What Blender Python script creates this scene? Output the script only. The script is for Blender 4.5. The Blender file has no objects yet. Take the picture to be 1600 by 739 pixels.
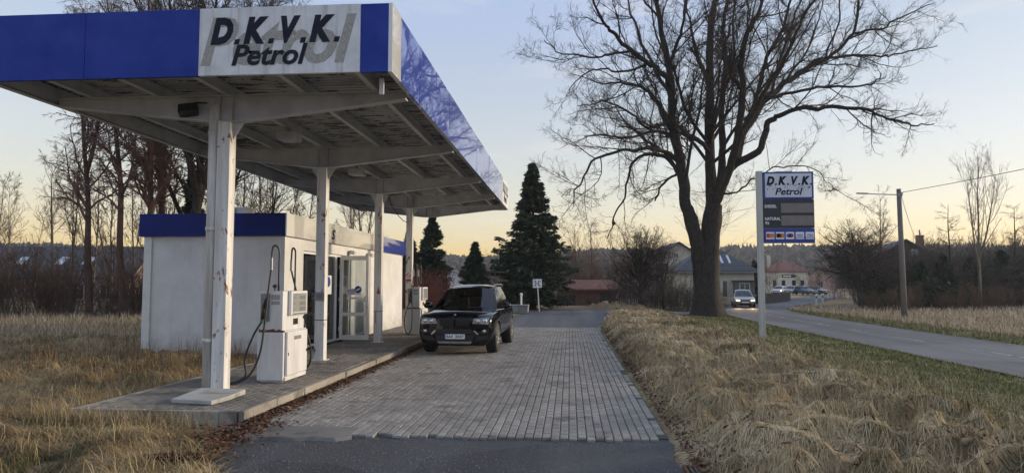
import bpy, bmesh, math, random
import numpy as np
from mathutils import Vector, Matrix
from mathutils.bvhtree import BVHTree

R = math.radians
SC = bpy.context.scene
COL = SC.collection

# ------------------------------------------------------------------ camera, sky, sun, exposure
EYE = 1.75
cam_d = bpy.data.cameras.new('camera')
cam_d.sensor_width = 36.0
cam_d.lens = 1100.0 / 1600.0 * 36.0
cam_d.clip_start = 0.05
cam_d.clip_end = 5000.0
cam = bpy.data.objects.new('camera', cam_d)
COL.objects.link(cam)
cam.location = (0, 0, EYE)
cam.rotation_euler = (R(90 + 3.77), 0, R(4.67))
SC.camera = cam

SUN_AZ = 78.0      # degrees to the right of the station's long axis (+Y), the afterglow
SUN_EL = 1.6
w = bpy.data.worlds.new('World')
SC.world = w
w.use_nodes = True
nt = w.node_tree
nt.nodes.clear()
n_out = nt.nodes.new('ShaderNodeOutputWorld')
n_bg = nt.nodes.new('ShaderNodeBackground')
n_sky = nt.nodes.new('ShaderNodeTexSky')
n_sky.sky_type = 'NISHITA'
n_sky.sun_disc = False
n_sky.sun_elevation = R(SUN_EL)
n_sky.sun_rotation = R(SUN_AZ)
n_sky.altitude = 400
n_sky.air_density = 1.0
n_sky.dust_density = 0.6
n_sky.ozone_density = 1.6
n_bg.inputs['Strength'].default_value = 0.15
# evening sky graded softer: the afterglow of a clear winter dusk, less contrast between glow and zenith
n_gam = nt.nodes.new('ShaderNodeGamma')
n_gam.inputs['Gamma'].default_value = 0.48
n_hs = nt.nodes.new('ShaderNodeHueSaturation')
n_hs.inputs['Saturation'].default_value = 1.34
nt.links.new(n_sky.outputs[0], n_gam.inputs['Color'])
nt.links.new(n_gam.outputs[0], n_hs.inputs['Color'])
n_tint = nt.nodes.new('ShaderNodeMix')
n_tint.data_type = 'RGBA'
n_tint.blend_type = 'MULTIPLY'
n_tint.inputs[0].default_value = 1.0
n_tint.inputs[7].default_value = (1.08, 0.955, 0.98, 1)
nt.links.new(n_hs.outputs[0], n_tint.inputs[6])
n_lit = nt.nodes.new('ShaderNodeMix')          # high sky raised to an even pale blue, added as light from overhead
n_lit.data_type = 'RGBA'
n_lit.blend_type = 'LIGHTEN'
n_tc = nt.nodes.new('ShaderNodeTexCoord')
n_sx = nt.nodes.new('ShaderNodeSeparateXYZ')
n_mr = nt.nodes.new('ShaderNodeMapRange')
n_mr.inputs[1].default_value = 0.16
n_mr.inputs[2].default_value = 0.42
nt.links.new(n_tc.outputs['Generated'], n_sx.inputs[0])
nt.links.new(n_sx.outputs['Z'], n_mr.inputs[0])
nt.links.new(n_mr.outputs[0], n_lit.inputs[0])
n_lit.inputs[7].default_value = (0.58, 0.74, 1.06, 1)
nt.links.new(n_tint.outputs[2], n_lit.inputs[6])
n_back = nt.nodes.new('ShaderNodeMapRange')     # unseen sky behind the camera mixed to blue, added to cool front faces
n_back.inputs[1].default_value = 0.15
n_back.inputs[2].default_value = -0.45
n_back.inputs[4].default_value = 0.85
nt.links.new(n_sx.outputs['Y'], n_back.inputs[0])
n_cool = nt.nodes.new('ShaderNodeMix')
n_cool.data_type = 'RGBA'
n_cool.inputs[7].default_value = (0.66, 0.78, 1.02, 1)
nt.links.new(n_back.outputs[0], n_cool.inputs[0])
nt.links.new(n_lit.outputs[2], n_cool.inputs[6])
# faint wisps of high cloud
n_map = nt.nodes.new('ShaderNodeMapping')
n_map.inputs['Scale'].default_value = (1.6, 1.6, 13.0)
n_map.inputs['Rotation'].default_value = (R(4), R(-6), 0)
n_cl = nt.nodes.new('ShaderNodeTexNoise')
n_cl.inputs['Scale'].default_value = 2.2
n_cl.inputs['Detail'].default_value = 6
n_cl.inputs['Distortion'].default_value = 0.5
n_cr = nt.nodes.new('ShaderNodeMapRange')
n_cr.inputs[1].default_value = 0.56
n_cr.inputs[2].default_value = 0.78
n_cr.inputs[4].default_value = 0.34
n_cm = nt.nodes.new('ShaderNodeMix')
n_cm.data_type = 'RGBA'
n_cm.inputs[7].default_value = (1.20, 1.12, 1.04, 1)
nt.links.new(n_tc.outputs['Generated'], n_map.inputs['Vector'])
nt.links.new(n_map.outputs[0], n_cl.inputs['Vector'])
nt.links.new(n_cl.outputs['Fac'], n_cr.inputs[0])
nt.links.new(n_cr.outputs[0], n_cm.inputs[0])
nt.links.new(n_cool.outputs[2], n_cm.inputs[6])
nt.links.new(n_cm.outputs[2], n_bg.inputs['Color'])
nt.links.new(n_bg.outputs[0], n_out.inputs['Surface'])

sun_d = bpy.data.lights.new('sun', 'SUN')
sun_d.energy = 0.75
sun_d.angle = R(13)
sun_d.color = (1.0, 0.84, 0.62)
sun = bpy.data.objects.new('sun', sun_d)
COL.objects.link(sun)
_az = R(SUN_AZ - 10)
_el = R(11.0)
_dir = Vector((math.sin(_az) * math.cos(_el), math.cos(_az) * math.cos(_el), math.sin(_el)))
sun.rotation_euler = _dir.to_track_quat('Z', 'Y').to_euler()
sun.location = (60, 60, 40)

SC.view_settings.view_transform = 'Standard'
SC.view_settings.look = 'None'
SC.view_settings.exposure = 2.40
SC.view_settings.gamma = 1.0
SC.view_settings.use_curve_mapping = False
SC.cycles.max_bounces = 6
SC.cycles.diffuse_bounces = 4
SC.cycles.glossy_bounces = 3
SC.cycles.transparent_max_bounces = 8
SC.cycles.use_denoising = True

# ------------------------------------------------------------------ helpers: objects
def tag(o, label=None, cat=None, group=None, kind=None):
    if label: o['label'] = label
    if cat: o['category'] = cat
    if group: o['group'] = group
    if kind: o['kind'] = kind
    return o

def thing(name, label, cat, loc=(0, 0, 0), rz=0.0, group=None):
    o = bpy.data.objects.new(name, None)
    COL.objects.link(o)
    o.empty_display_size = 0.2
    o.location = loc
    o.rotation_euler = (0, 0, rz)
    return tag(o, label, cat, group)

def copy_tree(o, parent=None):
    c = o.copy()
    COL.objects.link(c)
    c.parent = parent
    for ch in list(o.children):
        copy_tree(ch, c)
    return c

def link(name, me, mats, parent=None):
    o = bpy.data.objects.new(name, me)
    COL.objects.link(o)
    if not isinstance(mats, (list, tuple)): mats = [mats]
    for m in mats: me.materials.append(m)
    if parent: o.parent = parent
    return o

def np_mesh(name, V, faces, mats, parent=None, smooth=False, midx=None):
    """V (N,3); faces: list of int arrays (M,k)."""
    me = bpy.data.meshes.new(name)
    V = np.asarray(V, dtype=np.float32)
    me.vertices.add(len(V))
    me.vertices.foreach_set('co', V.ravel())
    faces = [np.asarray(f, dtype=np.int32) for f in faces if len(f)]
    nl = sum(f.size for f in faces)
    nf = sum(len(f) for f in faces)
    me.loops.add(nl)
    me.loops.foreach_set('vertex_index', np.concatenate([f.ravel() for f in faces]))
    me.polygons.add(nf)
    tot = np.concatenate([np.full(len(f), f.shape[1], dtype=np.int32) for f in faces])
    st = np.zeros(nf, dtype=np.int32)
    st[1:] = np.cumsum(tot)[:-1]
    me.polygons.foreach_set('loop_start', st)
    me.polygons.foreach_set('loop_total', tot)
    if midx is not None:
        me.polygons.foreach_set('material_index', np.asarray(midx, dtype=np.int32))
    me.polygons.foreach_set('use_smooth', np.full(nf, smooth, dtype=bool))
    me.update(calc_edges=True)
    return link(name, me, mats, parent)

def world_loc(p):
    v = Vector((0, 0, 0))
    while p is not None:
        v += p.location
        p = p.parent
    return v

class MB:
    """Collects faces and builds ONE mesh object."""
    def __init__(s):
        s.v = []; s.f = []; s.m = []; s.mi = 0
    def mat(s, i):
        s.mi = i; return s
    def add(s, vs, fs):
        b = len(s.v)
        s.v += [tuple(x) for x in vs]
        s.f += [tuple(b + i for i in f) for f in fs]
        s.m += [s.mi] * len(fs)
        return s
    def box(s, x0, x1, y0, y1, z0, z1):
        vs = [(x0, y0, z0), (x1, y0, z0), (x1, y1, z0), (x0, y1, z0), (x0, y0, z1), (x1, y0, z1), (x1, y1, z1), (x0, y1, z1)]
        return s.add(vs, [(0, 3, 2, 1), (4, 5, 6, 7), (0, 1, 5, 4), (1, 2, 6, 5), (2, 3, 7, 6), (3, 0, 4, 7)])
    def obox(s, c, ax, ay, az):
        """box from centre and three half-axis vectors"""
        c, ax, ay, az = map(Vector, (c, ax, ay, az))
        vs = []
        for sz in (-1, 1):
            for sx, sy in ((-1, -1), (1, -1), (1, 1), (-1, 1)):
                vs.append(c + ax * sx + ay * sy + az * sz)
        return s.add(vs, [(0, 3, 2, 1), (4, 5, 6, 7), (0, 1, 5, 4), (1, 2, 6, 5), (2, 3, 7, 6), (3, 0, 4, 7)])
    def prism(s, poly, d):
        """extrude a planar 3D polygon by vector d"""
        n = len(poly); d = Vector(d)
        vs = [Vector(p) for p in poly] + [Vector(p) + d for p in poly]
        fs = [tuple(range(n - 1, -1, -1)), tuple(range(n, 2 * n))]
        for i in range(n):
            j = (i + 1) % n
            fs.append((i, j, n + j, n + i))
        return s.add(vs, fs)
    def tube(s, pts, r, n=8, cap=True):
        pts = [Vector(p) for p in pts]
        rs = r if isinstance(r, (list, tuple)) else [r] * len(pts)
        vs = []; fs = []
        prev = None
        for i, p in enumerate(pts):
            t = (pts[min(i + 1, len(pts) - 1)] - pts[max(i - 1, 0)]).normalized()
            if prev is None:
                a = Vector((0, 0, 1)) if abs(t.z) < 0.9 else Vector((1, 0, 0))
                u = t.cross(a).normalized()
            else:
                u = (prev - t * prev.dot(t)).normalized()
            prev = u
            v = t.cross(u)
            for k in range(n):
                an = 2 * math.pi * k / n
                vs.append(p + (u * math.cos(an) + v * math.sin(an)) * rs[i])
        for i in range(len(pts) - 1):
            for k in range(n):
                k2 = (k + 1) % n
                fs.append((i * n + k, i * n + k2, (i + 1) * n + k2, (i + 1) * n + k))
        if cap:
            fs.append(tuple(range(n - 1, -1, -1)))
            m = (len(pts) - 1) * n
            fs.append(tuple(range(m, m + n)))
        return s.add(vs, fs)
    def cyl(s, p0, p1, r0, r1=None, n=12):
        return s.tube([p0, p1], [r0, r0 if r1 is None else r1], n)
    def lathe(s, prof, c, axis='z', n=20):
        """prof: list of (r, h); c centre; axis of revolution"""
        vs = []; fs = []
        for r, h in prof:
            for k in range(n):
                a = 2 * math.pi * k / n
                q = (r * math.cos(a), r * math.sin(a), h)
                if axis == 'x': q = (q[2], q[0], q[1])
                if axis == 'y': q = (q[1], q[2], q[0])
                vs.append((c[0] + q[0], c[1] + q[1], c[2] + q[2]))
        for i in range(len(prof) - 1):
            for k in range(n):
                k2 = (k + 1) % n
                fs.append((i * n + k, i * n + k2, (i + 1) * n + k2, (i + 1) * n + k))
        fs.append(tuple(range(n - 1, -1, -1)))
        m = (len(prof) - 1) * n
        fs.append(tuple(range(m, m + n)))
        return s.add(vs, fs)
    def grid(s, f, ns, nt):
        vs = [f(i / ns, j / nt) for j in range(nt + 1) for i in range(ns + 1)]
        fs = [(j * (ns + 1) + i, j * (ns + 1) + i + 1, (j + 1) * (ns + 1) + i + 1, (j + 1) * (ns + 1) + i) for j in range(nt) for i in range(ns)]
        return s.add(vs, fs)
    def build(s, name, mats, parent=None, world=False, smooth=False, bevel=0.0, fixn=True):
        me = bpy.data.meshes.new(name)
        off = world_loc(parent) if (world and parent) else Vector((0, 0, 0))
        me.from_pydata([(v[0] - off.x, v[1] - off.y, v[2] - off.z) for v in s.v], [], s.f)
        me.polygons.foreach_set('material_index', s.m)
        if smooth: me.polygons.foreach_set('use_smooth', [True] * len(s.f))
        if fixn:
            bm = bmesh.new(); bm.from_mesh(me)
            bmesh.ops.recalc_face_normals(bm, faces=bm.faces)
            bm.to_mesh(me); bm.free()
        me.update()
        o = link(name, me, mats, parent)
        if bevel > 0:
            b = o.modifiers.new('Bevel', 'BEVEL')
            b.width = bevel; b.segments = 2; b.limit_method = 'ANGLE'
        return o

def text_mesh(txt, size, shear=0.0, bold=0.0, depth=0.004, space=1.0):
    """lettering as plain vertices and faces, in the XY plane, left-bottom at 0"""
    c = bpy.data.curves.new('lettering', 'FONT')
    c.body = txt; c.size = size; c.shear = shear; c.offset = bold; c.extrude = depth / 2; c.resolution_u = 3
    c.space_character = space
    o = bpy.data.objects.new('lettering', c)
    COL.objects.link(o)
    dg = bpy.context.evaluated_depsgraph_get()
    me = bpy.data.meshes.new_from_object(o.evaluated_get(dg))
    V = [v.co.copy() for v in me.vertices]
    F = [tuple(p.vertices) for p in me.polygons]
    bpy.data.objects.remove(o); bpy.data.meshes.remove(me); bpy.data.curves.remove(c)
    return V, F

def put_text(mb, txt, org, xd, yd, width=None, height=None, shear=0.0, bold=0.0, depth=0.006, space=1.0):
    """fit the lettering in a box width x height at org on the plane (xd, yd)"""
    V, F = text_mesh(txt, 1.0, shear, bold, depth, space)
    x0 = min(v.x for v in V); x1 = max(v.x for v in V); y0 = min(v.y for v in V); y1 = max(v.y for v in V)
    sy = height / (y1 - y0) if height else width / (x1 - x0)
    sx = width / (x1 - x0) if width else sy
    org, xd, yd = Vector(org), Vector(xd), Vector(yd)
    nd = xd.cross(yd)
    mb.add([org + xd * ((v.x - x0) * sx) + yd * ((v.y - y0) * sy) + nd * (v.z + depth / 2) for v in V], F)

CAMQ = cam.rotation_euler.to_matrix()
def sight(u, v, Y):
    """world point at depth Y on the line of sight through a point of the photograph (1600 wide)"""
    d = CAMQ @ Vector(((u - 800) / 1100, (369.5 - v) / 1100, -1))
    return Vector((0, 0, EYE)) + d * (Y / d.y)

# ------------------------------------------------------------------ helpers: noise
def vnoise(x, y, seed=0):
    x = np.asarray(x, float); y = np.asarray(y, float)
    xi = np.floor(x).astype(np.int64); yi = np.floor(y).astype(np.int64)
    fx = x - xi; fy = y - yi
    fx = fx * fx * (3 - 2 * fx); fy = fy * fy * (3 - 2 * fy)
    def h(a, b):
        n = (a * 374761393 + b * 668265263 + seed * 974711) & 0x7fffffff
        n = ((n ^ (n >> 13)) * 1274126177) & 0x7fffffff
        return ((n ^ (n >> 16)) & 0xffff) / 65535.0
    return (h(xi, yi) * (1 - fx) + h(xi + 1, yi) * fx) * (1 - fy) + (h(xi, yi + 1) * (1 - fx) + h(xi + 1, yi + 1) * fx) * fy

def fbm(x, y, seed=0, o=3):
    r = 0; a = 0.5; t = 0
    for k in range(o):
        r = r + a * vnoise(x * 2 ** k, y * 2 ** k, seed + k * 7); t += a; a *= 0.5
    return r / t

def sstep(a, b, x):
    t = np.clip((np.asarray(x, float) - a) / (b - a), 0, 1)
    return t * t * (3 - 2 * t)

# road centre line (a country road that bends right behind the big tree), half width 2.5 m
ROAD = np.array([(12.2, -60), (12.2, -20), (12.2, 0), (12.2, 20), (12.15, 33), (12.4, 43), (13.1, 51), (14.8, 58.5), (17.6, 65.5), (21.8, 74), (26.5, 84), (32.0, 97), (38.5, 112), (46.0, 128), (56, 142), (70, 156), (95, 170), (140, 182), (220, 196)], float)
def catmull(P, per=8):
    P = np.asarray(P, float); out = []
    Q = np.vstack([2 * P[0] - P[1], P, 2 * P[-1] - P[-2]])
    for i in range(1, len(Q) - 2):
        p0, p1, p2, p3 = Q[i - 1:i + 3]
        for k in range(per):
            t = k / per
            out.append(0.5 * ((2 * p1) + (-p0 + p2) * t + (2 * p0 - 5 * p1 + 4 * p2 - p3) * t * t + (-p0 + 3 * p1 - 3 * p2 + p3) * t ** 3))
    out.append(P[-1])
    return np.array(out)
ROADC = catmull(ROAD, 6)
def road_dist(x, y):
    """signed-less distance from the road's centre line"""
    x = np.asarray(x, float); y = np.asarray(y, float)
    d = np.full(np.broadcast(x, y).shape, 1e9)
    for a, b in zip(ROADC[:-1], ROADC[1:]):
        ab = b - a; L = ab @ ab
        t = np.clip(((x - a[0]) * ab[0] + (y - a[1]) * ab[1]) / L, 0, 1)
        d = np.minimum(d, np.hypot(x - a[0] - t * ab[0], y - a[1] - t * ab[1]))
    return d

def base_h(x, y):
    """smooth lie of the land, without tufts"""
    x = np.asarray(x, float); y = np.asarray(y, float)
    return -0.26 * sstep(4.5, 8.6, x) - 0.08 * sstep(45, 80, y) * sstep(2, 9, x) + 0.10 * sstep(-6.6, -9.0, x)

def on_hard(x, y, m=0.0):
    """1 where paving, asphalt or island lie"""
    x = np.asarray(x, float); y = np.asarray(y, float)
    xr = 1.08 + 0.15 * (y < 6.9) + np.where(y > 28, 0.12 * (y - 28), 0)
    a = (x > -6.3 - m) & (x < xr + m) & (y > 8.4 - m) & (y < 46 + m)
    edge = -2.9 - 1.4 * (y - 6.4)
    b = (x < 1.08 + m) & (y <= 8.4) & (x > np.clip(-4.1 + 0.9 * (8.6 - y) * 0.55, -4.2, -2.0) - m)
    c = (x > -40) & (x < 7 + m) & (y > 40) & (y < 47 + m)
    return a | b | c

def tuft(x, y):
    """matted dry grass ridges on the verge and lumps elsewhere"""
    x = np.asarray(x, float); y = np.asarray(y, float)
    wx = x + 0.9 * (fbm(x * 0.5, y * 0.5, 3) - 0.5); wy = y + 1.6 * (fbm(x * 0.4, y * 0.4, 9) - 0.5)
    n = fbm(wx * 0.95, wy * 1.75, 11, 3)
    rid = 1 - np.abs(2 * n - 1)
    n2 = fbm(wx * 2.4, wy * 3.4, 21, 2)
    rid2 = 1 - np.abs(2 * n2 - 1)
    rs = sstep(.55, .98, rid); rs2 = sstep(.5, .95, rid2)
    m_right = sstep(1.15, 1.9, x) * (1 - sstep(4.2, 6.4, x))
    m_edge = sstep(9.5, 8.7, x) * sstep(1.1, 1.5, x)
    hr = m_right * (0.015 + 0.205 * rs + 0.115 * rs2 * (0.5 + rs)) + m_edge * 0.03 * rid2
    m_left = sstep(-6.4, -7.2, x) + sstep(8.0, 7.0, y) * sstep(-3.4, -4.4, x)
    hl = np.clip(m_left, 0, 1) * (0.20 * rs + 0.10 * rs2 - .08)
    far = sstep(15.4, 16.7, x) * 0.10 * (rid - 0.4)
    return hr + hl + far

def ground_h(x, y):
    return base_h(x, y) + np.where(on_hard(x, y, 0.0), -0.03, tuft(x, y) * np.where(road_dist(x, y) < 2.7, 0, 1)) - 0.02

def gz(x, y):
    return float(ground_h(np.array([x]), np.array([y]))[0])

# ------------------------------------------------------------------ helpers: branching plants
def _norm(a):
    return a / np.maximum(np.linalg.norm(a, axis=-1, keepdims=True), 1e-9)

def shoots(rng, pos, d, L, r0, n, wob, up, r1=0.35, curl=None):
    """K polylines of n points"""
    K = len(pos)
    PL = np.zeros((K, n, 3)); PL[:, 0] = pos
    d = _norm(d); st = (L / (n - 1))[:, None]
    for i in range(1, n):
        d = d + wob * rng.normal(size=(K, 3))
        d[:, 2] += up
        d = _norm(d)
        PL[:, i] = PL[:, i - 1] + d * st
    t = np.linspace(0, 1, n)[None, :]
    RAD = r0[:, None] * (1 - t * (1 - r1))
    return PL, RAD

def spawn(rng, par, c, tmin=0.25, tmax=1.0, ang=(30, 60), lr=0.5, n=4, wob=0.15, up=0.05, rr=0.6, rmin=0.004, Labs=None, taper=0.55, r1=0.35, flat=0.0):
    PL, RAD = par
    K, m, _ = PL.shape
    P = np.repeat(np.arange(K), c)
    t = rng.uniform(tmin, tmax, len(P))
    q = t * (m - 1); i = np.minimum(q.astype(int), m - 2); f = (q - i)[:, None]
    a = PL[P, i]; b = PL[P, i + 1]
    pos = a * (1 - f) + b * f
    tan = _norm(b - a)
    rv = rng.normal(size=(len(P), 3)); rv[:, 2] *= (1 - flat)
    per = _norm(rv - tan * (rv * tan).sum(1, keepdims=True))
    an = np.radians(rng.uniform(ang[0], ang[1], len(P)))[:, None]
    d = tan * np.cos(an) + per * np.sin(an)
    Lp = np.linalg.norm(np.diff(PL, axis=1), axis=2).sum(1)[P]
    L = (Lp * lr if Labs is None else np.full(len(P), Labs)) * (1 - taper * t) * rng.uniform(0.55, 1.25, len(P))
    rp = RAD[P, i] * (1 - f[:, 0]) + RAD[P, i + 1] * f[:, 0]
    r0 = np.maximum(np.minimum(rp * rr, L * 0.03 + 0.004), rmin)
    return shoots(rng, pos, d, L, r0, n, wob, up, r1)

def tubes(parts):
    """parts: list of ((PL, RAD), sides) -> V, F4"""
    VV = []; FF = []; off = 0
    for (PL, RAD), s in parts:
        K, n, _ = PL.shape
        if K == 0: continue
        T = np.empty_like(PL)
        T[:, 1:-1] = PL[:, 2:] - PL[:, :-2]; T[:, 0] = PL[:, 1] - PL[:, 0]; T[:, -1] = PL[:, -1] - PL[:, -2]
        T = _norm(T)
        mean = _norm(PL[:, -1] - PL[:, 0])
        ref = np.where(np.abs(mean[:, 2:3]) < 0.8, np.array([[0, 0, 1.0]]), np.array([[1.0, 0.13, 0]]))[:, None, :]
        U = _norm(np.cross(T, np.broadcast_to(ref, T.shape)))
        W = np.cross(T, U)
        an = 2 * np.pi * np.arange(s) / s
        ring = PL[:, :, None, :] + RAD[:, :, None, None] * (U[:, :, None, :] * np.cos(an)[None, None, :, None] + W[:, :, None, :] * np.sin(an)[None, None, :, None])
        VV.append(ring.reshape(-1, 3))
        k = np.arange(K)[:, None, None] * (n * s); i = np.arange(n - 1)[None, :, None] * s; j = np.arange(s)[None, None, :]; j2 = (j + 1) % s
        F = np.stack([k + i + j, k + i + j2, k + i + s + j2, k + i + s + j], -1).reshape(-1, 4) + off
        FF.append(F); off += K * n * s
    return np.vstack(VV), np.vstack(FF)

def one(P, r0, r1, per=5):
    """one limb through control points, as a (PL, RAD) pair"""
    C = catmull(np.asarray(P, float), per)
    t = np.linspace(0, 1, len(C))
    return C[None], (r0 * (1 - t) + r1 * t)[None]

def merge_cards(C, A, B):
    """C (N,3) centres, A and B (N,3) half-vectors -> diamond quads"""
    V = np.stack([C - A, C + B, C + A, C - B], 1).reshape(-1, 3)
    F = np.arange(len(C) * 4).reshape(-1, 4)
    return V, F

def blades(rng, base, ang, L, wd, lean, bend):
    """grass blades: 5 verts each (two quads merged to quad + tri)"""
    N = len(base)
    d = np.stack([np.cos(ang), np.sin(ang), np.zeros(N)], 1)
    sd = np.stack([-np.sin(ang), np.cos(ang), np.zeros(N)], 1)
    up = np.array([0, 0, 1.0])
    a1 = lean; a2 = lean + bend
    p1 = base + (d * np.sin(a1)[:, None] + up * np.cos(a1)[:, None]) * (L * 0.5)[:, None]
    p2 = p1 + (d * np.sin(a2)[:, None] + up * np.cos(a2)[:, None]) * (L * 0.5)[:, None]
    w_ = wd[:, None]
    V = np.stack([base - sd * w_, base + sd * w_, p1 + sd * w_ * 0.75, p1 - sd * w_ * 0.75, p2], 1).reshape(-1, 3)
    k = np.arange(N)[:, None] * 5
    return V, k + np.array([[0, 1, 2, 3]]), k + np.array([[3, 2, 4]])

def drape(rng, base, ang, L, wd, lift, turn, k=4):
    """grass lying on the tufts: strips of k+1 pairs that follow the ground, 2(k+1) verts each"""
    N = len(base); x = base[:, 0].copy(); y = base[:, 1].copy(); a = ang.copy()
    rows = []
    for j in range(k + 1):
        t = j / k
        z = ground_h(x, y) + lift * np.sin(np.pi * (0.12 + 0.80 * t)) + .004
        w_ = wd * (1 - .8 * t)
        sx, sy = -np.sin(a) * w_, np.cos(a) * w_
        rows.append(np.stack([x - sx, y - sy, z], 1)); rows.append(np.stack([x + sx, y + sy, z], 1))
        x = x + np.cos(a) * L / k; y = y + np.sin(a) * L / k; a = a + turn / k
    V = np.stack(rows, 1).reshape(-1, 3)
    q = np.array([[2 * j, 2 * j + 1, 2 * j + 3, 2 * j + 2] for j in range(k)])
    F = (np.arange(N)[:, None, None] * (2 * (k + 1)) + q[None]).reshape(-1, 4)
    return V, F
def tone(o, vals):
    at = o.data.attributes.new('tone', 'FLOAT', 'POINT')
    at.data.foreach_set('value', np.asarray(vals, dtype=np.float32))

# ------------------------------------------------------------------ materials
class NT:
    def __init__(s, name):
        s.m = bpy.data.materials.new(name); s.m.use_nodes = True
        s.t = s.m.node_tree; s.b = s.t.nodes['Principled BSDF']
        s.out = s.t.nodes['Material Output']
    def n(s, k, **kw):
        nd = s.t.nodes.new('ShaderNode' + k)
        for a, v in kw.items():
            if a in nd.inputs: nd.inputs[a].default_value = v
            else: setattr(nd, a, v)
        return nd
    def l(s, a, b): s.t.links.new(a, b)
    def coord(s, scale=(1, 1, 1), kind='Object'):
        tc = s.n('TexCoord'); mp = s.n('Mapping'); mp.inputs['Scale'].default_value = scale
        s.l(tc.outputs[kind], mp.inputs['Vector']); return mp.outputs[0]
    def noise(s, scale, detail=4, vec=None, rough=0.55, dist=0.0):
        nd = s.n('TexNoise'); nd.inputs['Scale'].default_value = scale; nd.inputs['Detail'].default_value = detail
        nd.inputs['Roughness'].default_value = rough; nd.inputs['Distortion'].default_value = dist
        if vec is not None: s.l(vec, nd.inputs['Vector'])
        return nd.outputs['Fac']
    def ramp(s, fac, stops):
        r = s.n('ValToRGB'); e = r.color_ramp.elements
        while len(e) < len(stops): e.new(0.5)
        for el, (p, c) in zip(e, stops):
            el.position = p; el.color = (c[0], c[1], c[2], 1) if not isinstance(c, (int, float)) else (c, c, c, 1)
        s.l(fac, r.inputs['Fac']); return r.outputs['Color']
    def mix(s, fac, a, b, mode='MIX'):
        x = s.n('Mix', data_type='RGBA', blend_type=mode)
        for sock, val in ((x.inputs[0], fac), (x.inputs[6], a), (x.inputs[7], b)):
            if hasattr(val, 'is_linked') or hasattr(val, 'links'): s.l(val, sock)
            elif isinstance(val, (int, float)): sock.default_value = val
            else: sock.default_value = (*val, 1)
        return x.outputs[2]
    def math(s, op, a, b=0.0):
        x = s.n('Math', operation=op)
        for sock, val in ((x.inputs[0], a), (x.inputs[1], b)):
            if hasattr(val, 'links'): s.l(val, sock)
            else: sock.default_value = val
        return x.outputs[0]
    def bump(s, h, strength=0.3, dist=0.02):
        b = s.n('Bump'); b.inputs['Strength'].default_value = strength; b.inputs['Distance'].default_value = dist
        s.l(h, b.inputs['Height']); s.l(b.outputs[0], s.b.inputs['Normal'])
    def col(s, c):
        if hasattr(c, 'links'): s.l(c, s.b.inputs['Base Color'])
        else: s.b.inputs['Base Color'].default_value = (*c, 1)
    def set(s, **kw):
        for k, v in kw.items():
            s.b.inputs[k.replace('_', ' ')].default_value = v
        return s
    def rnd(s):
        return s.n('NewGeometry').outputs['Random Per Island']

def simple(name, c, rough=0.6, var=0.12, scale=6.0, metal=0.0, coat=0.0, bump=0.0, spec=0.5):
    s = NT(name)
    v = s.noise(scale, 5, s.coord())
    lo = tuple(max(0, x * (1 - var)) for x in c); hi = tuple(min(1, x * (1 + var)) for x in c)
    s.col(s.ramp(v, [(0.3, lo), (0.7, hi)]))
    s.set(Roughness=rough, Metallic=metal, Coat_Weight=coat)
    s.b.inputs['Specular IOR Level'].default_value = spec
    if bump: s.bump(s.noise(scale * 8, 4, s.coord()), bump, 0.01)
    return s.m

M = {}
# asphalt: dark aggregate with worn patches
def asphalt(name, base, light, seed_scale=1.0, rough=0.75):
    s = NT(name); c = s.coord()
    fine = s.noise(160, 3, c); big = s.noise(0.7 * seed_scale, 5, c)
    sp = s.n('TexVoronoi'); sp.inputs['Scale'].default_value = 55; s.l(c, sp.inputs['Vector'])
    chips = s.ramp(sp.outputs['Distance'], [(0.0, (light[0] * 3.4, light[1] * 3.3, light[2] * 3.2)), (0.22, light), (0.5, base)])
    col = s.mix(s.ramp(big, [(0.35, 0.0), (0.7, 0.75)]), chips, light)
    col = s.mix(s.ramp(fine, [(0.4, 0.0), (0.65, 0.55)]), col, base)
    cr = s.n('TexVoronoi', feature='DISTANCE_TO_EDGE'); cr.inputs['Scale'].default_value = 0.75
    dv = s.n('VectorMath', operation='ADD'); nz = s.n('TexNoise'); nz.inputs['Scale'].default_value = 2.5; nz.inputs['Detail'].default_value = 6
    s.l(c, nz.inputs['Vector']); s.l(c, dv.inputs[0]); sc_ = s.n('VectorMath', operation='SCALE'); sc_.inputs['Scale'].default_value = 0.5
    s.l(nz.outputs['Color'], sc_.inputs[0]); s.l(sc_.outputs[0], dv.inputs[1]); s.l(dv.outputs[0], cr.inputs['Vector'])
    crm = s.math('MULTIPLY', s.ramp(cr.outputs['Distance'], [(0.0, 0.9), (0.012, 0.0)]), s.ramp(s.noise(0.8, 3, c), [(0.45, 0.0), (0.6, 1.0)]))
    col = s.mix(crm, col, tuple(k * 0.35 for k in base))
    trk = s.noise(1.0, 5, s.coord((1.1, 0.035, 1)), 0.6)
    col = s.mix(s.ramp(trk, [(0.40, 0.0), (0.60, 0.75)]), col, tuple(k * 0.55 for k in base))
    pt = s.n('TexVoronoi'); pt.inputs['Scale'].default_value = 0.22; s.l(c, pt.inputs['Vector'])
    sx_ = s.n('SeparateXYZ'); s.l(pt.outputs['Color'], sx_.inputs[0])
    col = s.mix(s.ramp(sx_.outputs['X'], [(0.70, 0.0), (0.72, 0.5)]), col, tuple(k * 1.7 for k in base))
    s.col(col); s.set(Roughness=rough)
    s.bump(s.math('ADD', fine, sp.outputs['Distance']), 0.5, 0.012)
    return s.m
M['asphalt_near'] = asphalt('worn_dark_asphalt', (0.040, 0.041, 0.044), (0.095, 0.096, 0.10))
M['asphalt_road'] = asphalt('road_asphalt', (0.085, 0.087, 0.093), (0.14, 0.142, 0.15), 0.5, 0.75)

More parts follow.
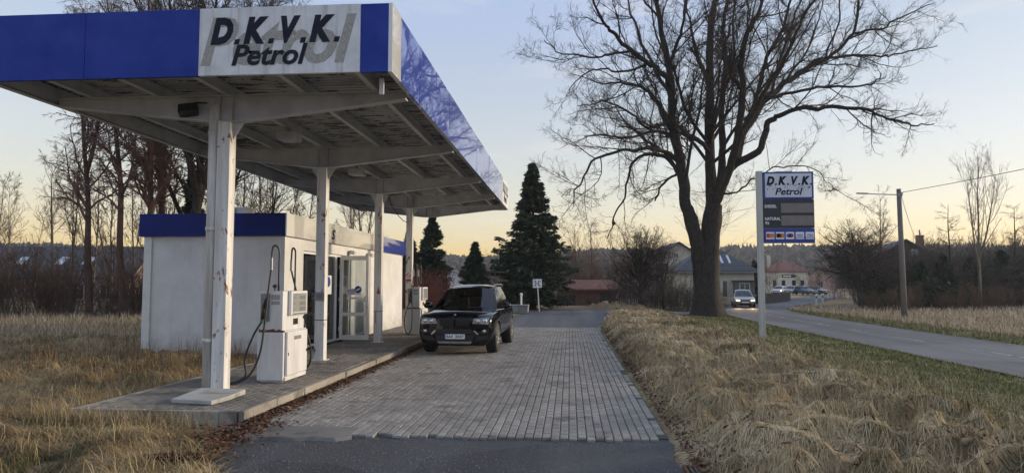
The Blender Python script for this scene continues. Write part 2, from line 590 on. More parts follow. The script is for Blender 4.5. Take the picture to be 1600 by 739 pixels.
def paver(name, a, b, dirt, big):
    s = NT(name); c = s.coord()
    col = s.ramp(s.rnd(), [(0.0, a), (1.0, b)])
    col = s.mix(s.ramp(s.noise(0.9, 6, c), [(0.42, 0.0), (0.72, big)]), col, dirt)
    col = s.mix(s.ramp(s.noise(45, 5, c), [(0.35, 0.35), (0.6, 0.0)]), col, dirt)
    blot = s.noise(1.7, 3, c, 0.6, 0.6)
    col = s.mix(s.ramp(blot, [(0.55, 0.0), (0.68, 0.7)]), col, tuple(k * 0.55 for k in dirt))
    trk = s.noise(1.0, 4, s.coord((1.6, 0.06, 1)), 0.6)
    col = s.mix(s.ramp(trk, [(0.48, 0.0), (0.68, 0.4)]), col, dirt)
    s.col(col); s.set(Roughness=0.85); s.bump(s.noise(120, 4, c), 0.35, 0.006)
    return s.m
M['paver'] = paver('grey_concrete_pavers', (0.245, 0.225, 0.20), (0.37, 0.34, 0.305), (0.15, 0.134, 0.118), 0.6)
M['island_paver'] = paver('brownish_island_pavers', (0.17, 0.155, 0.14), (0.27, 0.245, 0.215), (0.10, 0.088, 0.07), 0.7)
M['joint'] = simple('sandy_joint_dirt', (0.062, 0.062, 0.046), 0.95, 0.4, 9)
M['kerb'] = paver('kerb_concrete', (0.30, 0.27, 0.23), (0.40, 0.36, 0.30), (0.15, 0.13, 0.10), 0.6)
M['concrete'] = paver('weathered_concrete', (0.33, 0.32, 0.30), (0.36, 0.35, 0.33), (0.16, 0.155, 0.14), 0.7)
M['slab'] = paver('pale_cracked_slab', (0.52, 0.51, 0.48), (0.55, 0.54, 0.51), (0.26, 0.25, 0.22), 0.7)
M['patch'] = paver('rough_concrete_patch', (0.20, 0.19, 0.175), (0.23, 0.22, 0.2), (0.11, 0.10, 0.09), 0.9)

# ground: dry straw, mossy short grass, bare soil
s = NT('dry_grass_ground'); c = s.coord()
straw = s.ramp(s.noise(14, 6, s.coord((1, 2.2, 1)), 0.7), [(0.25, (0.10, 0.07, 0.04)), (0.5, (0.26, 0.19, 0.11)), (0.75, (0.40, 0.31, 0.19))])
green = s.ramp(s.noise(25, 5, c), [(0.3, (0.03, 0.035, 0.012)), (0.6, (0.075, 0.085, 0.028)), (0.8, (0.15, 0.13, 0.06))])
sx = s.n('SeparateXYZ'); s.l(s.n('TexCoord').outputs['Object'], sx.inputs[0])
gm = s.n('MapRange'); gm.inputs[1].default_value = 4.2; gm.inputs[2].default_value = 5.8; s.l(sx.outputs['X'], gm.inputs[0])
gf = s.n('MapRange'); gf.inputs[1].default_value = 16.7; gf.inputs[2].default_value = 15.1; s.l(sx.outputs['X'], gf.inputs[0])
mask = s.math('MULTIPLY', gm.outputs[0], gf.outputs[0])
mask = s.math('MULTIPLY', mask, s.ramp(s.noise(0.9, 4, c), [(0.3, 0.35), (0.55, 1.0)]))
mask = s.math('MAXIMUM', mask, s.ramp(s.noise(0.55, 5, c), [(0.56, 0.0), (0.66, 0.6)]))
s.col(s.mix(mask, straw, green)); s.set(Roughness=0.95); s.b.inputs['Specular IOR Level'].default_value = 0.15
s.bump(s.noise(60, 5, c), 0.6, 0.03)
M['ground'] = s.m

def grass_mat(name, stops, rough=0.8):
    s = NT(name)
    s.col(s.ramp(s.rnd(), stops)); s.set(Roughness=rough); s.b.inputs['Specular IOR Level'].default_value = 0.25
    return s.m
def lock_mat(name, stops):
    s = NT(name); a = s.n('Attribute'); a.attribute_name = 'tone'
    s.col(s.ramp(a.outputs['Fac'], stops)); s.set(Roughness=0.75); s.b.inputs['Specular IOR Level'].default_value = 0.25
    return s.m
M['straw_lock'] = lock_mat('matted_straw_locks', [(0.0, (0.13, 0.12, 0.05)), (0.12, (0.17, 0.125, 0.06)), (0.4, (0.39, 0.30, 0.165)), (0.7, (0.58, 0.47, 0.285)), (1.0, (0.74, 0.63, 0.43))])
M['gold_lock'] = lock_mat('matted_golden_locks', [(0.0, (0.07, 0.08, 0.03)), (0.18, (0.12, 0.08, 0.04)), (0.5, (0.31, 0.22, 0.105)), (0.78, (0.47, 0.355, 0.18)), (1.0, (0.63, 0.50, 0.29))])
M['straw'] = grass_mat('dry_straw_blades', [(0.0, (0.20, 0.15, 0.09)), (0.35, (0.36, 0.27, 0.17)), (0.7, (0.50, 0.40, 0.26)), (1.0, (0.64, 0.54, 0.38))])
M['straw_gold'] = grass_mat('golden_dry_blades', [(0.0, (0.15, 0.10, 0.05)), (0.3, (0.33, 0.235, 0.115)), (0.65, (0.48, 0.37, 0.195)), (0.9, (0.58, 0.47, 0.27)), (1.0, (0.13, 0.14, 0.05))])
M['green_blade'] = grass_mat('short_winter_grass', [(0.0, (0.07, 0.08, 0.022)), (0.5, (0.15, 0.16, 0.05)), (0.75, (0.23, 0.22, 0.08)), (1.0, (0.42, 0.34, 0.18))])
M['leaf_litter'] = grass_mat('dead_brown_leaves', [(0.0, (0.04, 0.02, 0.012)), (0.5, (0.11, 0.05, 0.028)), (0.85, (0.18, 0.085, 0.045)), (1.0, (0.24, 0.15, 0.08))])
M['stalk'] = grass_mat('reddish_dry_stalks', [(0.0, (0.06, 0.035, 0.022)), (0.6, (0.15, 0.085, 0.05)), (1.0, (0.26, 0.17, 0.10))])

# painted steel of the canopy: chalky white paint, rust where it flakes
def painted(name, base, dirt, rustk, streak=(9, 9, 0.7), rough=0.55):
    s = NT(name); c = s.coord()
    st = s.noise(1.0, 6, s.coord(streak), 0.65)
    col = s.mix(s.ramp(st, [(0.42, 0.0), (0.7, 0.8)]), base, dirt)
    fl = s.noise(7, 7, s.coord((1, 1, 0.45)), 0.7, 0.4)
    rm = s.ramp(fl, [(rustk, 0.0), (rustk + 0.03, 1.0)])
    rc = s.ramp(s.noise(30, 5, c), [(0.3, (0.10, 0.035, 0.015)), (0.7, (0.28, 0.12, 0.05))])
    s.col(s.mix(rm, col, rc)); s.set(Roughness=rough); s.bump(fl, 0.15, 0.01)
    return s.m
M['column'] = painted('chalky_white_steel', (0.72, 0.71, 0.69), (0.40, 0.36, 0.31), 0.595)
M['beam'] = painted('dull_grey_white_steel', (0.54, 0.545, 0.55), (0.36, 0.36, 0.36), 0.69, (2.5, 2.5, 2.5))
M['pipe'] = painted('grey_streaked_pipe', (0.68, 0.67, 0.64), (0.30, 0.28, 0.25), 0.66, (14, 14, 1.2))
M['pump_white'] = painted('white_pump_enamel', (0.72, 0.72, 0.71), (0.55, 0.53, 0.50), 0.74, (6, 6, 1.0), 0.35)
M['white_metal'] = simple('white_painted_metal', (0.66, 0.66, 0.64), 0.4, 0.08, 5)
M['galv'] = painted('weathered_galvanised_pole', (0.50, 0.50, 0.46), (0.30, 0.32, 0.27), 0.80, (7, 7, 0.6))

# soffit: corrugated sheet whose paint peels in dark dashes across the ribs
s = NT('peeling_soffit_sheet'); c = s.coord()
base = s.ramp(s.noise(1.3, 5, c), [(0.3, (0.35, 0.36, 0.375)), (0.7, (0.50, 0.51, 0.52))])
pe = s.noise(1.0, 6, s.coord((2.2, 13.0, 1)), 0.7)
area = s.noise(0.55, 3, c)
pm = s.ramp(s.math('ADD', pe, s.math('MULTIPLY', area, 0.25)), [(0.645, 0.0), (0.67, 1.0)])
s.col(s.mix(pm, base, (0.11, 0.105, 0.10))); s.set(Roughness=0.7); s.bump(pm, 0.3, 0.01)
M['soffit'] = s.m

# fascias
def fascia(name, c0, c1, rough, coat, wav=0.0):
    s = NT(name); c = s.coord()
    s.col(s.ramp(s.noise(2.0, 6, c), [(0.3, c0), (0.7, c1)])); s.set(Roughness=rough, Coat_Weight=coat, Coat_Roughness=0.02)
    s.b.inputs['Coat IOR'].default_value = 2.6
    if wav: s.bump(s.noise(1.1, 2, c), wav, 0.05)
    return s.m
M['blue_front'] = fascia('faded_blue_fascia', (0.014, 0.036, 0.24), (0.034, 0.066, 0.35), 0.6, 0.0)
M['blue_front'].node_tree.nodes['Principled BSDF'].inputs['Specular IOR Level'].default_value = 0.15
M['blue_gloss'] = fascia('glossy_blue_fascia', (0.010, 0.035, 0.34), (0.016, 0.05, 0.42), 0.3, 1.0, 0.02)
M['white_gloss'] = fascia('glossy_white_fascia', (0.55, 0.54, 0.52), (0.62, 0.61, 0.58), 0.2, 0.8, 0.05)
s = NT('dirty_white_sign_panel'); c = s.coord()
base = s.ramp(s.noise(3.0, 7, c, 0.7), [(0.3, (0.56, 0.58, 0.60)), (0.65, (0.74, 0.75, 0.76))])
drip = s.ramp(s.noise(1.0, 6, s.coord((11, 11, 0.8))), [(0.5, 0.0), (0.75, 0.65)])
s.col(s.mix(drip, base, (0.30, 0.28, 0.24))); s.set(Roughness=0.55)
M['sign_white'] = s.m
s = NT('ghost_of_old_lettering'); c = s.coord()
s.col(s.ramp(s.noise(26, 6, c, 0.75), [(0.35, (0.26, 0.25, 0.22)), (0.6, (0.40, 0.39, 0.36)), (0.75, (0.50, 0.49, 0.47))])); s.set(Roughness=0.7)
M['ghost'] = s.m
M['letter'] = simple('dark_navy_lettering', (0.022, 0.026, 0.038), 0.7, 0.2, 9, spec=0.1)
M['letter_pale'] = simple('faded_pale_lettering', (0.50, 0.48, 0.45), 0.6, 0.05, 9)

# kiosk
s = NT('rendered_white_wall'); c = s.coord()
base = s.ramp(s.noise(1.4, 7, c, 0.65), [(0.3, (0.58, 0.575, 0.57)), (0.68, (0.74, 0.735, 0.72))])
lowz = s.n('SeparateXYZ'); s.l(s.n('TexCoord').outputs['Object'], lowz.inputs[0])
sp = s.n('MapRange'); sp.inputs[1].default_value = 0.75; sp.inputs[2].default_value = 0.1; s.l(lowz.outputs['Z'], sp.inputs[0])
splash = s.math('MULTIPLY', sp.outputs[0], s.ramp(s.noise(5, 6, c), [(0.3, 0.0), (0.65, 0.7)]))
drip = s.ramp(s.noise(1.0, 6, s.coord((7, 7, 0.5))), [(0.55, 0.0), (0.80, 0.35)])
col = s.mix(drip, base, (0.36, 0.34, 0.31)); col = s.mix(splash, col, (0.24, 0.22, 0.18))
s.col(col); s.set(Roughness=0.9); s.bump(s.noise(90, 5, c), 0.4, 0.008)
M['wall'] = s.m
M['blue_band'] = fascia('dark_blue_roof_band', (0.012, 0.022, 0.14), (0.018, 0.030, 0.18), 0.6, 0.0)
M['blue_band'].node_tree.nodes['Principled BSDF'].inputs['Specular IOR Level'].default_value = 0.15
M['pvc'] = simple('white_window_frame', (0.80, 0.80, 0.79), 0.35, 0.06, 4)
def glass(name, tint, refl=0.5):
    s = NT(name); t = s.t
    t.nodes.remove(s.b)
    tr = s.n('BsdfTransparent'); tr.inputs[0].default_value = (*tint, 1)
    gl = s.n('BsdfGlossy'); gl.inputs['Roughness'].default_value = 0.02
    fr = s.n('Fresnel'); fr.inputs[0].default_value = 1.5
    mx = s.n('MixShader'); s.l(s.math('ADD', s.math('MULTIPLY', fr.outputs[0], 1.0), refl * 0.1), mx.inputs[0])
    s.l(tr.outputs[0], mx.inputs[1]); s.l(gl.outputs[0], mx.inputs[2]); s.l(mx.outputs[0], s.out.inputs['Surface'])
    return s.m
M['glass'] = glass('shop_window_glass', (0.80, 0.83, 0.83), 1.0)
M['car_glass'] = glass('tinted_car_glass', (0.26, 0.28, 0.28), 0.3)
M['dark_window'] = simple('dark_window_pane', (0.018, 0.020, 0.024), 0.08, 0.2, 3, spec=0.8)
M['pale_window'] = simple('sky_lit_roof_window', (0.55, 0.60, 0.66), 0.06, 0.1, 3, spec=1.0)
M['interior'] = simple('shop_interior_wall', (0.66, 0.66, 0.64), 0.8, 0.1, 2)
M['interior_blue'] = simple('blue_counter_board', (0.06, 0.11, 0.24), 0.6, 0.1, 2)
M['black'] = simple('black_rubber', (0.014, 0.014, 0.015), 0.5, 0.25, 12)
M['black_metal'] = simple('black_painted_metal', (0.02, 0.02, 0.022), 0.4, 0.25, 9)
M['grey_metal'] = simple('grey_metal', (0.25, 0.25, 0.25), 0.45, 0.15, 8, 0.3)
M['chrome'] = simple('bright_metal', (0.62, 0.62, 0.62), 0.18, 0.05, 4, 1.0)
M['red'] = simple('red_paint', (0.42, 0.03, 0.03), 0.5, 0.1, 5)
M['green_grip'] = simple('green_nozzle_grip', (0.02, 0.16, 0.06), 0.5, 0.1, 5)
M['blue_sign'] = simple('sign_blue', (0.018, 0.045, 0.26), 0.35, 0.12, 4)
M['display'] = simple('grey_display_glass', (0.30, 0.31, 0.30), 0.25, 0.08, 5)
M['segment'] = simple('dim_display_segments', (0.17, 0.165, 0.16), 0.5, 0.05, 5)
M['price_lcd'] = simple('unlit_price_display', (0.20, 0.17, 0.15), 0.4, 0.12, 6)
M['sign_black'] = simple('price_board_black', (0.016, 0.017, 0.024), 0.35, 0.2, 4)
M['white_print'] = simple('white_print', (0.80, 0.80, 0.80), 0.5, 0.04, 5)
M['sign_face'] = simple('pale_sign_face', (0.60, 0.63, 0.69), 0.5, 0.08, 3)
M['card_red'] = simple('card_red', (0.45, 0.05, 0.05), 0.5, 0.1, 5)
M['card_orange'] = simple('card_orange', (0.55, 0.20, 0.05), 0.5, 0.1, 5)
M['card_blue'] = simple('card_blue', (0.04, 0.13, 0.42), 0.5, 0.1, 5)
M['rust'] = simple('flaking_rust', (0.13, 0.05, 0.025), 0.9, 0.5, 18)

# plants
def bark(name, a, b, sc=6):
    s = NT(name)
    n = s.noise(sc, 7, s.coord((3, 3, 0.5)), 0.7)
    s.col(s.ramp(n, [(0.3, a), (0.7, b)])); s.set(Roughness=0.95); s.b.inputs['Specular IOR Level'].default_value = 0.2
    s.bump(n, 0.9, 0.06)
    return s.m
M['bark'] = bark('dark_furrowed_bark', (0.010, 0.009, 0.008), (0.085, 0.072, 0.06))
M['twig'] = simple('dark_bare_twigs', (0.060, 0.048, 0.040), 0.9, 0.3, 2, spec=0.2)
M['bark_red'] = bark('reddish_brown_bark', (0.06, 0.04, 0.032), (0.17, 0.105, 0.08))
M['twig_red'] = simple('reddish_birch_twigs', (0.20, 0.118, 0.094), 0.9, 0.3, 2, spec=0.2)
M['twig_brown'] = simple('brown_hazel_twigs', (0.13, 0.085, 0.06), 0.9, 0.35, 2, spec=0.2)
M['twig_grey'] = simple('grey_brown_twigs', (0.085, 0.07, 0.058), 0.9, 0.35, 2, spec=0.2)
M['twig_wine'] = simple('wine_red_dogwood_stems', (0.15, 0.062, 0.05), 0.9, 0.35, 2, spec=0.2)
M['twig_pale'] = simple('pale_poplar_wood', (0.16, 0.14, 0.11), 0.9, 0.3, 2, spec=0.2)
M['needles'] = grass_mat('dark_spruce_needles', [(0.0, (0.020, 0.034, 0.022)), (0.5, (0.040, 0.062, 0.034)), (0.85, (0.065, 0.090, 0.048)), (1.0, (0.10, 0.105, 0.06))], 0.7)
M['ivy'] = grass_mat('dark_ivy_leaves', [(0.0, (0.02, 0.03, 0.012)), (0.6, (0.045, 0.065, 0.025)), (1.0, (0.08, 0.10, 0.04))], 0.6)
M['forest'] = grass_mat('far_forest_trees', [(0.0, (0.018, 0.030, 0.020)), (0.5, (0.030, 0.042, 0.026)), (0.55, (0.065, 0.048, 0.036)), (1.0, (0.095, 0.068, 0.05))], 0.9)
M['hill'] = simple('forest_floor_hill', (0.055, 0.043, 0.034), 0.95, 0.3, 0.05)

# buildings around
M['plaster_cream'] = simple('cream_plaster', (0.62, 0.57, 0.45), 0.9, 0.12, 1.5)
M['plaster_beige'] = simple('beige_plaster', (0.54, 0.49, 0.39), 0.9, 0.15, 1.2)
M['plaster_pink'] = simple('pale_pink_plaster', (0.50, 0.36, 0.32), 0.9, 0.12, 1.2)
M['plaster_white'] = simple('bluish_white_plaster', (0.60, 0.62, 0.66), 0.9, 0.08, 1.2)
M['roof_dark'] = simple('dark_slate_roof', (0.055, 0.058, 0.065), 0.7, 0.3, 3, bump=0.4)
M['roof_red'] = simple('red_clay_roof', (0.20, 0.085, 0.062), 0.8, 0.25, 3, bump=0.4)
M['wood_dark'] = simple('dark_weathered_wood', (0.05, 0.04, 0.034), 0.9, 0.35, 5, bump=0.4)
M['wood_grey'] = simple('grey_weathered_wood', (0.16, 0.145, 0.125), 0.9, 0.3, 5, bump=0.4)
M['shed_red'] = simple('faded_red_boards', (0.15, 0.07, 0.055), 0.85, 0.25, 5, bump=0.4)
M['brick'] = simple('brick_chimney', (0.22, 0.12, 0.085), 0.9, 0.3, 6)

def car_paint(name, c, metal=0.4):
    s = NT(name); s.col(c); s.set(Roughness=0.28, Metallic=metal, Coat_Weight=1.0, Coat_Roughness=0.03)
    if not metal: s.b.inputs['Specular IOR Level'].default_value = 0.0
    n = s.noise(260, 2, s.coord()); s.bump(n, 0.015, 0.002)
    return s.m
M['paint_black'] = car_paint('blue_black_car_paint', (0.0035, 0.004, 0.007), 0.0)
M['paint_silver'] = car_paint('grey_silver_car_paint', (0.28, 0.27, 0.25), 0.6)
M['paint_white'] = car_paint('white_car_paint', (0.60, 0.60, 0.60), 0.0)
M['paint_blue'] = car_paint('light_blue_car_paint', (0.12, 0.22, 0.32), 0.3)
M['paint_dark'] = car_paint('dark_grey_car_paint', (0.03, 0.035, 0.04), 0.2)
M['tyre'] = simple('tyre_rubber', (0.02, 0.02, 0.021), 0.75, 0.2, 12)
M['alloy'] = simple('alloy_rim', (0.20, 0.20, 0.21), 0.3, 0.1, 6, 0.9)
M['lamp_glass'] = simple('clear_headlight', (0.30, 0.31, 0.33), 0.08, 0.35, 14, 0.2, 1.0)
M['seat'] = simple('beige_leather_seat', (0.40, 0.35, 0.28), 0.6, 0.1, 5)
s = NT('lit_headlight'); s.col((.6, 0.5, 0.35)); s.b.inputs['Emission Color'].default_value = (1.0, 0.66, 0.25, 1); s.b.inputs['Emission Strength'].default_value = 1.1
M['headlight_on'] = s.m

# ------------------------------------------------------------------ setting: ground, hill, forest, asphalt, road
def axis(segs):
    out = [segs[0][0]]
    for a, b, st in segs:
        n = max(1, int(round((b - a) / st)))
        out += list(np.linspace(a, b, n + 1)[1:])
    return np.array(out)
gx = axis([(-900, -200, 70), (-200, -60, 14), (-60, -20, 2), (-20, -6, 0.28), (-6, 1.0, 0.25), (1.0, 9.0, 0.11), (9, 16, 0.35), (16, 40, 0.8), (40, 100, 4), (100, 220, 12), (220, 900, 70)])
gy = axis([(-80, -4, 4), (-4, 1.5, 0.5), (1.5, 20, 0.12), (20, 34, 0.2), (34, 50, 0.4), (50, 110, 1.5), (110, 240, 8), (240, 900, 60)])
X, Y = np.meshgrid(gx, gy)
Z = ground_h(X, Y)
Z = Z - np.where(road_dist(X, Y) < 2.7, 0.05, 0.0)
V = np.stack([X, Y, Z], -1).reshape(-1, 3)
nx, ny = len(gx), len(gy)
i = np.arange(nx - 1)[None, :] + (np.arange(ny - 1) * nx)[:, None]
F = np.stack([i, i + 1, i + 1 + nx, i + nx], -1).reshape(-1, 4)
tag(np_mesh('ground', V, [F], M['ground'], smooth=True), kind='structure')

# wooded hills round the valley
def hill_ridge(a):
    """ridge height over azimuth a (degrees to the right of +Y)"""
    return (18 + 9 * fbm((a + 200) * 0.035, a * 0 + 3.3, 5, 3) * 2
            + 5 * np.exp(-((a - 12) / 16) ** 2) + 6 * np.exp(-((a + 40) / 14) ** 2) - 3 * np.exp(-((a - 38) / 10) ** 2) - 5 * np.exp(-((a + 6) / 5) ** 2))
az = np.linspace(-75, 75, 151); rad = np.array([250, 300, 360, 430, 500, 570, 640, 760])
prof = np.array([-0.06, 0.02, 0.18, 0.45, 0.75, 0.96, 1.0, 0.8])
A, RR = np.meshgrid(az, rad); PP = np.repeat(prof[:, None], len(az), 1)
HZ = PP * hill_ridge(A) * 0.78 - 0.6 + 2.0 * (fbm(A * 0.3, RR * 0.02, 8) - 0.5) * (PP > 0.1)
V = np.stack([RR * np.sin(np.radians(A)), RR * np.cos(np.radians(A)), HZ], -1).reshape(-1, 3)
i = np.arange(len(az) - 1)[None, :] + (np.arange(len(rad) - 1) * len(az))[:, None]
F = np.stack([i, i + 1, i + 1 + len(az), i + len(az)], -1).reshape(-1, 4)
tag(np_mesh('hill', V, [F], M['hill'], smooth=True), kind='structure')
def hill_z(a, r):
    return np.interp(r, rad, prof) * hill_ridge(a) * 0.78 - 0.6

rng = np.random.default_rng(4)
NT_ = 9500
ta = rng.uniform(-62, 62, NT_); tr = 270 + 360 * rng.uniform(0, 1, NT_) ** 0.8
tz = hill_z(ta, tr) - 0.3
th = rng.uniform(4.6, 7.6, NT_) * (0.8 + 0.4 * fbm(ta * 0.6, tr * 0.02, 31)); tw = th * rng.uniform(0.15, 0.27, NT_)
conf = fbm(ta * 0.25, tr * 0.012, 77) + rng.normal(0, .08, NT_) > 0.52
tw = np.where(conf, tw, tw * 1.5); th = np.where(conf, th, th * 0.8)
cx, cy = tr * np.sin(np.radians(ta)), tr * np.cos(np.radians(ta))
ns = 6; an = 2 * np.pi * np.arange(ns) / ns
VV = []; FF = []
lev_c = [(0.0, 0.75), (0.15, 1.0), (0.5, 0.62), (0.8, 0.25), (1.0, 0.02)]
lev_d = [(0.0, 0.45), (0.3, 0.95), (0.65, 0.9), (0.9, 0.45), (1.0, 0.05)]
P = np.zeros((NT_, 5, ns, 3))
for k in range(5):
    hh = np.where(conf, lev_c[k][0], lev_d[k][0]); ww = np.where(conf, lev_c[k][1], lev_d[k][1])
    jit = rng.uniform(0.6, 1.35, (NT_, ns))
    P[:, k, :, 0] = cx[:, None] + np.cos(an)[None] * (tw * ww)[:, None] * jit
    P[:, k, :, 1] = cy[:, None] + np.sin(an)[None] * (tw * ww)[:, None] * jit
    P[:, k, :, 2] = (tz + th * hh)[:, None] + rng.uniform(-0.06, 0.06, (NT_, ns)) * th[:, None] * (k < 4)
kk = np.arange(NT_)[:, None, None] * (5 * ns); li = np.arange(4)[None, :, None] * ns; j = np.arange(ns)[None, None, :]; j2 = (j + 1) % ns
F = np.stack([kk + li + j, kk + li + j2, kk + li + ns + j2, kk + li + ns + j], -1).reshape(-1, 4)
tag(np_mesh('forest', P.reshape(-1, 3), [F], M['forest']), 'dark mixed forest covering the hills along the horizon', 'forest', kind='stuff')

# asphalt: the near apron, the yard beyond the paving, the road
mb = MB()
near = [(-2.95, 5.6), (-3.1, 6.25), (-3.62, 7.0), (-3.95, 7.9), (-4.0, 8.6), (1.06, 8.6), (1.12, 7.9), (1.02, 7.2), (1.12, 6.3), (1.0, 5.4), (0.95, 3), (0.8, -3), (-2.5, -3), (-2.6, 3)]
mb.add([(x, y, 0.0) for x, y in near], [tuple(range(len(near)))[::-1]])
tag(mb.build('asphalt_apron', M['asphalt_near']), kind='structure')
mb = MB()
yard = [(-6.3, 27.2), (1.2, 27.2), (1.25, 30), (1.9, 35), (2.6, 38.5), (4.2, 41.5), (8.6, 43.0), (8.6, 47.0), (3.5, 47.2), (-8, 46), (-9, 44.5), (-4.0, 42.3), (-2.4, 40.5), (-2.8, 38), (-4.4, 34), (-5.6, 31)]
mb.add([(x, y, 0.0 if x < 5 else -0.17) for x, y in yard], [tuple(range(len(yard)))])
tag(mb.build('asphalt_yard', M['asphalt_road']), kind='structure')

def strip(C, o0, o1, lift):
    """ribbon along a centre line between side offsets o0..o1"""
    T = np.gradient(C, axis=0); T /= np.linalg.norm(T, axis=1, keepdims=True)
    Nn = np.stack([T[:, 1], -T[:, 0]], 1)
    a = C + Nn * np.asarray(o0)[..., None]; b = C + Nn * np.asarray(o1)[..., None]
    z = base_h(C[:, 0], C[:, 1]) + lift
    V = np.vstack([np.column_stack([a, z]), np.column_stack([b, z])]); n = len(C)
    k = np.arange(n - 1)
    return V, np.stack([k, k + n, k + n + 1, k + 1], 1)[:, ::-1]
RC = catmull(ROAD, 24)
rr = np.random.default_rng(2)
jl = 0.10 * (fbm(np.arange(len(RC)) * 0.35, np.zeros(len(RC)), 3) - 0.5); jr = 0.10 * (fbm(np.arange(len(RC)) * 0.35, np.ones(len(RC)) * 5, 4) - 0.5)
V, F = strip(RC, -2.55 + jl, 2.45 + jr, 0.0)
tag(np_mesh('road', V, [F], M['asphalt_road']), kind='structure')
M['road_paint'] = NT('worn_road_paint')
s = M['road_paint']; s.col(s.ramp(s.noise(3.5, 6, s.coord(), 0.75), [(0.45, (0.085, 0.085, 0.088)), (0.56, (0.36, 0.36, 0.35))])); s.set(Roughness=0.7); M['road_paint'] = s.m
V1, F1 = strip(RC, -0.06, 0.06, 0.006)
seg = (np.arange(len(F1)) % 9) < 4
tag(np_mesh('road_marking', V1, [F1[seg]], M['road_paint']), kind='structure')
# a black tar seam and a patch where the road was dug up
V2, F2 = strip(RC, 1.95 + 3 * jl, 2.08 + 3 * jl, 0.005)
M['tar'] = simple('tar_seam', (0.022, 0.022, 0.024), 0.5, 0.2, 5)
tag(np_mesh('tar_seam', V2, [F2[(np.arange(len(F2)) // 13) % 2 == 0]], M['tar']), kind='structure')

# ------------------------------------------------------------------ paving: each paver a bevelled stone of its own in one mesh
def pavers(name, mat, x0, x1, y0, y1, pw, pl, ztop, rng, gap=0.006, gapx=None, off=0.5, ragged=True, thick=0.05, sag=None):
    cols = int(round((x1 - x0) / pw)); rows = int(round((y1 - y0) / pl))
    I, J = np.meshgrid(np.arange(cols), np.arange(-1, rows + 1), indexing='ij')
    xa = x0 + I * pw; ya = y0 + J * pl + np.where(I % 2 == 0, 0, off * pl)
    if ragged: ya = ya + rng.normal(0, 0.004, ya.shape) + 0.05 * (fbm(I * 0.25, J * 0, 6) - 0.5)
    yb = ya + pl; yb = np.minimum(yb, y1); ya = np.maximum(ya, y0 - (rng.uniform(-0.05, 0.07, I.shape) if ragged else 0))
    ok = (yb - ya) > 0.05
    if ragged: ok &= ~((I >= cols - 1) & (rng.uniform(0, 1, I.shape) < .22) & (x1 > 0))
    xa, ya, yb = xa[ok], ya[ok], yb[ok]; xb = xa + pw
    n = len(xa); g = gap / 2; gx2 = (gapx or gap) / 2; bv = 0.008
    zt = ztop + rng.normal(0, 0.0016, n) + 0.010 * (fbm(xa * 0.9, ya * 0.9, 13) - 0.5)
    if sag is not None: zt = zt + sag(xa, ya)
    tx = rng.normal(0, 0.006, n); ty = rng.normal(0, 0.006, n)
    V = np.zeros((n, 12, 3))
    for k, (sx, sy) in enumerate(((0, 0), (1, 0), (1, 1), (0, 1))):
        x = np.where(sx, xb - gx2, xa + gx2); y = np.where(sy, yb - g, ya + g)
        V[:, k] = np.stack([x, y, zt - thick], 1)
        V[:, 4 + k] = np.stack([x, y, zt - bv], 1)
        xi = x + (bv if not sx else -bv); yi = y + (bv if not sy else -bv)
        V[:, 8 + k] = np.stack([xi, yi, zt + tx * (sx - 0.5) * pw * 2 + ty * (sy - 0.5) * pl], 1)
    q = []
    for a, b in ((0, 4), (4, 8)):
        for k in range(4):
            k2 = (k + 1) % 4
            q.append((a + k, a + k2, b + k2, b + k))
    q.append((8, 9, 10, 11))
    F = (np.arange(n)[:, None, None] * 12 + np.array(q)[None]).reshape(-1, 4)
    return tag(np_mesh(name, V.reshape(-1, 3), [F], mat), kind='structure')
rng = np.random.default_rng(8)
pavers('forecourt_paving', M['paver'], -2.52, 1.08, 8.0, 27.6, 0.1, 0.2, 0.03, rng, gap=0.004, gapx=0.0095)
pavers('forecourt_paving', M['paver'], -4.02, -2.52, 8.36, 27.6, 0.1, 0.2, 0.03, rng, gap=0.004, gapx=0.0095)
mb = MB(); mb.box(-4.02, 1.09, 8.12, 27.62, -0.015, 0.018)
tag(mb.build('paving_bed', M['joint']), kind='structure')
# concrete patch along the torn front edge of the paving
rng = np.random.default_rng(5)
top = [(-3.98, 8.37)] + [(-2.5, 8.37)]
low = [(-2.5, 8.05), (-2.46, 7.9), (-2.62, 7.78), (-2.9, 7.80), (-3.1, 7.74), (-3.35, 7.78), (-3.6, 7.76), (-3.82, 7.9), (-3.96, 8.1)]
poly = top + low
V = [(x, y, 0.034) for x, y in poly] + [(x + 0.03 * rng.normal(), y - 0.05 * (y < 8.3), -0.01) for x, y in poly]
n = len(poly)
mb = MB(); mb.add(V, [tuple(range(n))[::-1]] + [(i, (i + 1) % n, n + (i + 1) % n, n + i) for i in range(n)])
tag(mb.build('paving_patch', M['patch']), kind='structure')

# the island under the canopy: kerb stones round a paved strip
rng = np.random.default_rng(3)
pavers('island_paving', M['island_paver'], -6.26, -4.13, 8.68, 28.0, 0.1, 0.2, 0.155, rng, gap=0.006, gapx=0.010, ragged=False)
mb = MB(); mb.box(-6.27, -4.12, 8.66, 28.01, -0.06, 0.138)
tag(mb.build('island_bed', M['joint']), kind='structure')
mb = MB(); y = 8.56
while y < 28.0:
    L = 1.0
    mb.box(-4.118 + rng.normal(0, .004), -4.03 + rng.normal(0, .005), y + .004, min(y + L, 28.1) - .004, -0.05, 0.156 + rng.normal(0, .004)); y += L
x = -6.36
while x < -4.15:
    mb.box(x + .004, min(x + 1.0, -4.125) - .004, 8.56 + rng.normal(0, .004), 8.655, -0.05, 0.157 + rng.normal(0, .004)); x += 1.0
y = 8.67
while y < 15.1:
    mb.box(-6.36, -6.275, y + .004, min(y + 1.0, 15.1) - .004, -0.05, 0.157 + rng.normal(0, .003)); y += 1.0
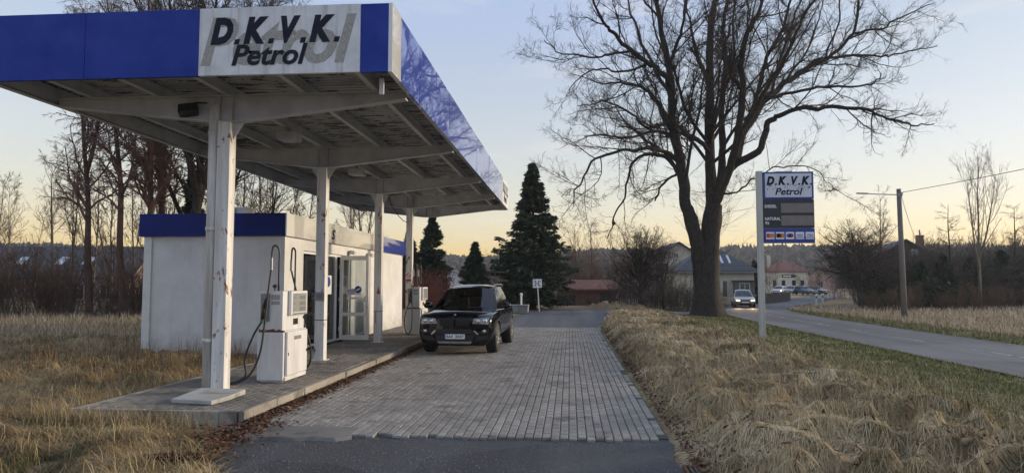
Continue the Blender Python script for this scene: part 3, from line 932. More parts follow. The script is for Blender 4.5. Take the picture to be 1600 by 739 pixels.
tag(mb.build('island_kerb', M['kerb'], bevel=0.008), kind='structure')

def station_name(mb, org, xd, width, cap, depth=.004, bold=.065):
    """the dotted initials: bold slanted capitals with square stops"""
    xd = Vector(xd); up = Vector((0, 0, 1)); org = Vector(org); k = width / 1005.0; nd = xd.cross(up)
    for ch, a, b in (('D', 0, 180), ('K', 260, 455), ('V', 552, 705), ('K', 775, 970)):
        put_text(mb, ch, org + xd * (a * k), xd, up, (b - a) * k, cap, .26, bold, depth)
    for a in (185, 452, 702, 962):
        p = org + xd * (a * k); s_ = 40 * k
        mb.prism([p, p + xd * s_, p + xd * (s_ * 1.26) + up * s_, p + xd * (s_ * .26) + up * s_], nd * depth)

# ------------------------------------------------------------------ canopy
CX0, CX1, CY0, CY1, CZ0, CZ1 = -7.97, -2.3, 8.87, 26.4, 4.5, 5.42
COLY = [10.15, 14.35, 18.75, 22.45]; COLX = -5.16
can = thing('petrol_station_canopy', 'flat white steel canopy with blue and white fascia over the pump island', 'canopy', (COLX, 17.6, 0.155))
T = 0.05
for a, b in ((CX0, -6.55), (-6.544, -4.935), (-2.72, CX1 - T)):
    mb = MB(); mb.box(a, b, CY0, CY0 + T, CZ0, CZ1 - .003); mb.build('front_fascia', M['blue_front'], can, True, bevel=0.004)
mb = MB(); mb.box(-4.93, -2.725, CY0 - .004, CY0 + T, CZ0 + .004, CZ1)
sp = mb.build('sign_panel', M['sign_white'], can, True, bevel=0.003); sp['label'] = 'dirty white name panel with dark italic lettering'
yf = CY0 - .004
mb = MB(); put_text(mb, 'Petrol', (-4.90, yf - .001, CZ0 + .13), (1, 0, 0), (0, 0, 1), 2.12, .66, .28, .03, .003)
mb.build('old_lettering_trace', M['ghost'], sp, True)
mb = MB(); station_name(mb, (-4.77, yf - .002, CZ0 + .415), (1, 0, 0), 1.76, .37)
put_text(mb, 'Petrol', (-4.47, yf - .006, CZ0 + .125), (1, 0, 0), (0, 0, 1), 1.04, .285, .26, .025, .004)
mb.build('lettering', M['letter'], sp, True)
# right-hand fascia: glossy panels, each hung a hair out of true
rng = np.random.default_rng(12)
ys = [CY0, 9.36, 10.6, 11.95, 13.3, 14.65, 16.0, 17.35, 18.7, 20.05, 21.4, 22.75, 24.1]
def leaning(mb, y0, y1, k=0.0035):
    a, b, c, d = rng.normal(0, k, 4)
    x = CX1
    mb.prism([(x + a, y0 + .004, CZ0), (x + b, y1 - .004, CZ0), (x + c, y1 - .004, CZ1), (x + d, y0 + .004, CZ1)], (-T, 0, 0))
mb = MB(); leaning(mb, ys[0], ys[1]); mb.build('corner_fascia', M['white_gloss'], can, True)
mb = MB()
for a, b in zip(ys[1:-1], ys[2:]): leaning(mb, a, b)
sf = mb.build('side_fascia', M['blue_gloss'], can, True); sf['label'] = 'glossy blue side panels mirroring the bare tree'
mb = MB(); mb.box(CX1 - T, CX1 + .004, 24.1, CY1, CZ0, CZ1); sp2 = mb.build('end_sign_panel', M['sign_white'], can, True)
mb = MB(); station_name(mb, (CX1 + .006, 24.25, CZ0 + .42), (0, 1, 0), 1.9, .36)
put_text(mb, 'Petrol', (CX1 + .006, 24.55, CZ0 + .12), (0, 1, 0), (0, 0, 1), 1.1, .27, .26, .022, .004)
mb.build('lettering', M['letter'], sp2, True)
mb = MB(); mb.box(CX0, CX0 + T, CY0 + T + .002, CY1 - T - .002, CZ0, CZ1 - .004); mb.box(CX0, CX1 - T - .002, CY1 - T, CY1, CZ0, CZ1 - .004)
mb.build('rear_fascia', M['blue_front'], can, True)
# grey backing boards and bottom angle behind the fascias
mb = MB(); e = T + .004
mb.box(CX0 + e, CX1 - e, CY0 + e, CY0 + e + .03, CZ0 + .021, 4.755); mb.box(CX0 + e, CX1 - e, CY1 - e - .03, CY1 - e, CZ0 + .021, 4.755)
mb.box(CX0 + e, CX0 + e + .03, CY0 + e + .034, CY1 - e - .034, CZ0 + .021, 4.755); mb.box(CX1 - e - .03, CX1 - e, CY0 + e + .034, CY1 - e - .034, CZ0 + .021, 4.755)
mb.box(CX0 - .003, CX0 + .10, CY0 + .10, CY1, CZ0 - .012, CZ0 - .002); mb.box(CX0 + .102, CX1 - .06, CY1 - .10, CY1, CZ0 - .012, CZ0 - .002)
mb.build('edge_angle', M['beam'], can, True)
# corrugated roof sheet: ribs run across the canopy
mb = MB(); y = CY0 + .12; k = 0; pts = []
while y < CY1 - .12:
    for dy, dz in ((0, 0), (.06, 0), (.08, .05), (.12, .05)): pts.append((y + dy, 4.76 + dz))
    y += .14
pts = [p for p in pts if p[0] < CY1 - .1]
vs = []; fs = []
for i, (yy, zz) in enumerate(pts): vs += [(CX0 + .09, yy, zz), (CX1 - .09, yy, zz)]
for i in range(len(pts) - 1): fs.append((2 * i, 2 * i + 1, 2 * i + 3, 2 * i + 2))
mb.add(vs, fs); mb.build('soffit_sheet', M['soffit'], can, True)
mb = MB(); mb.box(CX0 + .08, CX1 - .08, CY0 + .08, CY1 - .08, 5.1, 5.16); mb.build('roof_deck', M['grey_metal'], can, True)
# tapered cantilever beams on every column
def ibeam(mb, y, fl=.075, tw=.012):
    xs = [CX0 + .10, COLX - .22, COLX + .22, CX1 - .10]; zb = [4.475, 4.19, 4.19, 4.475]; zt = 4.56
    poly = [(xs[0], y - tw, zb[0]), (xs[1], y - tw, zb[1]), (xs[2], y - tw, zb[2]), (xs[3], y - tw, zb[3]), (xs[3], y - tw, zt), (xs[0], y - tw, zt)]
    mb.prism(poly, (0, 2 * tw, 0))
    mb.box(xs[0], xs[3], y - fl, y + fl, zt + .001, zt + .02)
    for a, b in ((0, 1), (1, 2), (2, 3)):
        mb.prism([(xs[a], y - fl, zb[a] - .001), (xs[b], y - fl, zb[b] - .001), (xs[b], y - fl, zb[b] - .02), (xs[a], y - fl, zb[a] - .02)], (0, 2 * fl, 0))
    for xx in (COLX - .1, COLX + .1):
        mb.box(xx - .006, xx + .006, y - fl + .004, y - tw - .001, zb[1], zt); mb.box(xx - .006, xx + .006, y + tw + .001, y + fl - .004, zb[1], zt)
for y in COLY:
    mb = MB(); ibeam(mb, y); mb.build('beam', M['beam'], can, True)
mb = MB(); ibeam(mb, 25.6); mb.build('beam', M['beam'], can, True)
for px in (-7.3, -6.25, -5.16, -3.95, -2.85):
    mb = MB(); tw = .04
    mb.box(px - .006, px + .006, CY0 + .1, CY1 - .1, 4.605, 4.735); mb.box(px - tw, px + tw, CY0 + .1, CY1 - .1, 4.585, 4.603); mb.box(px - tw, px + tw, CY0 + .1, CY1 - .1, 4.737, 4.751)
    mb.build('purlin', M['beam'], can, True)
for k, y in enumerate(COLY):
    mb = MB(); h = .1
    mb.box(COLX - h, COLX + h, y - h, y + h, .157, 4.168); mb.box(COLX - .15, COLX + .15, y - .15, y + .15, .156, .172)
    c = mb.build('column', M['column'], can, True, bevel=.012)
    mb = MB()
    for sx in (-1, 1):
        mb.prism([(COLX + sx * (h + .002), y - .008, 4.15), (COLX + sx * (h + .16), y - .008, 4.15), (COLX + sx * (h + .002), y - .008, 3.91)], (0, .016, 0))
    mb.box(COLX - .26, COLX + .26, y - .08, y + .08, 4.1685, 4.1692)
    mb.build('bracket', M['beam'], c, True)
    if k:
        mb = MB(); mb.box(COLX - h - .004, COLX + h + .004, y - h - .004, y + h + .004, .98, .995); mb.build('steel_band', M['black_metal'], c, True)
mb = MB()
PX, PY = -5.345, 10.12
mb.tube([(PX, PY, .21), (PX, PY, 3.0), (PX, PY, 4.35), (PX + .02, PY + .1, 4.5), (PX + .02, PY + .3, 4.76)], .078, 14)
for z in (.9, 2.55, 4.0): mb.lathe([(.084, -.03), (.088, -.03), (.088, .03), (.084, .03)], (PX, PY, z), n=14)
dp = mb.build('downpipe', M['pipe'], can, True, smooth=True)
mb = MB(); mb.box(-2.56, -2.5, CY0 + .35, CY0 + .38, 4.30, 4.52); mb.build('drip_spout', M['white_metal'], can, True)
# cable looping off the last column
mb = MB(); mb.tube([(-5.9, 22.4, 4.62), (-5.75, 22.4, 4.25), (-5.55, 22.35, 3.95), (-5.35, 22.34, 3.75), (-5.22, 22.33, 3.7)], .012, 6); mb.build('loose_cable', M['black'], can, True, smooth=True)

# floodlights hanging from the canopy
def canopy_light(x, y, lab):
    t = thing('canopy_floodlight', lab, 'floodlight', (x, y, 4.572), 0, 'floodlights under the canopy')
    mb = MB(); mb.box(-.17, .17, -.2, .2, -.20, -.06); mb.box(-.03, .03, -.03, .03, -.06, .012)
    mb.build('housing', M['beam'], t, bevel=.012)
    mb = MB(); mb.box(-.13, .13, -.16, .16, -.208, -.202); mb.build('lens', M['display'], t)
canopy_light(-5.16, 12.5, 'square floodlight under the canopy between the first two columns')
canopy_light(-5.16, 16.7, 'square floodlight under the canopy between the second and third columns')
canopy_light(-4.2, 20.7, 'square floodlight under the canopy near the last column')
t = thing('spotlight', 'small black spotlight clamped beside the top of the downpipe column', 'spotlight', (-5.62, 10.1, 4.42))
mb = MB(); mb.obox((-.10, -.06, -.07), (.13, .03, .02), (-.03, .09, -.02), (-.01, .02, .07)); mb.build('housing', M['black_metal'], t, bevel=.01)
mb = MB(); mb.tube([(0, 0, .0), (-.02, -.02, .05)], .014, 6); mb.cyl((-.02, -.02, .05), (.15, .02, .05), .012, n=6); mb.build('bracket', M['black_metal'], t)

# signs stuck on columns
t = thing('no_smoking_sign', 'white and red no smoking sign on the farthest canopy column', 'sign', (COLX, COLY[3] - .105, 1.95))
mb = MB(); mb.box(-.1, .1, -.008, 0, -.16, .14); mb.build('plate', M['white_print'], t)
mb = MB()
for k in range(24):
    a, b = 2 * math.pi * k / 24, 2 * math.pi * (k + 1) / 24
    mb.add([(.085 * math.cos(a), -.010, .04 + .085 * math.sin(a)), (.085 * math.cos(b), -.010, .04 + .085 * math.sin(b)), (.065 * math.cos(b), -.010, .04 + .065 * math.sin(b)), (.065 * math.cos(a), -.010, .04 + .065 * math.sin(a))], [(0, 1, 2, 3)])
mb.obox((0, -.011, .04), (.05, 0, -.05), (0, .001, 0), (.006, 0, .006)); mb.box(-.09, .09, -.011, -.009, -.15, -.075)
mb.build('red_ring', M['red'], t)
mb = MB(); mb.box(-.045, .03, -.0095, -.0085, .03, .05); mb.build('cigarette', M['black'], t)
t = thing('warning_sticker', 'small red triangle sticker on the third canopy column', 'sticker', (COLX + .03, COLY[2] - .105, 1.46))
mb = MB(); mb.prism([(-.045, 0, 0), (.045, 0, 0), (0, 0, .2)], (0, -.004, 0)); mb.build('triangle', M['red'], t)
mb = MB(); mb.prism([(-.02, -.006, .02), (.02, -.006, .02), (0, -.006, .1)], (0, -.001, 0)); mb.build('pictogram', M['card_red'], t)
t = thing('notice_plate', 'small dark grey plate on the second canopy column', 'plate', (COLX, COLY[1] - .105, 1.47))
mb = MB(); mb.box(-.105, .105, -.006, 0, -.09, .09); mb.build('plate', M['grey_metal'], t, bevel=.003)
mb = MB(); mb.box(-.06, .06, -.008, -.0065, -.05, .05); mb.build('worn_face', M['segment'], t)

# the pale concrete slab lying in front of the first column
mb = MB(); rng = np.random.default_rng(9)
poly = [(-5.30, 9.10), (-4.68, 8.98), (-4.63, 9.35), (-4.65, 9.90), (-5.36, 9.98)]
n = len(poly); mb.add([(x, y, .212 + .02 * (y - 9)) for x, y in poly] + [(x, y, .156) for x, y in poly], [tuple(range(n)), tuple(range(2 * n - 1, n - 1, -1))] + [(i, n + i, n + (i + 1) % n, (i + 1) % n) for i in range(n)])
tag(mb.build('concrete_slab', M['slab'], bevel=.012), 'pale cracked concrete slab lying at the foot of the first canopy column', 'slab')

# ------------------------------------------------------------------ kiosk
KX0, KX1, KY0, KY1 = -9.6, -6.36, 15.3, 26.45
kio = thing('station_kiosk', 'flat-roofed white kiosk with a dark blue roof band and open glass door', 'kiosk', ((KX0 + KX1) / 2, 20.8, 0.0))
W = .24; O0, O1, OT = 16.42, 20.15, 2.53
mb = MB()
mb.box(KX0, KX1, KY0, KY0 + W, -.1, 2.85)                           # gable towards the road
mb.box(KX0, KX0 + W, KY0 + W, KY1 - W, -.1, 2.85); mb.box(KX0, KX1, KY1 - W, KY1, -.1, 2.85)
mb.box(KX1 - W, KX1, KY0 + W, O0, -.1, 2.85); mb.box(KX1 - W, KX1, O1, KY1 - W, -.1, 2.85); mb.box(KX1 - W, KX1, O0, O1, OT, 2.85)
mb.build('wall', M['wall'], kio, True)
mb = MB(); mb.box(KX0 - .05, KX1 - .02, KY0 - .004 - .04, KY0 - .004, -.08, .18); mb.build('plinth', M['concrete'], kio, True)
mb = MB(); mb.box(KX0 - .04, KX0 + .14, KY0 - .05, KY0 - .003, .19, 2.79); mb.build('corner_trim', M['white_metal'], kio, True, bevel=.006)
mb = MB(); mb.box(KX0 + W, KX1 - W, KY0 + W, KY1 - W, .12, .16); mb.build('floor', M['concrete'], kio, True)
mb = MB(); mb.box(KX0 - .02, KX1 + .02, KY0 - .02, KY1 + .02, 2.852, 3.0); mb.build('roof', M['grey_metal'], kio, True)
BX0, BX1, BY0, BY1, BZ0, BZ1 = KX0 - .13, KX1 + .08, KY0 - .11, KY1 + .22, 2.80, 3.31
mb = MB(); mb.box(BX0, -9.35, BY0, BY0 + .05, BZ0, BZ1); mb.box(-9.346, BX1 - .03, BY0, BY0 + .05, BZ0, BZ1); mb.box(BX0, BX0 + .05, BY0 + .052, BY1, BZ0, BZ1); mb.box(BX0 + .052, BX1 - .06, BY1 - .05, BY1, BZ0, BZ1)
rb = mb.build('roof_band', M['blue_band'], kio, True)
mb = MB(); rng = np.random.default_rng(4)
for a, b in ((BY0, 17.25), (17.25, 19.4), (19.4, 21.3), (21.3, 23.0)):
    j = rng.normal(0, .003, 2); mb.prism([(BX1 + j[0], a + .003, BZ0), (BX1 + j[1], b - .003, BZ0), (BX1 + j[1], b - .003, BZ1), (BX1 + j[0], a + .003, BZ1)], (-.05, 0, 0))
wb = mb.build('white_roof_band', M['white_gloss'], kio, True)
mb = MB(); put_text(mb, 'S', (BX1 + .004, 18.15, 2.90), (0, 1, 0), (0, 0, 1), .30, .26, .22, .02, .006); mb.build('lettering', M['letter'], wb, True)
mb = MB(); put_text(mb, 'hop', (BX1 + .004, 18.55, 2.90), (0, 1, 0), (0, 0, 1), .75, .24, .22, .02, .004)
mb.build('old_lettering_trace', M['letter_pale'], wb, True)
mb = MB(); mb.box(BX1 - .05, BX1 - .002, 23.004, BY1, BZ0, BZ1); mb.build('blue_roof_band', M['blue_gloss'], kio, True)
mb = MB(); mb.box(BX0 + .06, BX1 - .06, BY0 + .06, BY1 - .06, 2.79, 2.80); mb.build('eave_soffit', M['beam'], kio, True)
# shop window: two fixed panes in white frames
def framed(mb, y0, y1, z0, z1, x, t=.06, d=.07):
    mb.box(x - d, x, y0, y0 + t, z0, z1); mb.box(x - d, x, y1 - t, y1, z0, z1); mb.box(x - d, x, y0 + t, y1 - t, z0, z0 + t); mb.box(x - d, x, y0 + t, y1 - t, z1 - t, z1)
xw = KX1 - .05
for y0, y1 in ((16.43, 17.62), (17.63, 18.98)):
    mb = MB(); framed(mb, y0, y1, .17, 2.52, xw)
    wf = mb.build('window', M['pvc'], kio, True, bevel=.006)
    mb = MB(); mb.box(xw - .045, xw - .035, y0 + .06, y1 - .06, .23, 2.46); mb.build('pane', M['glass'], wf, True)
mb = MB(); framed(mb, 18.99, 20.14, .165, 2.52, xw, .05); mb.build('door_frame', M['pvc'], kio, True, bevel=.006)
# the door leaf stands open, square to the wall
DY = 19.12; DX0, DX1 = KX1 + .01, KX1 + .83
mb = MB(); a = .085
mb.box(DX0, DX0 + a, DY - .03, DY + .03, .19, 2.5); mb.box(DX1 - a, DX1, DY - .03, DY + .03, .19, 2.5)
mb.box(DX0 + a, DX1 - a, DY - .03, DY + .03, .19, .32); mb.box(DX0 + a, DX1 - a, DY - .03, DY + .03, 2.38, 2.5); mb.box(DX0 + a, DX1 - a, DY - .03, DY + .03, .84, .94)
door = mb.build('door', M['pvc'], kio, True, bevel=.008)
mb = MB(); mb.box(DX0 + a, DX1 - a, DY - .006, DY + .006, .32, .84); mb.box(DX0 + a, DX1 - a, DY - .006, DY + .006, .94, 2.38); mb.build('pane', M['glass'], door, True)
mb = MB(); mb.tube([(DX1 - .04 - .05 * math.sin(math.pi * k / 10) * 1.6, DY - .07, 1.08 + .34 * k / 10) for k in range(11)], .014, 8); mb.cyl((DX1 - .04, DY - .07, 1.09), (DX1 - .04, DY - .03, 1.09), .012, n=6); mb.cyl((DX1 - .04, DY - .07, 1.41), (DX1 - .04, DY - .03, 1.41), .012, n=6)
mb.build('handle', M['chrome'], door, True, smooth=True)
mb = MB(); mb.mat(0).box(DX0 + .19, DX0 + .60, DY - .010, DY - .0075, 1.42, 1.60); mb.box(DX0 + .2, DX0 + .58, DY - .010, DY - .0075, 1.30, 1.36)
mb.mat(1)
for k in range(4): mb.box(DX0 + .21, DX0 + .42, DY - .0125, DY - .0105, 1.445 + k * .036, 1.46 + k * .036)
mb.prism([(DX0 + .52 + .1 * math.cos(t_), DY - .0115, 1.57 + .1 * math.sin(t_)) for t_ in np.linspace(0, 2 * math.pi, 20, endpoint=False)], (0, -.003, 0))
mb.mat(2); mb.obox((DX0 + .52, DY - .016, 1.57), (.06, 0, .03), (0, .0008, 0), (-.008, 0, .016))
mb.build('door_sticker', [M['white_print'], M['blue_sign'], M['white_print']], door, True)
for z in (.5, 1.3, 2.2):
    mb = MB(); mb.cyl((DX0 - .005, DY - .035, z - .05), (DX0 - .005, DY - .035, z + .05), .014, n=8); mb.build('hinge', M['white_metal'], door, True)
mb = MB(); mb.mat(0).box(xw - .034, xw - .032, 18.15, 18.7, 1.45, 1.95); mb.mat(1)
mb.prism([(xw - .031, 18.42 + .18 * math.cos(t_), 1.78 + .14 * math.sin(t_)) for t_ in np.linspace(0, 2 * math.pi, 18, endpoint=False)], (.002, 0, 0))
mb.build('window_sticker', [M['white_print'], M['blue_sign']], kio, True)
# what shows inside
mb = MB(); mb.box(KX0 + .3, KX0 + .7, 17.5, 24, .16, 2.1); mb.box(-8.3, -7.7, 19.6, 22.5, .16, 1.1); mb.box(-7.0, -6.75, 16.6, 17.5, .16, 1.35); mb.build('shelving', M['interior'], kio, True)
mb = MB(); mb.box(-7.5, -6.75, 21.6, 21.66, .16, 1.65); mb.build('counter_board', M['interior_blue'], kio, True)
mb = MB(); mb.box(-7.3, -6.95, 17.9, 18.5, .16, .9); mb.build('stool', M['interior_blue'], kio, True)
# small things on the kiosk
for y, lab in ((19.9, 'small white lamp on the kiosk wall right above the open door'), (21.75, 'small white lamp on the kiosk wall beyond the third canopy column')):
    t = thing('wall_lamp', lab, 'lamp', (KX1, y, 2.63), 0, 'lamps on the kiosk wall')
    mb = MB(); mb.box(.002, .06, -.05, .05, -.05, .05); mb.build('base', M['white_metal'], t)
    mb = MB(); mb.obox((.13, 0, -.01), (.07, 0, -.02), (0, .11, 0), (.012, 0, .05)); mb.build('lamp_head', M['white_metal'], t, bevel=.01)
t = thing('air_conditioner', 'grey air conditioner box on the flat kiosk roof', 'air conditioner', (-8.75, 18.0, 3.0))
mb = MB(); mb.box(-.28, .28, -.25, .25, .1, .74); mb.build('housing', M['beam'], t, bevel=.015)
mb = MB()
for k in range(6): mb.box(-.22, .05, -.262, -.252, .44 + .045 * k, .46 + .045 * k)
mb.build('grille', M['black_metal'], t)
for a in (-.26, .2):
    mb = MB(); mb.box(a, a + .06, -.2, .2, .0, .098); mb.build('foot', M['grey_metal'], t)

# ------------------------------------------------------------------ petrol pumps
def hose(mb, pts, r=.017): mb.tube(catmull(pts, 6), r, 8)
def make_pump(label, loc, first):
    t = thing('petrol_pump', label, 'petrol pump', loc, 0, 'petrol pumps on the island')
    P = M['pump_white']
    mb = MB(); mb.box(-.235, .20, -.48, .48, .03, .80); mb.box(-.2, .17, -.45, .45, 0, .03)
    mb.build('cabinet', P, t, bevel=.015)
    mb = MB(); mb.box(.203, .245, -.42, .44, .1, .80); mb.box(.203, .225, -.44, .46, .02, .09); mb.build('front_cover', P, t, bevel=.02)
    mb = MB(); mb.box(-.215, .17, -.46, .46, .82, 1.46); mb.box(-.225, .21, -.47, .47, .801, .82); up = mb.build('upper_housing', P, t, bevel=.012)
    mb = MB(); mb.box(.173, .235, -.26, .44, 1.06, 1.46); d = mb.build('display_head', P, t, bevel=.015)
    mb = MB(); mb.box(.236, .240, -.20, .38, 1.11, 1.42); dd = mb.build('display', M['display'], d)
    mb = MB(); 
    for z in (1.35, 1.25, 1.16):
        for k in range(4): mb.box(.2405, .243, .08 + k * .065, .125 + k * .065, z - .03, z + .03)
        mb.box(.2405, .243, -.16, -.09, z - .012, z + .012)
    mb.box(.2405, .244, -.2, .38, 1.06 + .012, 1.095)
    mb.build('digits', M['segment'], dd)
    mb = MB(); mb.box(.173, .182, -.02, .16, .90, 1.0); e = mb.build('maker_badge', M['black'], up)
    mb = MB(); mb.prism([(.183, .07 + .05 * math.cos(a), .95 + .033 * math.sin(a)) for a in np.linspace(0, 6.283, 16, endpoint=False)], (.002, 0, 0)); mb.build('badge_emblem', M['chrome'], e)
    mb = MB(); mb.box(.173, .18, .40, .44, .98, 1.03); mb.build('lock', M['black'], up)
    mb = MB(); mb.box(-.02, .12, -.4625, -.4605, 1.32, 1.40); mb.box(-.02, .12, -.4625, -.4605, 1.24, 1.30); mb.build('label', M['display'], up)
    mb = MB(); mb.box(.2455, .2475, -.15, .15, .66, .72); mb.build('maker_plate', M['grey_metal'], t)
    mb = MB()
    for yy in (-.38, .40): mb.box(.2455, .249, yy - .015, yy + .015, .42, .47)
    mb.build('cover_lock', M['black'], t)
    # rust where the upper housing meets the cabinet
    mb = MB(); rng = np.random.default_rng(17)
    mb.add([(-.215 + .43 * k / 14, -.4725, .815 + (.01 + .045 * rng.random()) * (1 if k < 13 else .3)) for k in range(15)] + [(-.215 + .43 * k / 14, -.4725, .803) for k in range(15)], [(k, 15 + k, 16 + k, k + 1) for k in range(14)])
    mb.build('rust_streak', M['rust'], up)
    # nozzle pockets on both narrow ends, with nozzle, mast and hose
    for sy in (-1, 1):
        y = sy * .46
        mb = MB(); mb.box(-.19, -.04, min(y, y + sy * .03), max(y, y + sy * .03), .98, 1.42); mb.build('nozzle_holder', M['grey_metal'], up, bevel=.006)
        mb = MB()
        yy = y + sy * .075
        mb.tube([(-.11, yy, 1.24), (-.115, yy + sy * .01, 1.12), (-.13, yy + sy * .02, 1.0)], [.026, .03, .024], 8)
        mb.tube([(-.11, yy, 1.24), (-.10, yy - sy * .02, 1.31), (-.09, yy - sy * .05, 1.345)], [.022, .016, .012], 8)
        mb.tube([(-.09, yy + sy * .01, 1.22), (-.05, yy + sy * .03, 1.14), (-.09, yy + sy * .03, 1.03)], .009, 6)
        nz = mb.build('nozzle', M['black'], t, smooth=True)
        mb = MB(); mb.tube([(-.128, yy + sy * .02, 1.01), (-.136, yy + sy * .025, .94)], .028, 8); mb.build('grip', M['green_grip'], nz)
        mx, my = (.06, -.38) if sy < 0 else (.02, .40)
        mb = MB(); mb.tube(catmull([(mx, my, 1.461), (mx, my, 1.9), (mx, my, 2.1), (mx - .02, my + sy * .02, 2.17), (mx - .06, my + sy * .04, 2.2), (mx - .09, my + sy * .06, 2.15), (mx - .1, my + sy * .07, 1.95)], 4), .016, 8)
        ms = mb.build('hose_mast', M['black_metal'], t, smooth=True)
        mb = MB(); mb.cyl((mx - .1, my + sy * .07, 2.0), (mx - .1, my + sy * .07, 1.80), .024, n=8); mb.build('swivel', M['grey_metal'], ms)
        mb = MB()
        a = (mx - .1, my + sy * .07, 1.82)
        if sy < 0 and first:
            hose(mb, [a, (-.05, -.54, 1.4), (-.07, -.60, .9), (-.10, -.66, .5), (-.2, -.72, .2), (-.35, -.80, .06), (-.60, -.95, .022), (-.85, -1.0, .02), (-.70, -.86, .022), (-.45, -.78, .04), (-.3, -.72, .15), (-.34, -.68, .4), (-.24, -.62, .75), (-.14, -.565, .96)])
        elif sy < 0:
            hose(mb, [a, (-.05, -.55, 1.4), (-.02, -.6, .8), (-.03, -.64, .3), (-.1, -.66, .08), (-.2, -.66, .12), (-.26, -.62, .45), (-.2, -.58, .8), (-.14, -.565, .96)])
        else:
            hose(mb, [a, (.0, .55, 1.4), (.12, .58, .9), (.22, .64, .5), (.2, .7, .2), (.05, .72, .04), (-.1, .68, .1), (-.16, .62, .5), (-.14, .565, .96)])
        mb.build('hose', M['black'], t, smooth=True)
    mb = MB(); mb.lathe([(.012, 0), (.012, .05), (.035, .055), (.038, .09), (.02, .105)], (.02, -.43, 1.461), n=10); mb.build('filler_cap', M['black'], t)
    return t
make_pump('white petrol pump with a rust streak and two black hoses, near the first column', (-4.78, 11.52, .158), True)
p2 = make_pump('white petrol pump beside the black car and farthest column', (-4.74, 21.75, .158), False)
mb = MB()
for k in range(3): mb.lathe([(.03, 0), (.03, .05), (.015, .07)], (-.1 + .09 * k, -.3, 1.461), n=10)
mb.build('red_caps', M['red'], p2)

# ------------------------------------------------------------------ price sign on its post
SX, SY = 5.98, 22.6
sgz = gz(SX, SY)
sig = thing('price_sign', 'tall roadside price board on a grey post in the grass', 'price sign', (SX, SY, sgz))
mb = MB(); mb.box(-.1, .07, -.09, .09, -.3, 5.26 - sgz); mb.build('post', M['galv'], sig, bevel=.012)
def zz(z): return z - sgz
SW0, SW1 = .085, 1.62
def plate(z0, z1, mat, name): 
    mb = MB(); mb.box(SW0, SW1, -.10, .10, zz(z0), zz(z1)); return mb.build(name, mat, sig, bevel=.006)
bx = plate(4.36, 5.22, M['blue_sign'], 'name_board')
mb = MB(); mb.box(SW0 + .06, SW1 - .06, -.106, -.1015, zz(4.42), zz(5.165)); mb.build('board_face', M['sign_face'], bx)
mb = MB(); station_name(mb, (SW0 + .10, -.1065, zz(4.80)), (1, 0, 0), 1.38, .28, .003); put_text(mb, 'Petrol', (SW0 + .36, -.108, zz(4.49)), (1, 0, 0), (0, 0, 1), .84, .22, .24, .022, .003); mb.build('lettering', M['letter'], bx)
mb = MB(); rng = np.random.default_rng(6)
for k in range(26):
    x = SW0 + .12 + rng.uniform(0, 1.3); z = zz(4.72 + rng.normal(0, .045)); L = rng.uniform(.02, .07); a = rng.uniform(.2, 1.4)
    mb.obox((x, -.1105, z), (L * math.cos(a) / 2, 0, L * math.sin(a) / 2), (0, .0008, 0), (-.008 * math.sin(a), 0, .008 * math.cos(a)))
mb.build('old_lettering_scraps', M['letter'], bx)
pb = plate(3.46, 4.345, M['sign_black'], 'price_board')
mb = MB(); put_text(mb, 'DIESEL', (SW0 + .035, -.104, zz(4.09)), (1, 0, 0), (0, 0, 1), .36, .095, 0, .025, .003)
put_text(mb, 'NATURAL', (SW0 + .035, -.104, zz(3.70)), (1, 0, 0), (0, 0, 1), .47, .095, 0, .025, .003); put_text(mb, '95', (SW0 + .035, -.104, zz(3.565)), (1, 0, 0), (0, 0, 1), .12, .095, 0, .012, .003)
mb.build('lettering', M['white_print'], pb)
for z0, z1 in ((3.93, 4.23), (3.535, 3.845)):
    mb = MB(); mb.box(SW0 + .53, SW1 - .02, -.107, -.1005, zz(z0), zz(z1)); d = mb.build('price_display', M['price_lcd'], pb)
    for k in range(4):
        mb = MB(); x = SW0 + .58 + k * .24
        for zc in (z0 + .03, (z0 + z1) / 2, z1 - .03): mb.box(x + .02, x + .15, -.1085, -.1072, zz(zc) - .010, zz(zc) + .010)
        for xx in (x, x + .17):
            mb.box(xx - .01, xx + .01, -.1085, -.1072, zz(z0 + .045), zz((z0 + z1) / 2 - .015)); mb.box(xx - .01, xx + .01, -.1085, -.1072, zz((z0 + z1) / 2 + .015), zz(z1 - .045))
        mb.build('blank_digit', M['segment'], d)
cb = plate(2.99, 3.445, M['blue_sign'], 'card_board')
for k in range(5):
    x0 = SW0 + .055 + k * .30; x1 = x0 + .25; zc = zz(3.22)
    mb = MB(); mb.mat(0).box(x0, x1, -.104, -.1015, zc - .11, zc + .11)
    def disc(cx, mi, r=.07):
        mb.mat(mi).prism([(cx + r * math.cos(a), -.1045, zc + r * math.sin(a)) for a in np.linspace(0, 6.283, 20, endpoint=False)], (0, -.0015 - .001 * (mi != 1), 0))
    if k < 2:
        mb.mat(1).box(x0 + .01, x1 - .01, -.1055, -.1045, zc - .065, zc + .065); disc(x0 + .085, 1 if k == 0 else 2); disc(x0 + .165, 4)
        mats = [M['white_print'], M['card_red'], M['letter'] if k else M['card_red'], M['card_blue'], M['card_orange']]
    elif k == 2:
        disc(x0 + .085, 3); disc(x0 + .165, 2); mats = [M['white_print'], M['card_red'], M['card_red'], M['card_blue'], M['card_orange']]
    else:
        mb.mat(1).box(x0, x1, -.106, -.1045, zc - .075, zc - .05)
        put_text(mb.mat(1), 'VISA', (x0 + .03, -.105, zc - .03), (1, 0, 0), (0, 0, 1), .19, .08, .2, .02, .002); mats = [M['white_print'], M['blue_sign'], M['blue_sign'], M['card_blue'], M['card_orange']]
    mb.build('card_logo', mats, cb)
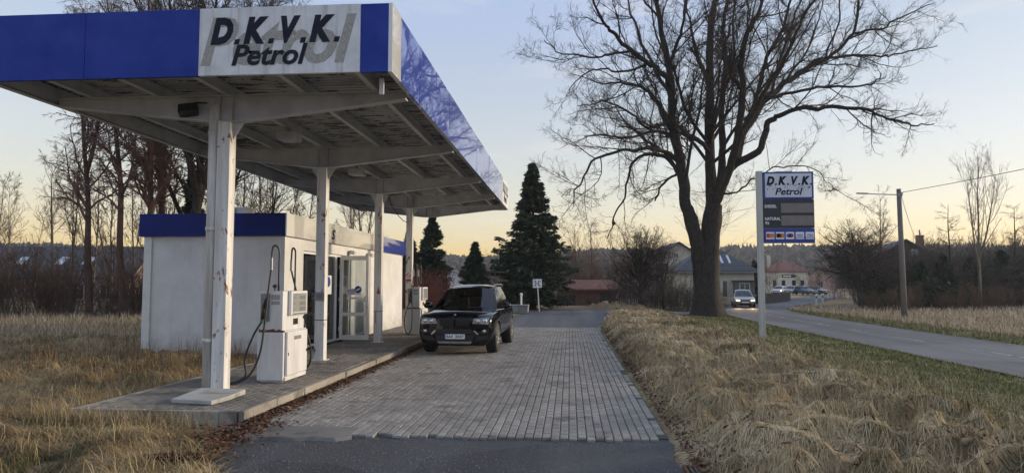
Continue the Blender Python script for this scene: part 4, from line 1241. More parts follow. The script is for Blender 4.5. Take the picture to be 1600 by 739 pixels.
mb = MB(); mb.box(.5, 1.0, -.04, .04, zz(5.221), zz(5.25)); mb.build('top_cap', M['galv'], sig)

# ------------------------------------------------------------------ lamp poles and wires
def lamp_pole(x, y, h, arm, label, group, r=.135):
    z = gz(x, y); t = thing('street_lamp', label, 'street lamp', (x, y, z), 0, group)
    mb = MB(); mb.tube([(0, 0, -.2), (-.03, 0, h * .5), (-.07, 0, h)], [r, r * .86, r * .72], 14); mb.build('pole', M['concrete_pole'], t, smooth=True)
    mb = MB(); mb.tube([(-.07, -.1, h - .35), (-.9, -.1, h - .32), (-arm + .5, -.1, h - .27)], [.03, .028, .025], 8); mb.box(-.22, .08, -.12, -.08, h - .45, h - .28); mb.build('arm', M['grey_metal'], t)
    mb = MB(); mb.obox((-arm + .25, -.1, h - .25), (.32, 0, -.012), (0, .09, 0), (0, 0, .035)); mb.build('lamp_head', M['grey_metal'], t, bevel=.02)
    mb = MB(); mb.lathe([(.04, 0), (.06, .03), (.04, .06), (.06, .09), (.03, .12)], (.12, 0, h - .3), n=8); mb.cyl((.0, 0, h - .2), (.14, 0, h - .2), .015, n=6); mb.build('insulator', M['white_metal'], t)
    return Vector((x + .1, y, z + h - .2))
M['concrete_pole'] = painted('old_concrete_pole', (0.20, 0.185, 0.165), (0.12, 0.11, 0.10), 0.85, (5, 5, 0.8), 0.9)
a1 = lamp_pole(19.05, 42.1, 7.45, 2.4, 'concrete street lamp pole in the grass beyond the road, nearest one', 'street lamps along the road', .17)
a2 = lamp_pole(52.0, 108.0, 8.3, 2.3, 'distant street lamp pole rising above the dark round tree', 'street lamps along the road')
def wire(p, q, sag, label, r=.016):
    p, q = Vector(p), Vector(q)
    mb = MB(); mb.tube([p.lerp(q, k / 16) - Vector((0, 0, 4 * sag * (k / 16) * (1 - k / 16))) for k in range(17)], r, 5)
    tag(mb.build('overhead_wire', M['black'], smooth=True), label, 'wire', 'overhead wires')
wire(a1, (24.0, 8.0, 7.6), .35, 'overhead wire running right from the near concrete pole')
wire(a1 + Vector((-.05, .05, -.05)), a2, 1.6, 'overhead wire running back from the near pole to the far one')

# ------------------------------------------------------------------ small roadside things
def delineator(x, y, lab):
    t = thing('delineator_post', lab, 'delineator', (x, y, gz(x, y)), 0, 'white delineator posts along the bend')
    mb = MB(); mb.prism([(-.06, -.05, -.1), (.06, -.05, -.1), (.06, .04, -.1), (-.06, .04, -.1)], (0, 0, .95)); mb.prism([(-.06, -.05, .85), (.06, -.05, .85), (.06, .04, .85), (-.06, .04, .85)], (0, .03, .15)); mb.build('post', M['white_print'], t)
    mb = MB(); mb.box(-.065, .065, -.055, .045, .6, .78); mb.build('black_band', M['black'], t)
delineator(23.2, 68.8, 'white delineator post with black band, nearest one at the inner bend')
delineator(25.4, 73.5, 'white delineator post at the inner bend, second from the near one')
delineator(41.5, 126, 'white delineator post by the far stretch of road past the parked cars')
delineator(52.5, 140, 'tiny white delineator post where the road disappears')
t = thing('traffic_sign', 'small white square sign on a leaning post beside the big spruce', 'sign', (-1.88, 43.9, 0.0))
mb = MB(); mb.tube([(0, 0, -.2), (-.14, 0, 2.0)], .03, 8); mb.build('post', M['white_metal'], t)
mb = MB(); mb.obox((-.125, -.045, 1.72), (.28, 0, .01), (0, .012, 0), (-.01, 0, .27)); pl = mb.build('plate', M['white_print'], t, bevel=.01)
mb = MB()
for sx in (-1, 1):
    mb.box(-.125 + sx * .09 - .022, -.125 + sx * .09 + .022, -.0625, -.0585, 1.56, 1.88)
    for z in (1.565, 1.835): mb.box(-.125 + sx * .16 - .047, -.125 + sx * .16 + .047, -.0625, -.0585, z, z + .04)
mb.box(-.155, -.095, -.0625, -.0585, 1.69, 1.75)
mb.build('pictogram', M['letter'], pl)
t = thing('tank_hatch', 'low white concrete box with a short white pipe beside the spruce', 'hatch box', (-3.15, 43.2, 0.0))
mb = MB(); mb.box(-.85, .62, -.6, .6, -.05, .36); mb.box(-.88, .65, -.63, .63, .361, .42); mb.build('box', M['concrete'], t, bevel=.02)
mb = MB(); mb.cyl((.2, -.2, .421), (.2, -.2, 1.0), .06, n=12); mb.lathe([(.06, 0), (.085, .01), (.085, .1), (.05, .14)], (.2, -.2, 1.0), n=12); mb.build('vent_pipe', M['white_print'], t)
t = thing('drain_grate', 'rusty slotted drain grate at the corner of the asphalt', 'drain grate', (1.42, 6.75, .01))
mb = MB(); mb.box(-.36, .36, -.2, -.17, -.04, .012); mb.box(-.36, .36, .17, .2, -.04, .012); mb.box(-.36, -.33, -.168, .168, -.04, .012); mb.box(.33, .36, -.168, .168, -.04, .012); mb.build('frame', M['rust'], t)
mb = MB()
for k in range(14): mb.box(-.31 + k * .046, -.285 + k * .046, -.166, .166, -.03, .008)
mb.build('bars', M['black_metal'], t)

# ------------------------------------------------------------------ cars (local: x across, +y = front, z up)
def loft_body(stations, sub=2, arches=(), ar=.40, W=.95):
    """stations: (y, [(x, z) half profile from bottom centre to top centre])"""
    vs = []; fs = []
    n = len(stations[0][1]); ring = 2 * n - 2
    for y, pr in stations:
        full = [(x, z) for x, z in pr] + [(-x, z) for x, z in pr[-2:0:-1]]
        vs += [(x, y, z) for x, z in full]
    for i in range(len(stations) - 1):
        for k in range(ring):
            k2 = (k + 1) % ring
            fs.append((i * ring + k, i * ring + k2, (i + 1) * ring + k2, (i + 1) * ring + k))
    for base, rev in ((0, False), ((len(stations) - 1) * ring, True)):
        for k in range(n - 1):
            a, b = base + k, base + k + 1
            c, d = base + (ring - k) % ring, base + (ring - k - 1) % ring
            q = [a, b, d, c]; q = list(dict.fromkeys(q))
            fs.append(tuple(q if rev else q[::-1]))
    me = bpy.data.meshes.new('body'); me.from_pydata(vs, [], fs)
    bm = bmesh.new(); bm.from_mesh(me); bmesh.ops.recalc_face_normals(bm, faces=bm.faces); bm.to_mesh(me); bm.free()
    ck = me.attributes.new('crease_edge', 'FLOAT', 'EDGE')
    val = []
    for e in me.edges:
        a, b = e.vertices; ka, kb = a % ring, b % ring; ia, ib = a // ring, b // ring
        long_ = ka == kb and ia != ib
        keys = (1, n - 3, ring - 1, ring - n + 3)
        val.append(.62 if long_ and ka in keys else (.35 if ia == ib and ia in (0, len(stations) - 1) else 0.0))
    ck.data.foreach_set('value', val)
    o = bpy.data.objects.new('body', me); COL.objects.link(o)
    m = o.modifiers.new('s', 'SUBSURF'); m.levels = sub; m.render_levels = sub
    tools = []
    for (ay, az) in arches:
        for sx in (-1, 1):
            mb = MB(); mb.cyl((sx * (W - .30), ay, az), (sx * (W + .3), ay, az), ar, n=28)
            c = mb.build('tool', M['black']); tools.append(c)
            b = o.modifiers.new('b', 'BOOLEAN'); b.operation = 'DIFFERENCE'; b.object = c; b.solver = 'EXACT'
    dg = bpy.context.evaluated_depsgraph_get()
    out = bpy.data.meshes.new_from_object(o.evaluated_get(dg))
    bpy.data.objects.remove(o); bpy.data.meshes.remove(me)
    for c in tools:
        d = c.data; bpy.data.objects.remove(c); bpy.data.meshes.remove(d)
    out.polygons.foreach_set('use_smooth', [True] * len(out.polygons))
    out.materials.clear()
    out.polygons.foreach_set('material_index', [0] * len(out.polygons))
    bm = bmesh.new(); bm.from_mesh(out); tree = BVHTree.FromBMesh(bm); bm.free()
    try: out.set_sharp_from_angle(angle=R(50))
    except Exception: pass
    return out, tree

def bil(c, s, t):
    a, b, d, e = [Vector(x) for x in c]     # corners: (0,0) (1,0) (1,1) (0,1)
    return a * (1 - s) * (1 - t) + b * s * (1 - t) + d * s * t + e * (1 - s) * t

def on_front(tree, x, z, sgn, lift, ymax=4.0):
    h = tree.ray_cast(Vector((x, sgn * ymax, z)), Vector((0, -sgn, 0)))
    y = h[0].y if h[0] is not None else sgn * 2.0
    return (x, y + sgn * lift, z)
def on_side(tree, y, z, sx, lift):
    h = tree.ray_cast(Vector((sx * 3, y, z)), Vector((-sx, 0, 0)))
    x = h[0].x if h[0] is not None else sx * .9
    return (x + sx * lift, y, z)
def on_top(tree, x, y, lift):
    h = tree.ray_cast(Vector((x, y, 3)), Vector((0, 0, -1)))
    return (x, y, (h[0].z if h[0] is not None else 1) + lift)
def front_patch(mb, tree, corners, sgn=1, lift=.006, ns=8, nt=5):
    mb.grid(lambda s, t: on_front(tree, *(lambda p: (p.x, p.y))(bil([(*c, 0) for c in corners], s, t)), sgn, lift), ns, nt)
def side_patch(mb, tree, corners, sx, lift=.004, ns=6, nt=4):
    mb.grid(lambda s, t: on_side(tree, *(lambda p: (p.x, p.y))(bil([(*c, 0) for c in corners], s, t)), sx, lift), ns, nt)

def wheel(car, x, y, r, wdt, rim_r, rim_mat, spokes=5):
    sx = 1 if x > 0 else -1
    t = MB(); pr = [(rim_r, -wdt / 2), (r * .93, -wdt / 2), (r * .985, -wdt * .42), (r, -wdt * .3), (r, wdt * .3), (r * .985, wdt * .42), (r * .93, wdt / 2), (rim_r, wdt / 2)]
    t.lathe(pr, (x, y, r), 'x', 32)
    wobj = bpy.data.objects.new('wheel', None); COL.objects.link(wobj); wobj.parent = car
    t.build('tyre', M['tyre'], wobj, smooth=True)
    m = MB(); xo = x + sx * wdt * .46
    P_ = [(rim_r * .84, -.05), (rim_r * .90, .004), (rim_r * .97, .012), (rim_r * 1.02, .010), (rim_r * 1.03, -.012)]
    vs = []; fs = []; nn = 28                                # open dished ring, mirrored to the outer side
    for rr_, h in P_:
        for k in range(nn):
            a = 2 * math.pi * k / nn; vs.append((xo + sx * h, y + rr_ * math.cos(a), r + rr_ * math.sin(a)))
    for i in range(len(P_) - 1):
        for k in range(nn): fs.append((i * nn + k, i * nn + (k + 1) % nn, (i + 1) * nn + (k + 1) % nn, (i + 1) * nn + k))
    m.add(vs, fs)
    for k in range(spokes):
        for off in (-.16, .16):
            a = 2 * math.pi * k / spokes + off
            d = Vector((0, math.cos(a), math.sin(a)))
            m.tube([Vector((xo - sx * .005, y, r)) + d * rim_r * .15, Vector((xo - sx * .01, y, r)) + d * rim_r * .93], [.028, .02], 6)
    m.lathe([(.07, -.02), (.07, .012), (.03, .02)] if sx > 0 else [(.03, -.02), (.07, -.012), (.07, .02)], (xo, y, r), 'x', 14)
    m.build('rim', rim_mat, wobj, smooth=True)
    m = MB(); m.lathe([(rim_r * .86, -.01), (rim_r * .86, .01)], (x + sx * wdt * .22, y, r), 'x', 20); m.build('brake_disc', M['black_metal'], wobj)

def cabin(car, side, ws_bulge, rw_bulge, crown, paint, glassm, quarter=.05):
    """side: list of pillar lines ((xb,yb,zb),(xt,yt,zt)) front to rear. Frame in body colour, panes as parts."""
    def sidef(sx, k):
        (b0, t0), (b1, t1) = side[k], side[k + 1]
        def f(s, t):
            p = bil([b0, b1, t1, t0], s, t); bul = .035 * math.sin(math.pi * min(1, max(0, t))) * 1.0
            return (sx * (p.x + bul), p.y, p.z)
        return f
    def endf(idx, bulge, sg):
        b, t = side[idx]
        def f(s, v):
            x = (2 * s - 1); bx = b[0] + (t[0] - b[0]) * v; y = b[1] + (t[1] - b[1]) * v; z = b[2] + (t[2] - b[2]) * v
            bx += .035 * math.sin(math.pi * v)
            k = (1 - x * x)
            return (x * bx, y + sg * bulge * k * (1 - .5 * v), z + crown * k * v + .02 * k * (1 - v))
        return f
    fr = MB()
    def strips(f, a0, a1, b0, b1, n=8):
        g = lambda s0, s1, t0, t1, ns, nt: fr.grid(lambda s, t: f(s0 + (s1 - s0) * s, t0 + (t1 - t0) * t), ns, nt)
        g(0, a0, 0, 1, 1, n); g(a1, 1, 0, 1, 1, n); g(a0, a1, 0, b0, n, 1); g(a0, a1, b1, 1, n, 1)
    fw = endf(0, ws_bulge, 1); strips(fw, .045, .955, .02, .955)
    rw = endf(len(side) - 1, rw_bulge, -1); strips(rw, .08, .92, .08, .88)
    for sx in (-1, 1):
        for k in range(len(side) - 1):
            strips(sidef(sx, k), .05 if k else .10, .95 if k < len(side) - 2 else .80, .05, .90)
    tops = [p[1] for p in side]
    def roof(s, v):
        q = v * (len(tops) - 1); i = min(int(q), len(tops) - 2); f = q - i
        p = Vector(tops[i]) * (1 - f) + Vector(tops[i + 1]) * f
        x = 2 * s - 1; k = 1 - x * x
        y = p.y + ws_bulge * .5 * k * (1 - v) ** 2 - rw_bulge * .5 * k * v ** 2
        return (x * p.x, y, p.z + crown * k + .018 * math.sin(math.pi * v))
    fr.grid(roof, 14, 14)
    fr.build('cabin_frame', paint, car, smooth=True)
    w = MB(); w.grid(lambda s, t: fw(.045 + .91 * s, .02 + .935 * t), 12, 8); w.build('windscreen', glassm, car, smooth=True)
    w = MB(); w.grid(lambda s, t: rw(.08 + .84 * s, .08 + .80 * t), 10, 6); w.build('rear_window', glassm, car, smooth=True)
    for sx in (-1, 1):
        for k in range(len(side) - 1):
            f = sidef(sx, k); a0 = .05 if k else .10; a1 = .95 if k < len(side) - 2 else .80
            w = MB(); w.grid(lambda s, t: f(a0 + (a1 - a0) * s, .05 + .85 * t), 4, 4); w.build('side_window', glassm, car, smooth=True)
    return fw, roof

def number_plate(mb0, tree, txt, x, z, wd=.52, ht=.115, lift=.03, sgn=1):
    y = on_front(tree, x, z, sgn, lift)[1]
    return y

# ---- the black SUV by the kerb
def suv():
    car = thing('parked_car', 'black blue SUV parked facing the camera beside the kerb', 'car', (-2.65, 19.08, .03), R(180 - 2.2))
    car.scale = (.97, .97, .97)
    st = [
        (2.42, [(0, .31), (.66, .31), (.80, .40), (.83, .58), (.80, .79), (.62, .89), (0, .92)]),
        (2.39, [(0, .22), (.74, .22), (.89, .37), (.91, .62), (.885, .90), (.64, .985), (0, 1.01)]),
        (2.22, [(0, .24), (.74, .24), (.945, .42), (.955, .68), (.915, .96), (.65, 1.03), (0, 1.055)]),
        (1.95, [(0, .25), (.72, .25), (.95, .46), (.96, .72), (.92, 1.0), (.68, 1.07), (0, 1.095)]),
        (1.49, [(0, .25), (.74, .25), (.955, .46), (.97, .76), (.93, 1.03), (.69, 1.105), (0, 1.13)]),
        (1.00, [(0, .25), (.76, .25), (.95, .46), (.965, .78), (.93, 1.06), (.71, 1.135), (0, 1.155)]),
        (.30, [(0, .25), (.78, .25), (.945, .45), (.96, .80), (.92, 1.06), (.70, 1.10), (0, 1.11)]),
        (-1.0, [(0, .25), (.78, .25), (.945, .45), (.96, .80), (.92, 1.08), (.70, 1.12), (0, 1.12)]),
        (-1.9, [(0, .27), (.76, .27), (.945, .46), (.955, .82), (.90, 1.12), (.68, 1.16), (0, 1.16)]),
        (-2.3, [(0, .36), (.66, .36), (.88, .50), (.90, .80), (.84, 1.12), (.62, 1.17), (0, 1.18)]),
        (-2.42, [(0, .46), (.56, .46), (.76, .54), (.80, .80), (.74, 1.06), (.55, 1.10), (0, 1.12)]),
    ]
    me, tree = loft_body(st, 2, ((1.49, .38), (-1.44, .38)), .43, .95)
    body = link('body', me, M['paint_black'], car)
    fw, roof = cabin(car, [((.845, .98, 1.075), (.625, .20, 1.60)), ((.875, -.10, 1.09), (.65, -.16, 1.655)), ((.87, -1.10, 1.10), (.645, -1.12, 1.665)), ((.80, -2.20, 1.14), (.595, -1.98, 1.64))], .17, .06, .055, M['paint_black'], M['car_glass'])
    for x in (-.815, .815):
        wheel(car, x, 1.49, .385, .275, .265, M['alloy']); wheel(car, x, -1.44, .385, .285, .265, M['alloy'])
    # arches trimmed in dull plastic
    for sx in (-1, 1):
        for ay in (1.49, -1.44):
            mb = MB(); pts = []
            for k in range(15):
                a = math.pi * (-.08 + 1.16 * k / 14); pts.append(on_side(tree, ay + .455 * math.cos(a), max(.3, .38 + .455 * math.sin(a)), sx, -.004))
            mb.tube(pts, .022, 6); mb.build('wheel_arch_trim', M['black'], car, smooth=True)
    F = lambda name, mat, corners, lift=.006, ns=8, nt=5, par=None: (lambda mb: (front_patch(mb, tree, corners, 1, lift, ns, nt), mb.build(name, mat, par or car, smooth=True))[1])(MB())
    for sx in (-1, 1):
        hl = F('headlight', M['lamp_glass'], [(sx * .44, .775), (sx * .83, .765), (sx * .915, .94), (sx * .48, .90)], .006)
        for hx, hz, hr in ((.58, .835, .046), (.74, .845, .050)):
            p = on_front(tree, sx * hx, hz, 1, .004); mb = MB(); mb.lathe([(hr, -.004), (hr, .012), (hr * .8, .016)], p, 'y', 16); mb.build('lens', M['chrome'], hl, smooth=True)
        fl_ = F('fog_lamp_recess', M['black'], [(sx * .64, .54), (sx * .84, .55), (sx * .85, .65), (sx * .66, .63)], .006)
        mb = MB(); mb.lathe([(.042, -.004), (.042, .010), (.03, .014)], on_front(tree, sx * .74, .595, 1, .008), 'y', 14); mb.build('fog_light', M['chrome'], fl_, smooth=True)
        F('bumper_vent', M['black'], [(sx * .50, .36), (sx * .84, .39), (sx * .85, .50), (sx * .54, .47)], .006)
        F('bumper_trim', M['chrome'], [(sx * .47, .60), (sx * .50, .62), (sx * .60, .52), (sx * .57, .505)], .012, 3, 4)
        # kidneys of the grille, each with upright bars
        g = F('grille', M['black'], [(sx * .025, .715), (sx * .36, .73), (sx * .40, .91), (sx * .03, .925)], .008)
        mb = MB()
        for k in range(8):
            a = .045 + k * .042
            pts = [on_front(tree, sx * (a + .04 * t * a / .3), .735 + .16 * t, 1, .014) for t in (0, .33, .66, 1)]
            mb.tube(pts, .0055, 5)
        mb.build('grille_bar', M['black_metal'], g, smooth=True)
        mb = MB(); rim = [(.025, .715), (.36, .73), (.40, .91), (.03, .925), (.025, .715)]
        pts = [on_front(tree, sx * (rim[k][0] * (1 - f) + rim[k + 1][0] * f), rim[k][1] * (1 - f) + rim[k + 1][1] * f, 1, .010) for k in range(4) for f in (0, .5)] + [on_front(tree, sx * .025, .715, 1, .010)]
        mb.tube(pts, .008, 5); mb.build('grille_surround', M['grey_metal'] if False else M['black_metal'], g, smooth=True)
        # mirrors, handles, rails
        mb = MB(); mb.lathe([(.02, -.055), (.075, -.05), (.095, -.01), (.09, .05), (.05, .085), (.01, .095)], (sx * 1.07, .74, 1.17), 'y', 14)
        for v in range(len(mb.v)):
            x, y, z = mb.v[v]; mb.v[v] = (sx * 1.07 + (x - sx * 1.07) * 1.35, y, 1.17 + (z - 1.17) * .95)
        mr = mb.build('mirror', M['paint_black'], car, smooth=True)
        mb = MB(); mb.tube([(sx * .885, .74, 1.10), (sx * 1.0, .73, 1.12)], .028, 6); mb.build('mirror_arm', M['black'], mr)
        for hy in (.0, -.98):
            mb = MB(); mb.tube([on_side(tree, hy, .93, sx, .005), on_side(tree, hy - .03, .93, sx, .035), on_side(tree, hy - .19, .935, sx, .035), on_side(tree, hy - .22, .935, sx, .005)], .013, 6); mb.build('door_handle', M['paint_black'], car, smooth=True)
        mb = MB()
        mb.tube(catmull([(sx * .61, .10, 1.615), (sx * .615, .02, 1.69), (sx * .625, -.2, 1.725), (sx * .62, -1.5, 1.725), (sx * .60, -1.8, 1.70), (sx * .59, -1.88, 1.645)], 3), .017, 7); mb.build('roof_rail', M['chrome'] if False else M['grey_metal'], car, smooth=True)
        mb = MB(); side_patch(mb, tree, [(1.0, .50), (-.98, .50), (-.98, .53), (1.0, .53)], sx, .006, 12, 1); mb.build('sill_moulding', M['black'], car)
        mb = MB()
        for dy in (.92, -.13, -1.06):
            mb.tube([on_side(tree, dy, z, sx, .0005) for z in (.48, .65, .82, 1.0)], .004, 4)
        mb.build('door_seam', M['black'], car)
    F('lower_grille', M['black'], [(-.44, .36), (.44, .36), (.50, .50), (-.50, .50)], .006)
    F('centre_grille', M['black'], [(-.50, .53), (.50, .53), (.44, .635), (-.44, .635)], .006)
    F('skid_plate', M['grey_metal'], [(-.40, .285), (.40, .285), (.44, .345), (-.44, .345)], .008)
    F('bonnet_seam', M['black'], [(-.46, .945), (.46, .945), (.46, .952), (-.46, .952)], .004, 12, 1)
    # number plate: front of the car, blue band at its left as seen
    y = on_front(tree, 0, .46, 1, .035)[1]; pz = .405
    mb = MB(); mb.box(-.27, .27, y - .06, y - .006, pz - .01, pz + .125); mb.build('plate_holder', M['black'], car)
    mb = MB(); mb.box(-.26, .26, y - .005, y, pz, pz + .115); pl = mb.build('number_plate', M['white_print'], car)
    mb = MB(); mb.box(.218, .2595, y + .0005, y + .002, pz + .002, pz + .113); mb.build('blue_band', M['blue_sign'], pl)
    mb = MB(); put_text(mb, '8A4', (.195, y + .001, pz + .022), (-1, 0, 0), (0, 0, 1), .155, .072, 0, .012, .002); put_text(mb, '3047', (-.02, y + .001, pz + .022), (-1, 0, 0), (0, 0, 1), .215, .072, 0, .012, .002); mb.build('lettering', M['letter'], pl)
    # badge: a small roundel quartered blue and white
    p = Vector(on_front(tree, 0, .985, 1, .0)); n = Vector((0, .75, .66)); 
    mb = MB(); a0 = Vector((1, 0, 0)); b0 = n.normalized().cross(a0)
    def disc(r, lift, mi, q=None):
        ks = range(25) if q is None else range(q * 6, q * 6 + 7)
        pts = [p + n * lift + (a0 * math.cos(2 * math.pi * k / 24) + b0 * math.sin(2 * math.pi * k / 24)) * r for k in ks]
        mb.mat(mi).add([p + n * lift] + pts, [(0, i, i + 1) for i in range(1, len(pts))])
    disc(.044, .006, 0); disc(.034, .008, 1); disc(.026, .010, 2, 0); disc(.026, .010, 3, 1); disc(.026, .010, 2, 2); disc(.026, .010, 3, 3)
    mb.build('bonnet_badge', [M['chrome'], M['black'], M['white_print'], M['card_blue']], car)
    # wipers
    mb = MB(); mb.tube([fwp(fw, .32, .03), fwp(fw, .50, .05), fwp(fw, .82, .045)], .010, 5); mb.tube([fwp(fw, .12, .03), fwp(fw, .25, .05), fwp(fw, .46, .035)], .010, 5); mb.build('wiper', M['black'], car)
    # seats and wheel behind the windscreen
    for sx in (-1, 1):
        mb = MB(); mb.box(sx * .40 - .25, sx * .40 + .25, -.48, -.30, 1.05, 1.38); st_ = mb.build('seat', M['seat'], car, bevel=.06)
        mb = MB(); mb.box(sx * .40 - .13, sx * .40 + .13, -.46, -.34, 1.40, 1.57); mb.build('headrest', M['seat'], st_, bevel=.04)
    mb = MB(); mb.box(-.7, .7, -1.35, -1.2, 1.05, 1.36); mb.build('rear_bench', M['seat'], car, bevel=.05)
    mb = MB(); mb.tube([(-.40 + .18 * math.cos(a), .36 + .05 * math.sin(a), 1.14 + .17 * math.sin(a)) for a in np.linspace(0, 2 * math.pi, 18)], .016, 6); mb.build('steering_wheel', M['black'], car, smooth=True)
    mb = MB(); mb.box(-.78, .78, .40, .80, 1.00, 1.13); mb.build('dashboard', M['black'], car, bevel=.04)
    mb = MB(); mb.box(-.08, .08, .24, .27, 1.56, 1.62); mb.build('inside_mirror', M['black'], car, bevel=.01)
    return car
def fwp(fw, s, t):
    q = fw(s, t); return (q[0], q[1] + .012, q[2] + .012)

# ---- small saloons further off
def saloon(label, loc, rz, paint, lit, group=None, hatch=False):
    car = thing('parked_car' if not lit else 'car', label, 'car', loc, rz, group)
    st = [
        (2.16, [(0, .36), (.50, .36), (.66, .42), (.68, .50), (.64, .60), (.48, .64), (0, .655)]),
        (2.08, [(0, .24), (.58, .24), (.76, .38), (.79, .52), (.74, .68), (.52, .735), (0, .75)]),
        (1.85, [(0, .20), (.62, .20), (.83, .38), (.85, .58), (.79, .76), (.56, .81), (0, .83)]),
        (1.35, [(0, .20), (.64, .20), (.855, .40), (.87, .62), (.82, .83), (.60, .885), (0, .90)]),
        (.75, [(0, .20), (.66, .20), (.855, .40), (.87, .66), (.83, .89), (.62, .95), (0, .96)]),
        (-.4, [(0, .20), (.67, .20), (.855, .40), (.87, .68), (.83, .92), (.62, .96), (0, .96)]),
        (-1.6, [(0, .22), (.64, .22), (.845, .42), (.86, .70), (.80, .96), (.60, 1.0), (0, 1.0)]),
        (-2.05, [(0, .30), (.58, .30), (.78, .46), (.80, .72), (.74, .96), (.55, 1.0), (0, 1.01)]),
        (-2.16, [(0, .40), (.50, .40), (.66, .48), (.70, .70), (.64, .90), (.48, .94), (0, .95)]),
    ]
    me, tree = loft_body(st, 2, ((1.30, .30), (-1.28, .30)), .345, .85)
    body = link('body', me, paint, car)
    rear = ((.74, -2.02, .96), (.56, -1.72, 1.40)) if hatch else ((.74, -1.75, .96), (.56, -1.10, 1.39))
    cabin(car, [((.755, .80, .92), (.56, -.02, 1.375)), ((.775, -.10, .94), (.585, -.22, 1.43)), rear], .14, .06, .045, paint, M['car_glass'])
    for x in (-.74, .74):
        wheel(car, x, 1.30, .31, .20, .20, M['alloy'], 6); wheel(car, x, -1.28, .31, .20, .20, M['alloy'], 6)
    def F(name, mat, corners, sgn=1, lift=.006, par=None, ns=6, nt=3):
        mb = MB(); front_patch(mb, tree, corners, sgn, lift, ns, nt); return mb.build(name, mat, par or car, smooth=True)
    for sx in (-1, 1):
        F('headlight', M['headlight_on'] if lit else M['lamp_glass'], [(sx * .42, .565), (sx * .70, .575), (sx * .73, .675), (sx * .44, .665)])
        F('tail_light', M['red'], [(sx * .46, .70), (sx * .68, .70), (sx * .68, .86), (sx * .50, .86)], -1)
        F('fog_light', M['lamp_glass'], [(sx * .50, .32), (sx * .62, .33), (sx * .62, .38), (sx * .50, .37)])
        mb = MB(); mb.obox((sx * .93, .58, .98), (.09, 0, 0), (0, .05, 0), (0, 0, .06)); mb.build('mirror', paint, car, bevel=.03)
        mb = MB(); mb.tube([on_side(tree, -.18, .84, sx, .005), on_side(tree, -.22, .845, sx, .03), on_side(tree, -.36, .845, sx, .005)], .011, 5); mb.build('door_handle', paint, car)
    F('grille', M['black'], [(-.36, .55), (.36, .55), (.38, .66), (-.38, .66)])
    F('lower_grille', M['black'], [(-.46, .28), (.46, .28), (.46, .40), (-.46, .40)])
    F('bumper', M['black'], [(-.70, .22), (.70, .22), (.68, .27), (-.68, .27)], 1, .004)
    y = on_front(tree, 0, .46, 1, .012)[1]
    mb = MB(); mb.box(-.26, .26, y - .02, y, .42, .53); mb.build('number_plate', M['white_print'], car)
    y = on_front(tree, 0, .6, -1, .012)[1]
    mb = MB(); mb.box(-.26, .26, y, y + .02, .56, .67); mb.build('rear_plate', M['white_print'], car)
    for sx in (-1, 1):
        mb = MB(); mb.box(sx * .36 - .22, sx * .36 + .22, -.62, -.46, .85, 1.26); mb.build('seat', M['black'], car, bevel=.05)
    return car
suv()
oc = saloon('grey car driving towards the camera with both headlights lit', (14.55, 61.0, float(base_h(14.55, 61.0)) + .005), R(180 - 8), M['paint_silver'], True)
# the glow on the road comes from the car's own headlamps
for sx in (-1, 1):
    ld = bpy.data.lights.new('headlamp_beam', 'SPOT'); ld.energy = 45; ld.color = (1, .62, .26); ld.spot_size = R(70); ld.spot_blend = .8; ld.shadow_soft_size = .06
    lo = bpy.data.objects.new('headlamp_beam', ld); COL.objects.link(lo); lo.parent = oc; lo.location = (sx * .57, 2.22, .62); lo.rotation_euler = (R(80), 0, 0)
row = [(35.5, 123.5, 'paint_white', 'white parked car at the left end of the row before the red roof'), (37.9, 125, 'paint_silver', 'grey parked car second from the left before the red roof'), (40.0, 124, 'paint_blue', 'light blue parked car in the middle of the row before the red roof'), (42.6, 126, 'paint_dark', 'dark parked car at the right end of the row before the red roof')]
for k, (x, y, p, lab) in enumerate(row):
    saloon(lab, (x, y, gz(x, y) + .12), R(180 + (-30 if k < 2 else 25)), M[p], False, 'cars parked before the red-roofed station', True)

# ------------------------------------------------------------------ buildings around
def window_part(par, c, u, n, wd, ht, frame=None, pane=None, mull=True):
    """window on a wall: c centre, u along the wall, n outwards"""
    c, u, n = Vector(c), Vector(u), Vector(n); z = Vector((0, 0, 1)); t = .06
    mb = MB()
    mb.obox(c + z * (ht / 2 - t / 2) + n * .03, u * (wd / 2), n * .03, z * (t / 2)); mb.obox(c - z * (ht / 2 - t / 2) + n * .03, u * (wd / 2), n * .03, z * (t / 2))
    for s in (-1, 1): mb.obox(c + u * s * (wd / 2 - t / 2) + n * .03, u * (t / 2), n * .03, z * (ht / 2 - t))
    if mull: mb.obox(c + n * .028, u * .02, n * .028, z * (ht / 2 - t))
    f = mb.build('window', frame or M['white_metal'], par)
    mb = MB(); mb.obox(c + n * .012, u * (wd / 2 - t), n * .008, z * (ht / 2 - t)); mb.build('pane', pane or M['dark_window'], f)
    mb = MB(); mb.obox(c - z * (ht / 2 + .03) + n * .05, u * (wd / 2 + .06), n * .05, z * .025); mb.build('sill', frame or M['white_metal'], f)
    return f

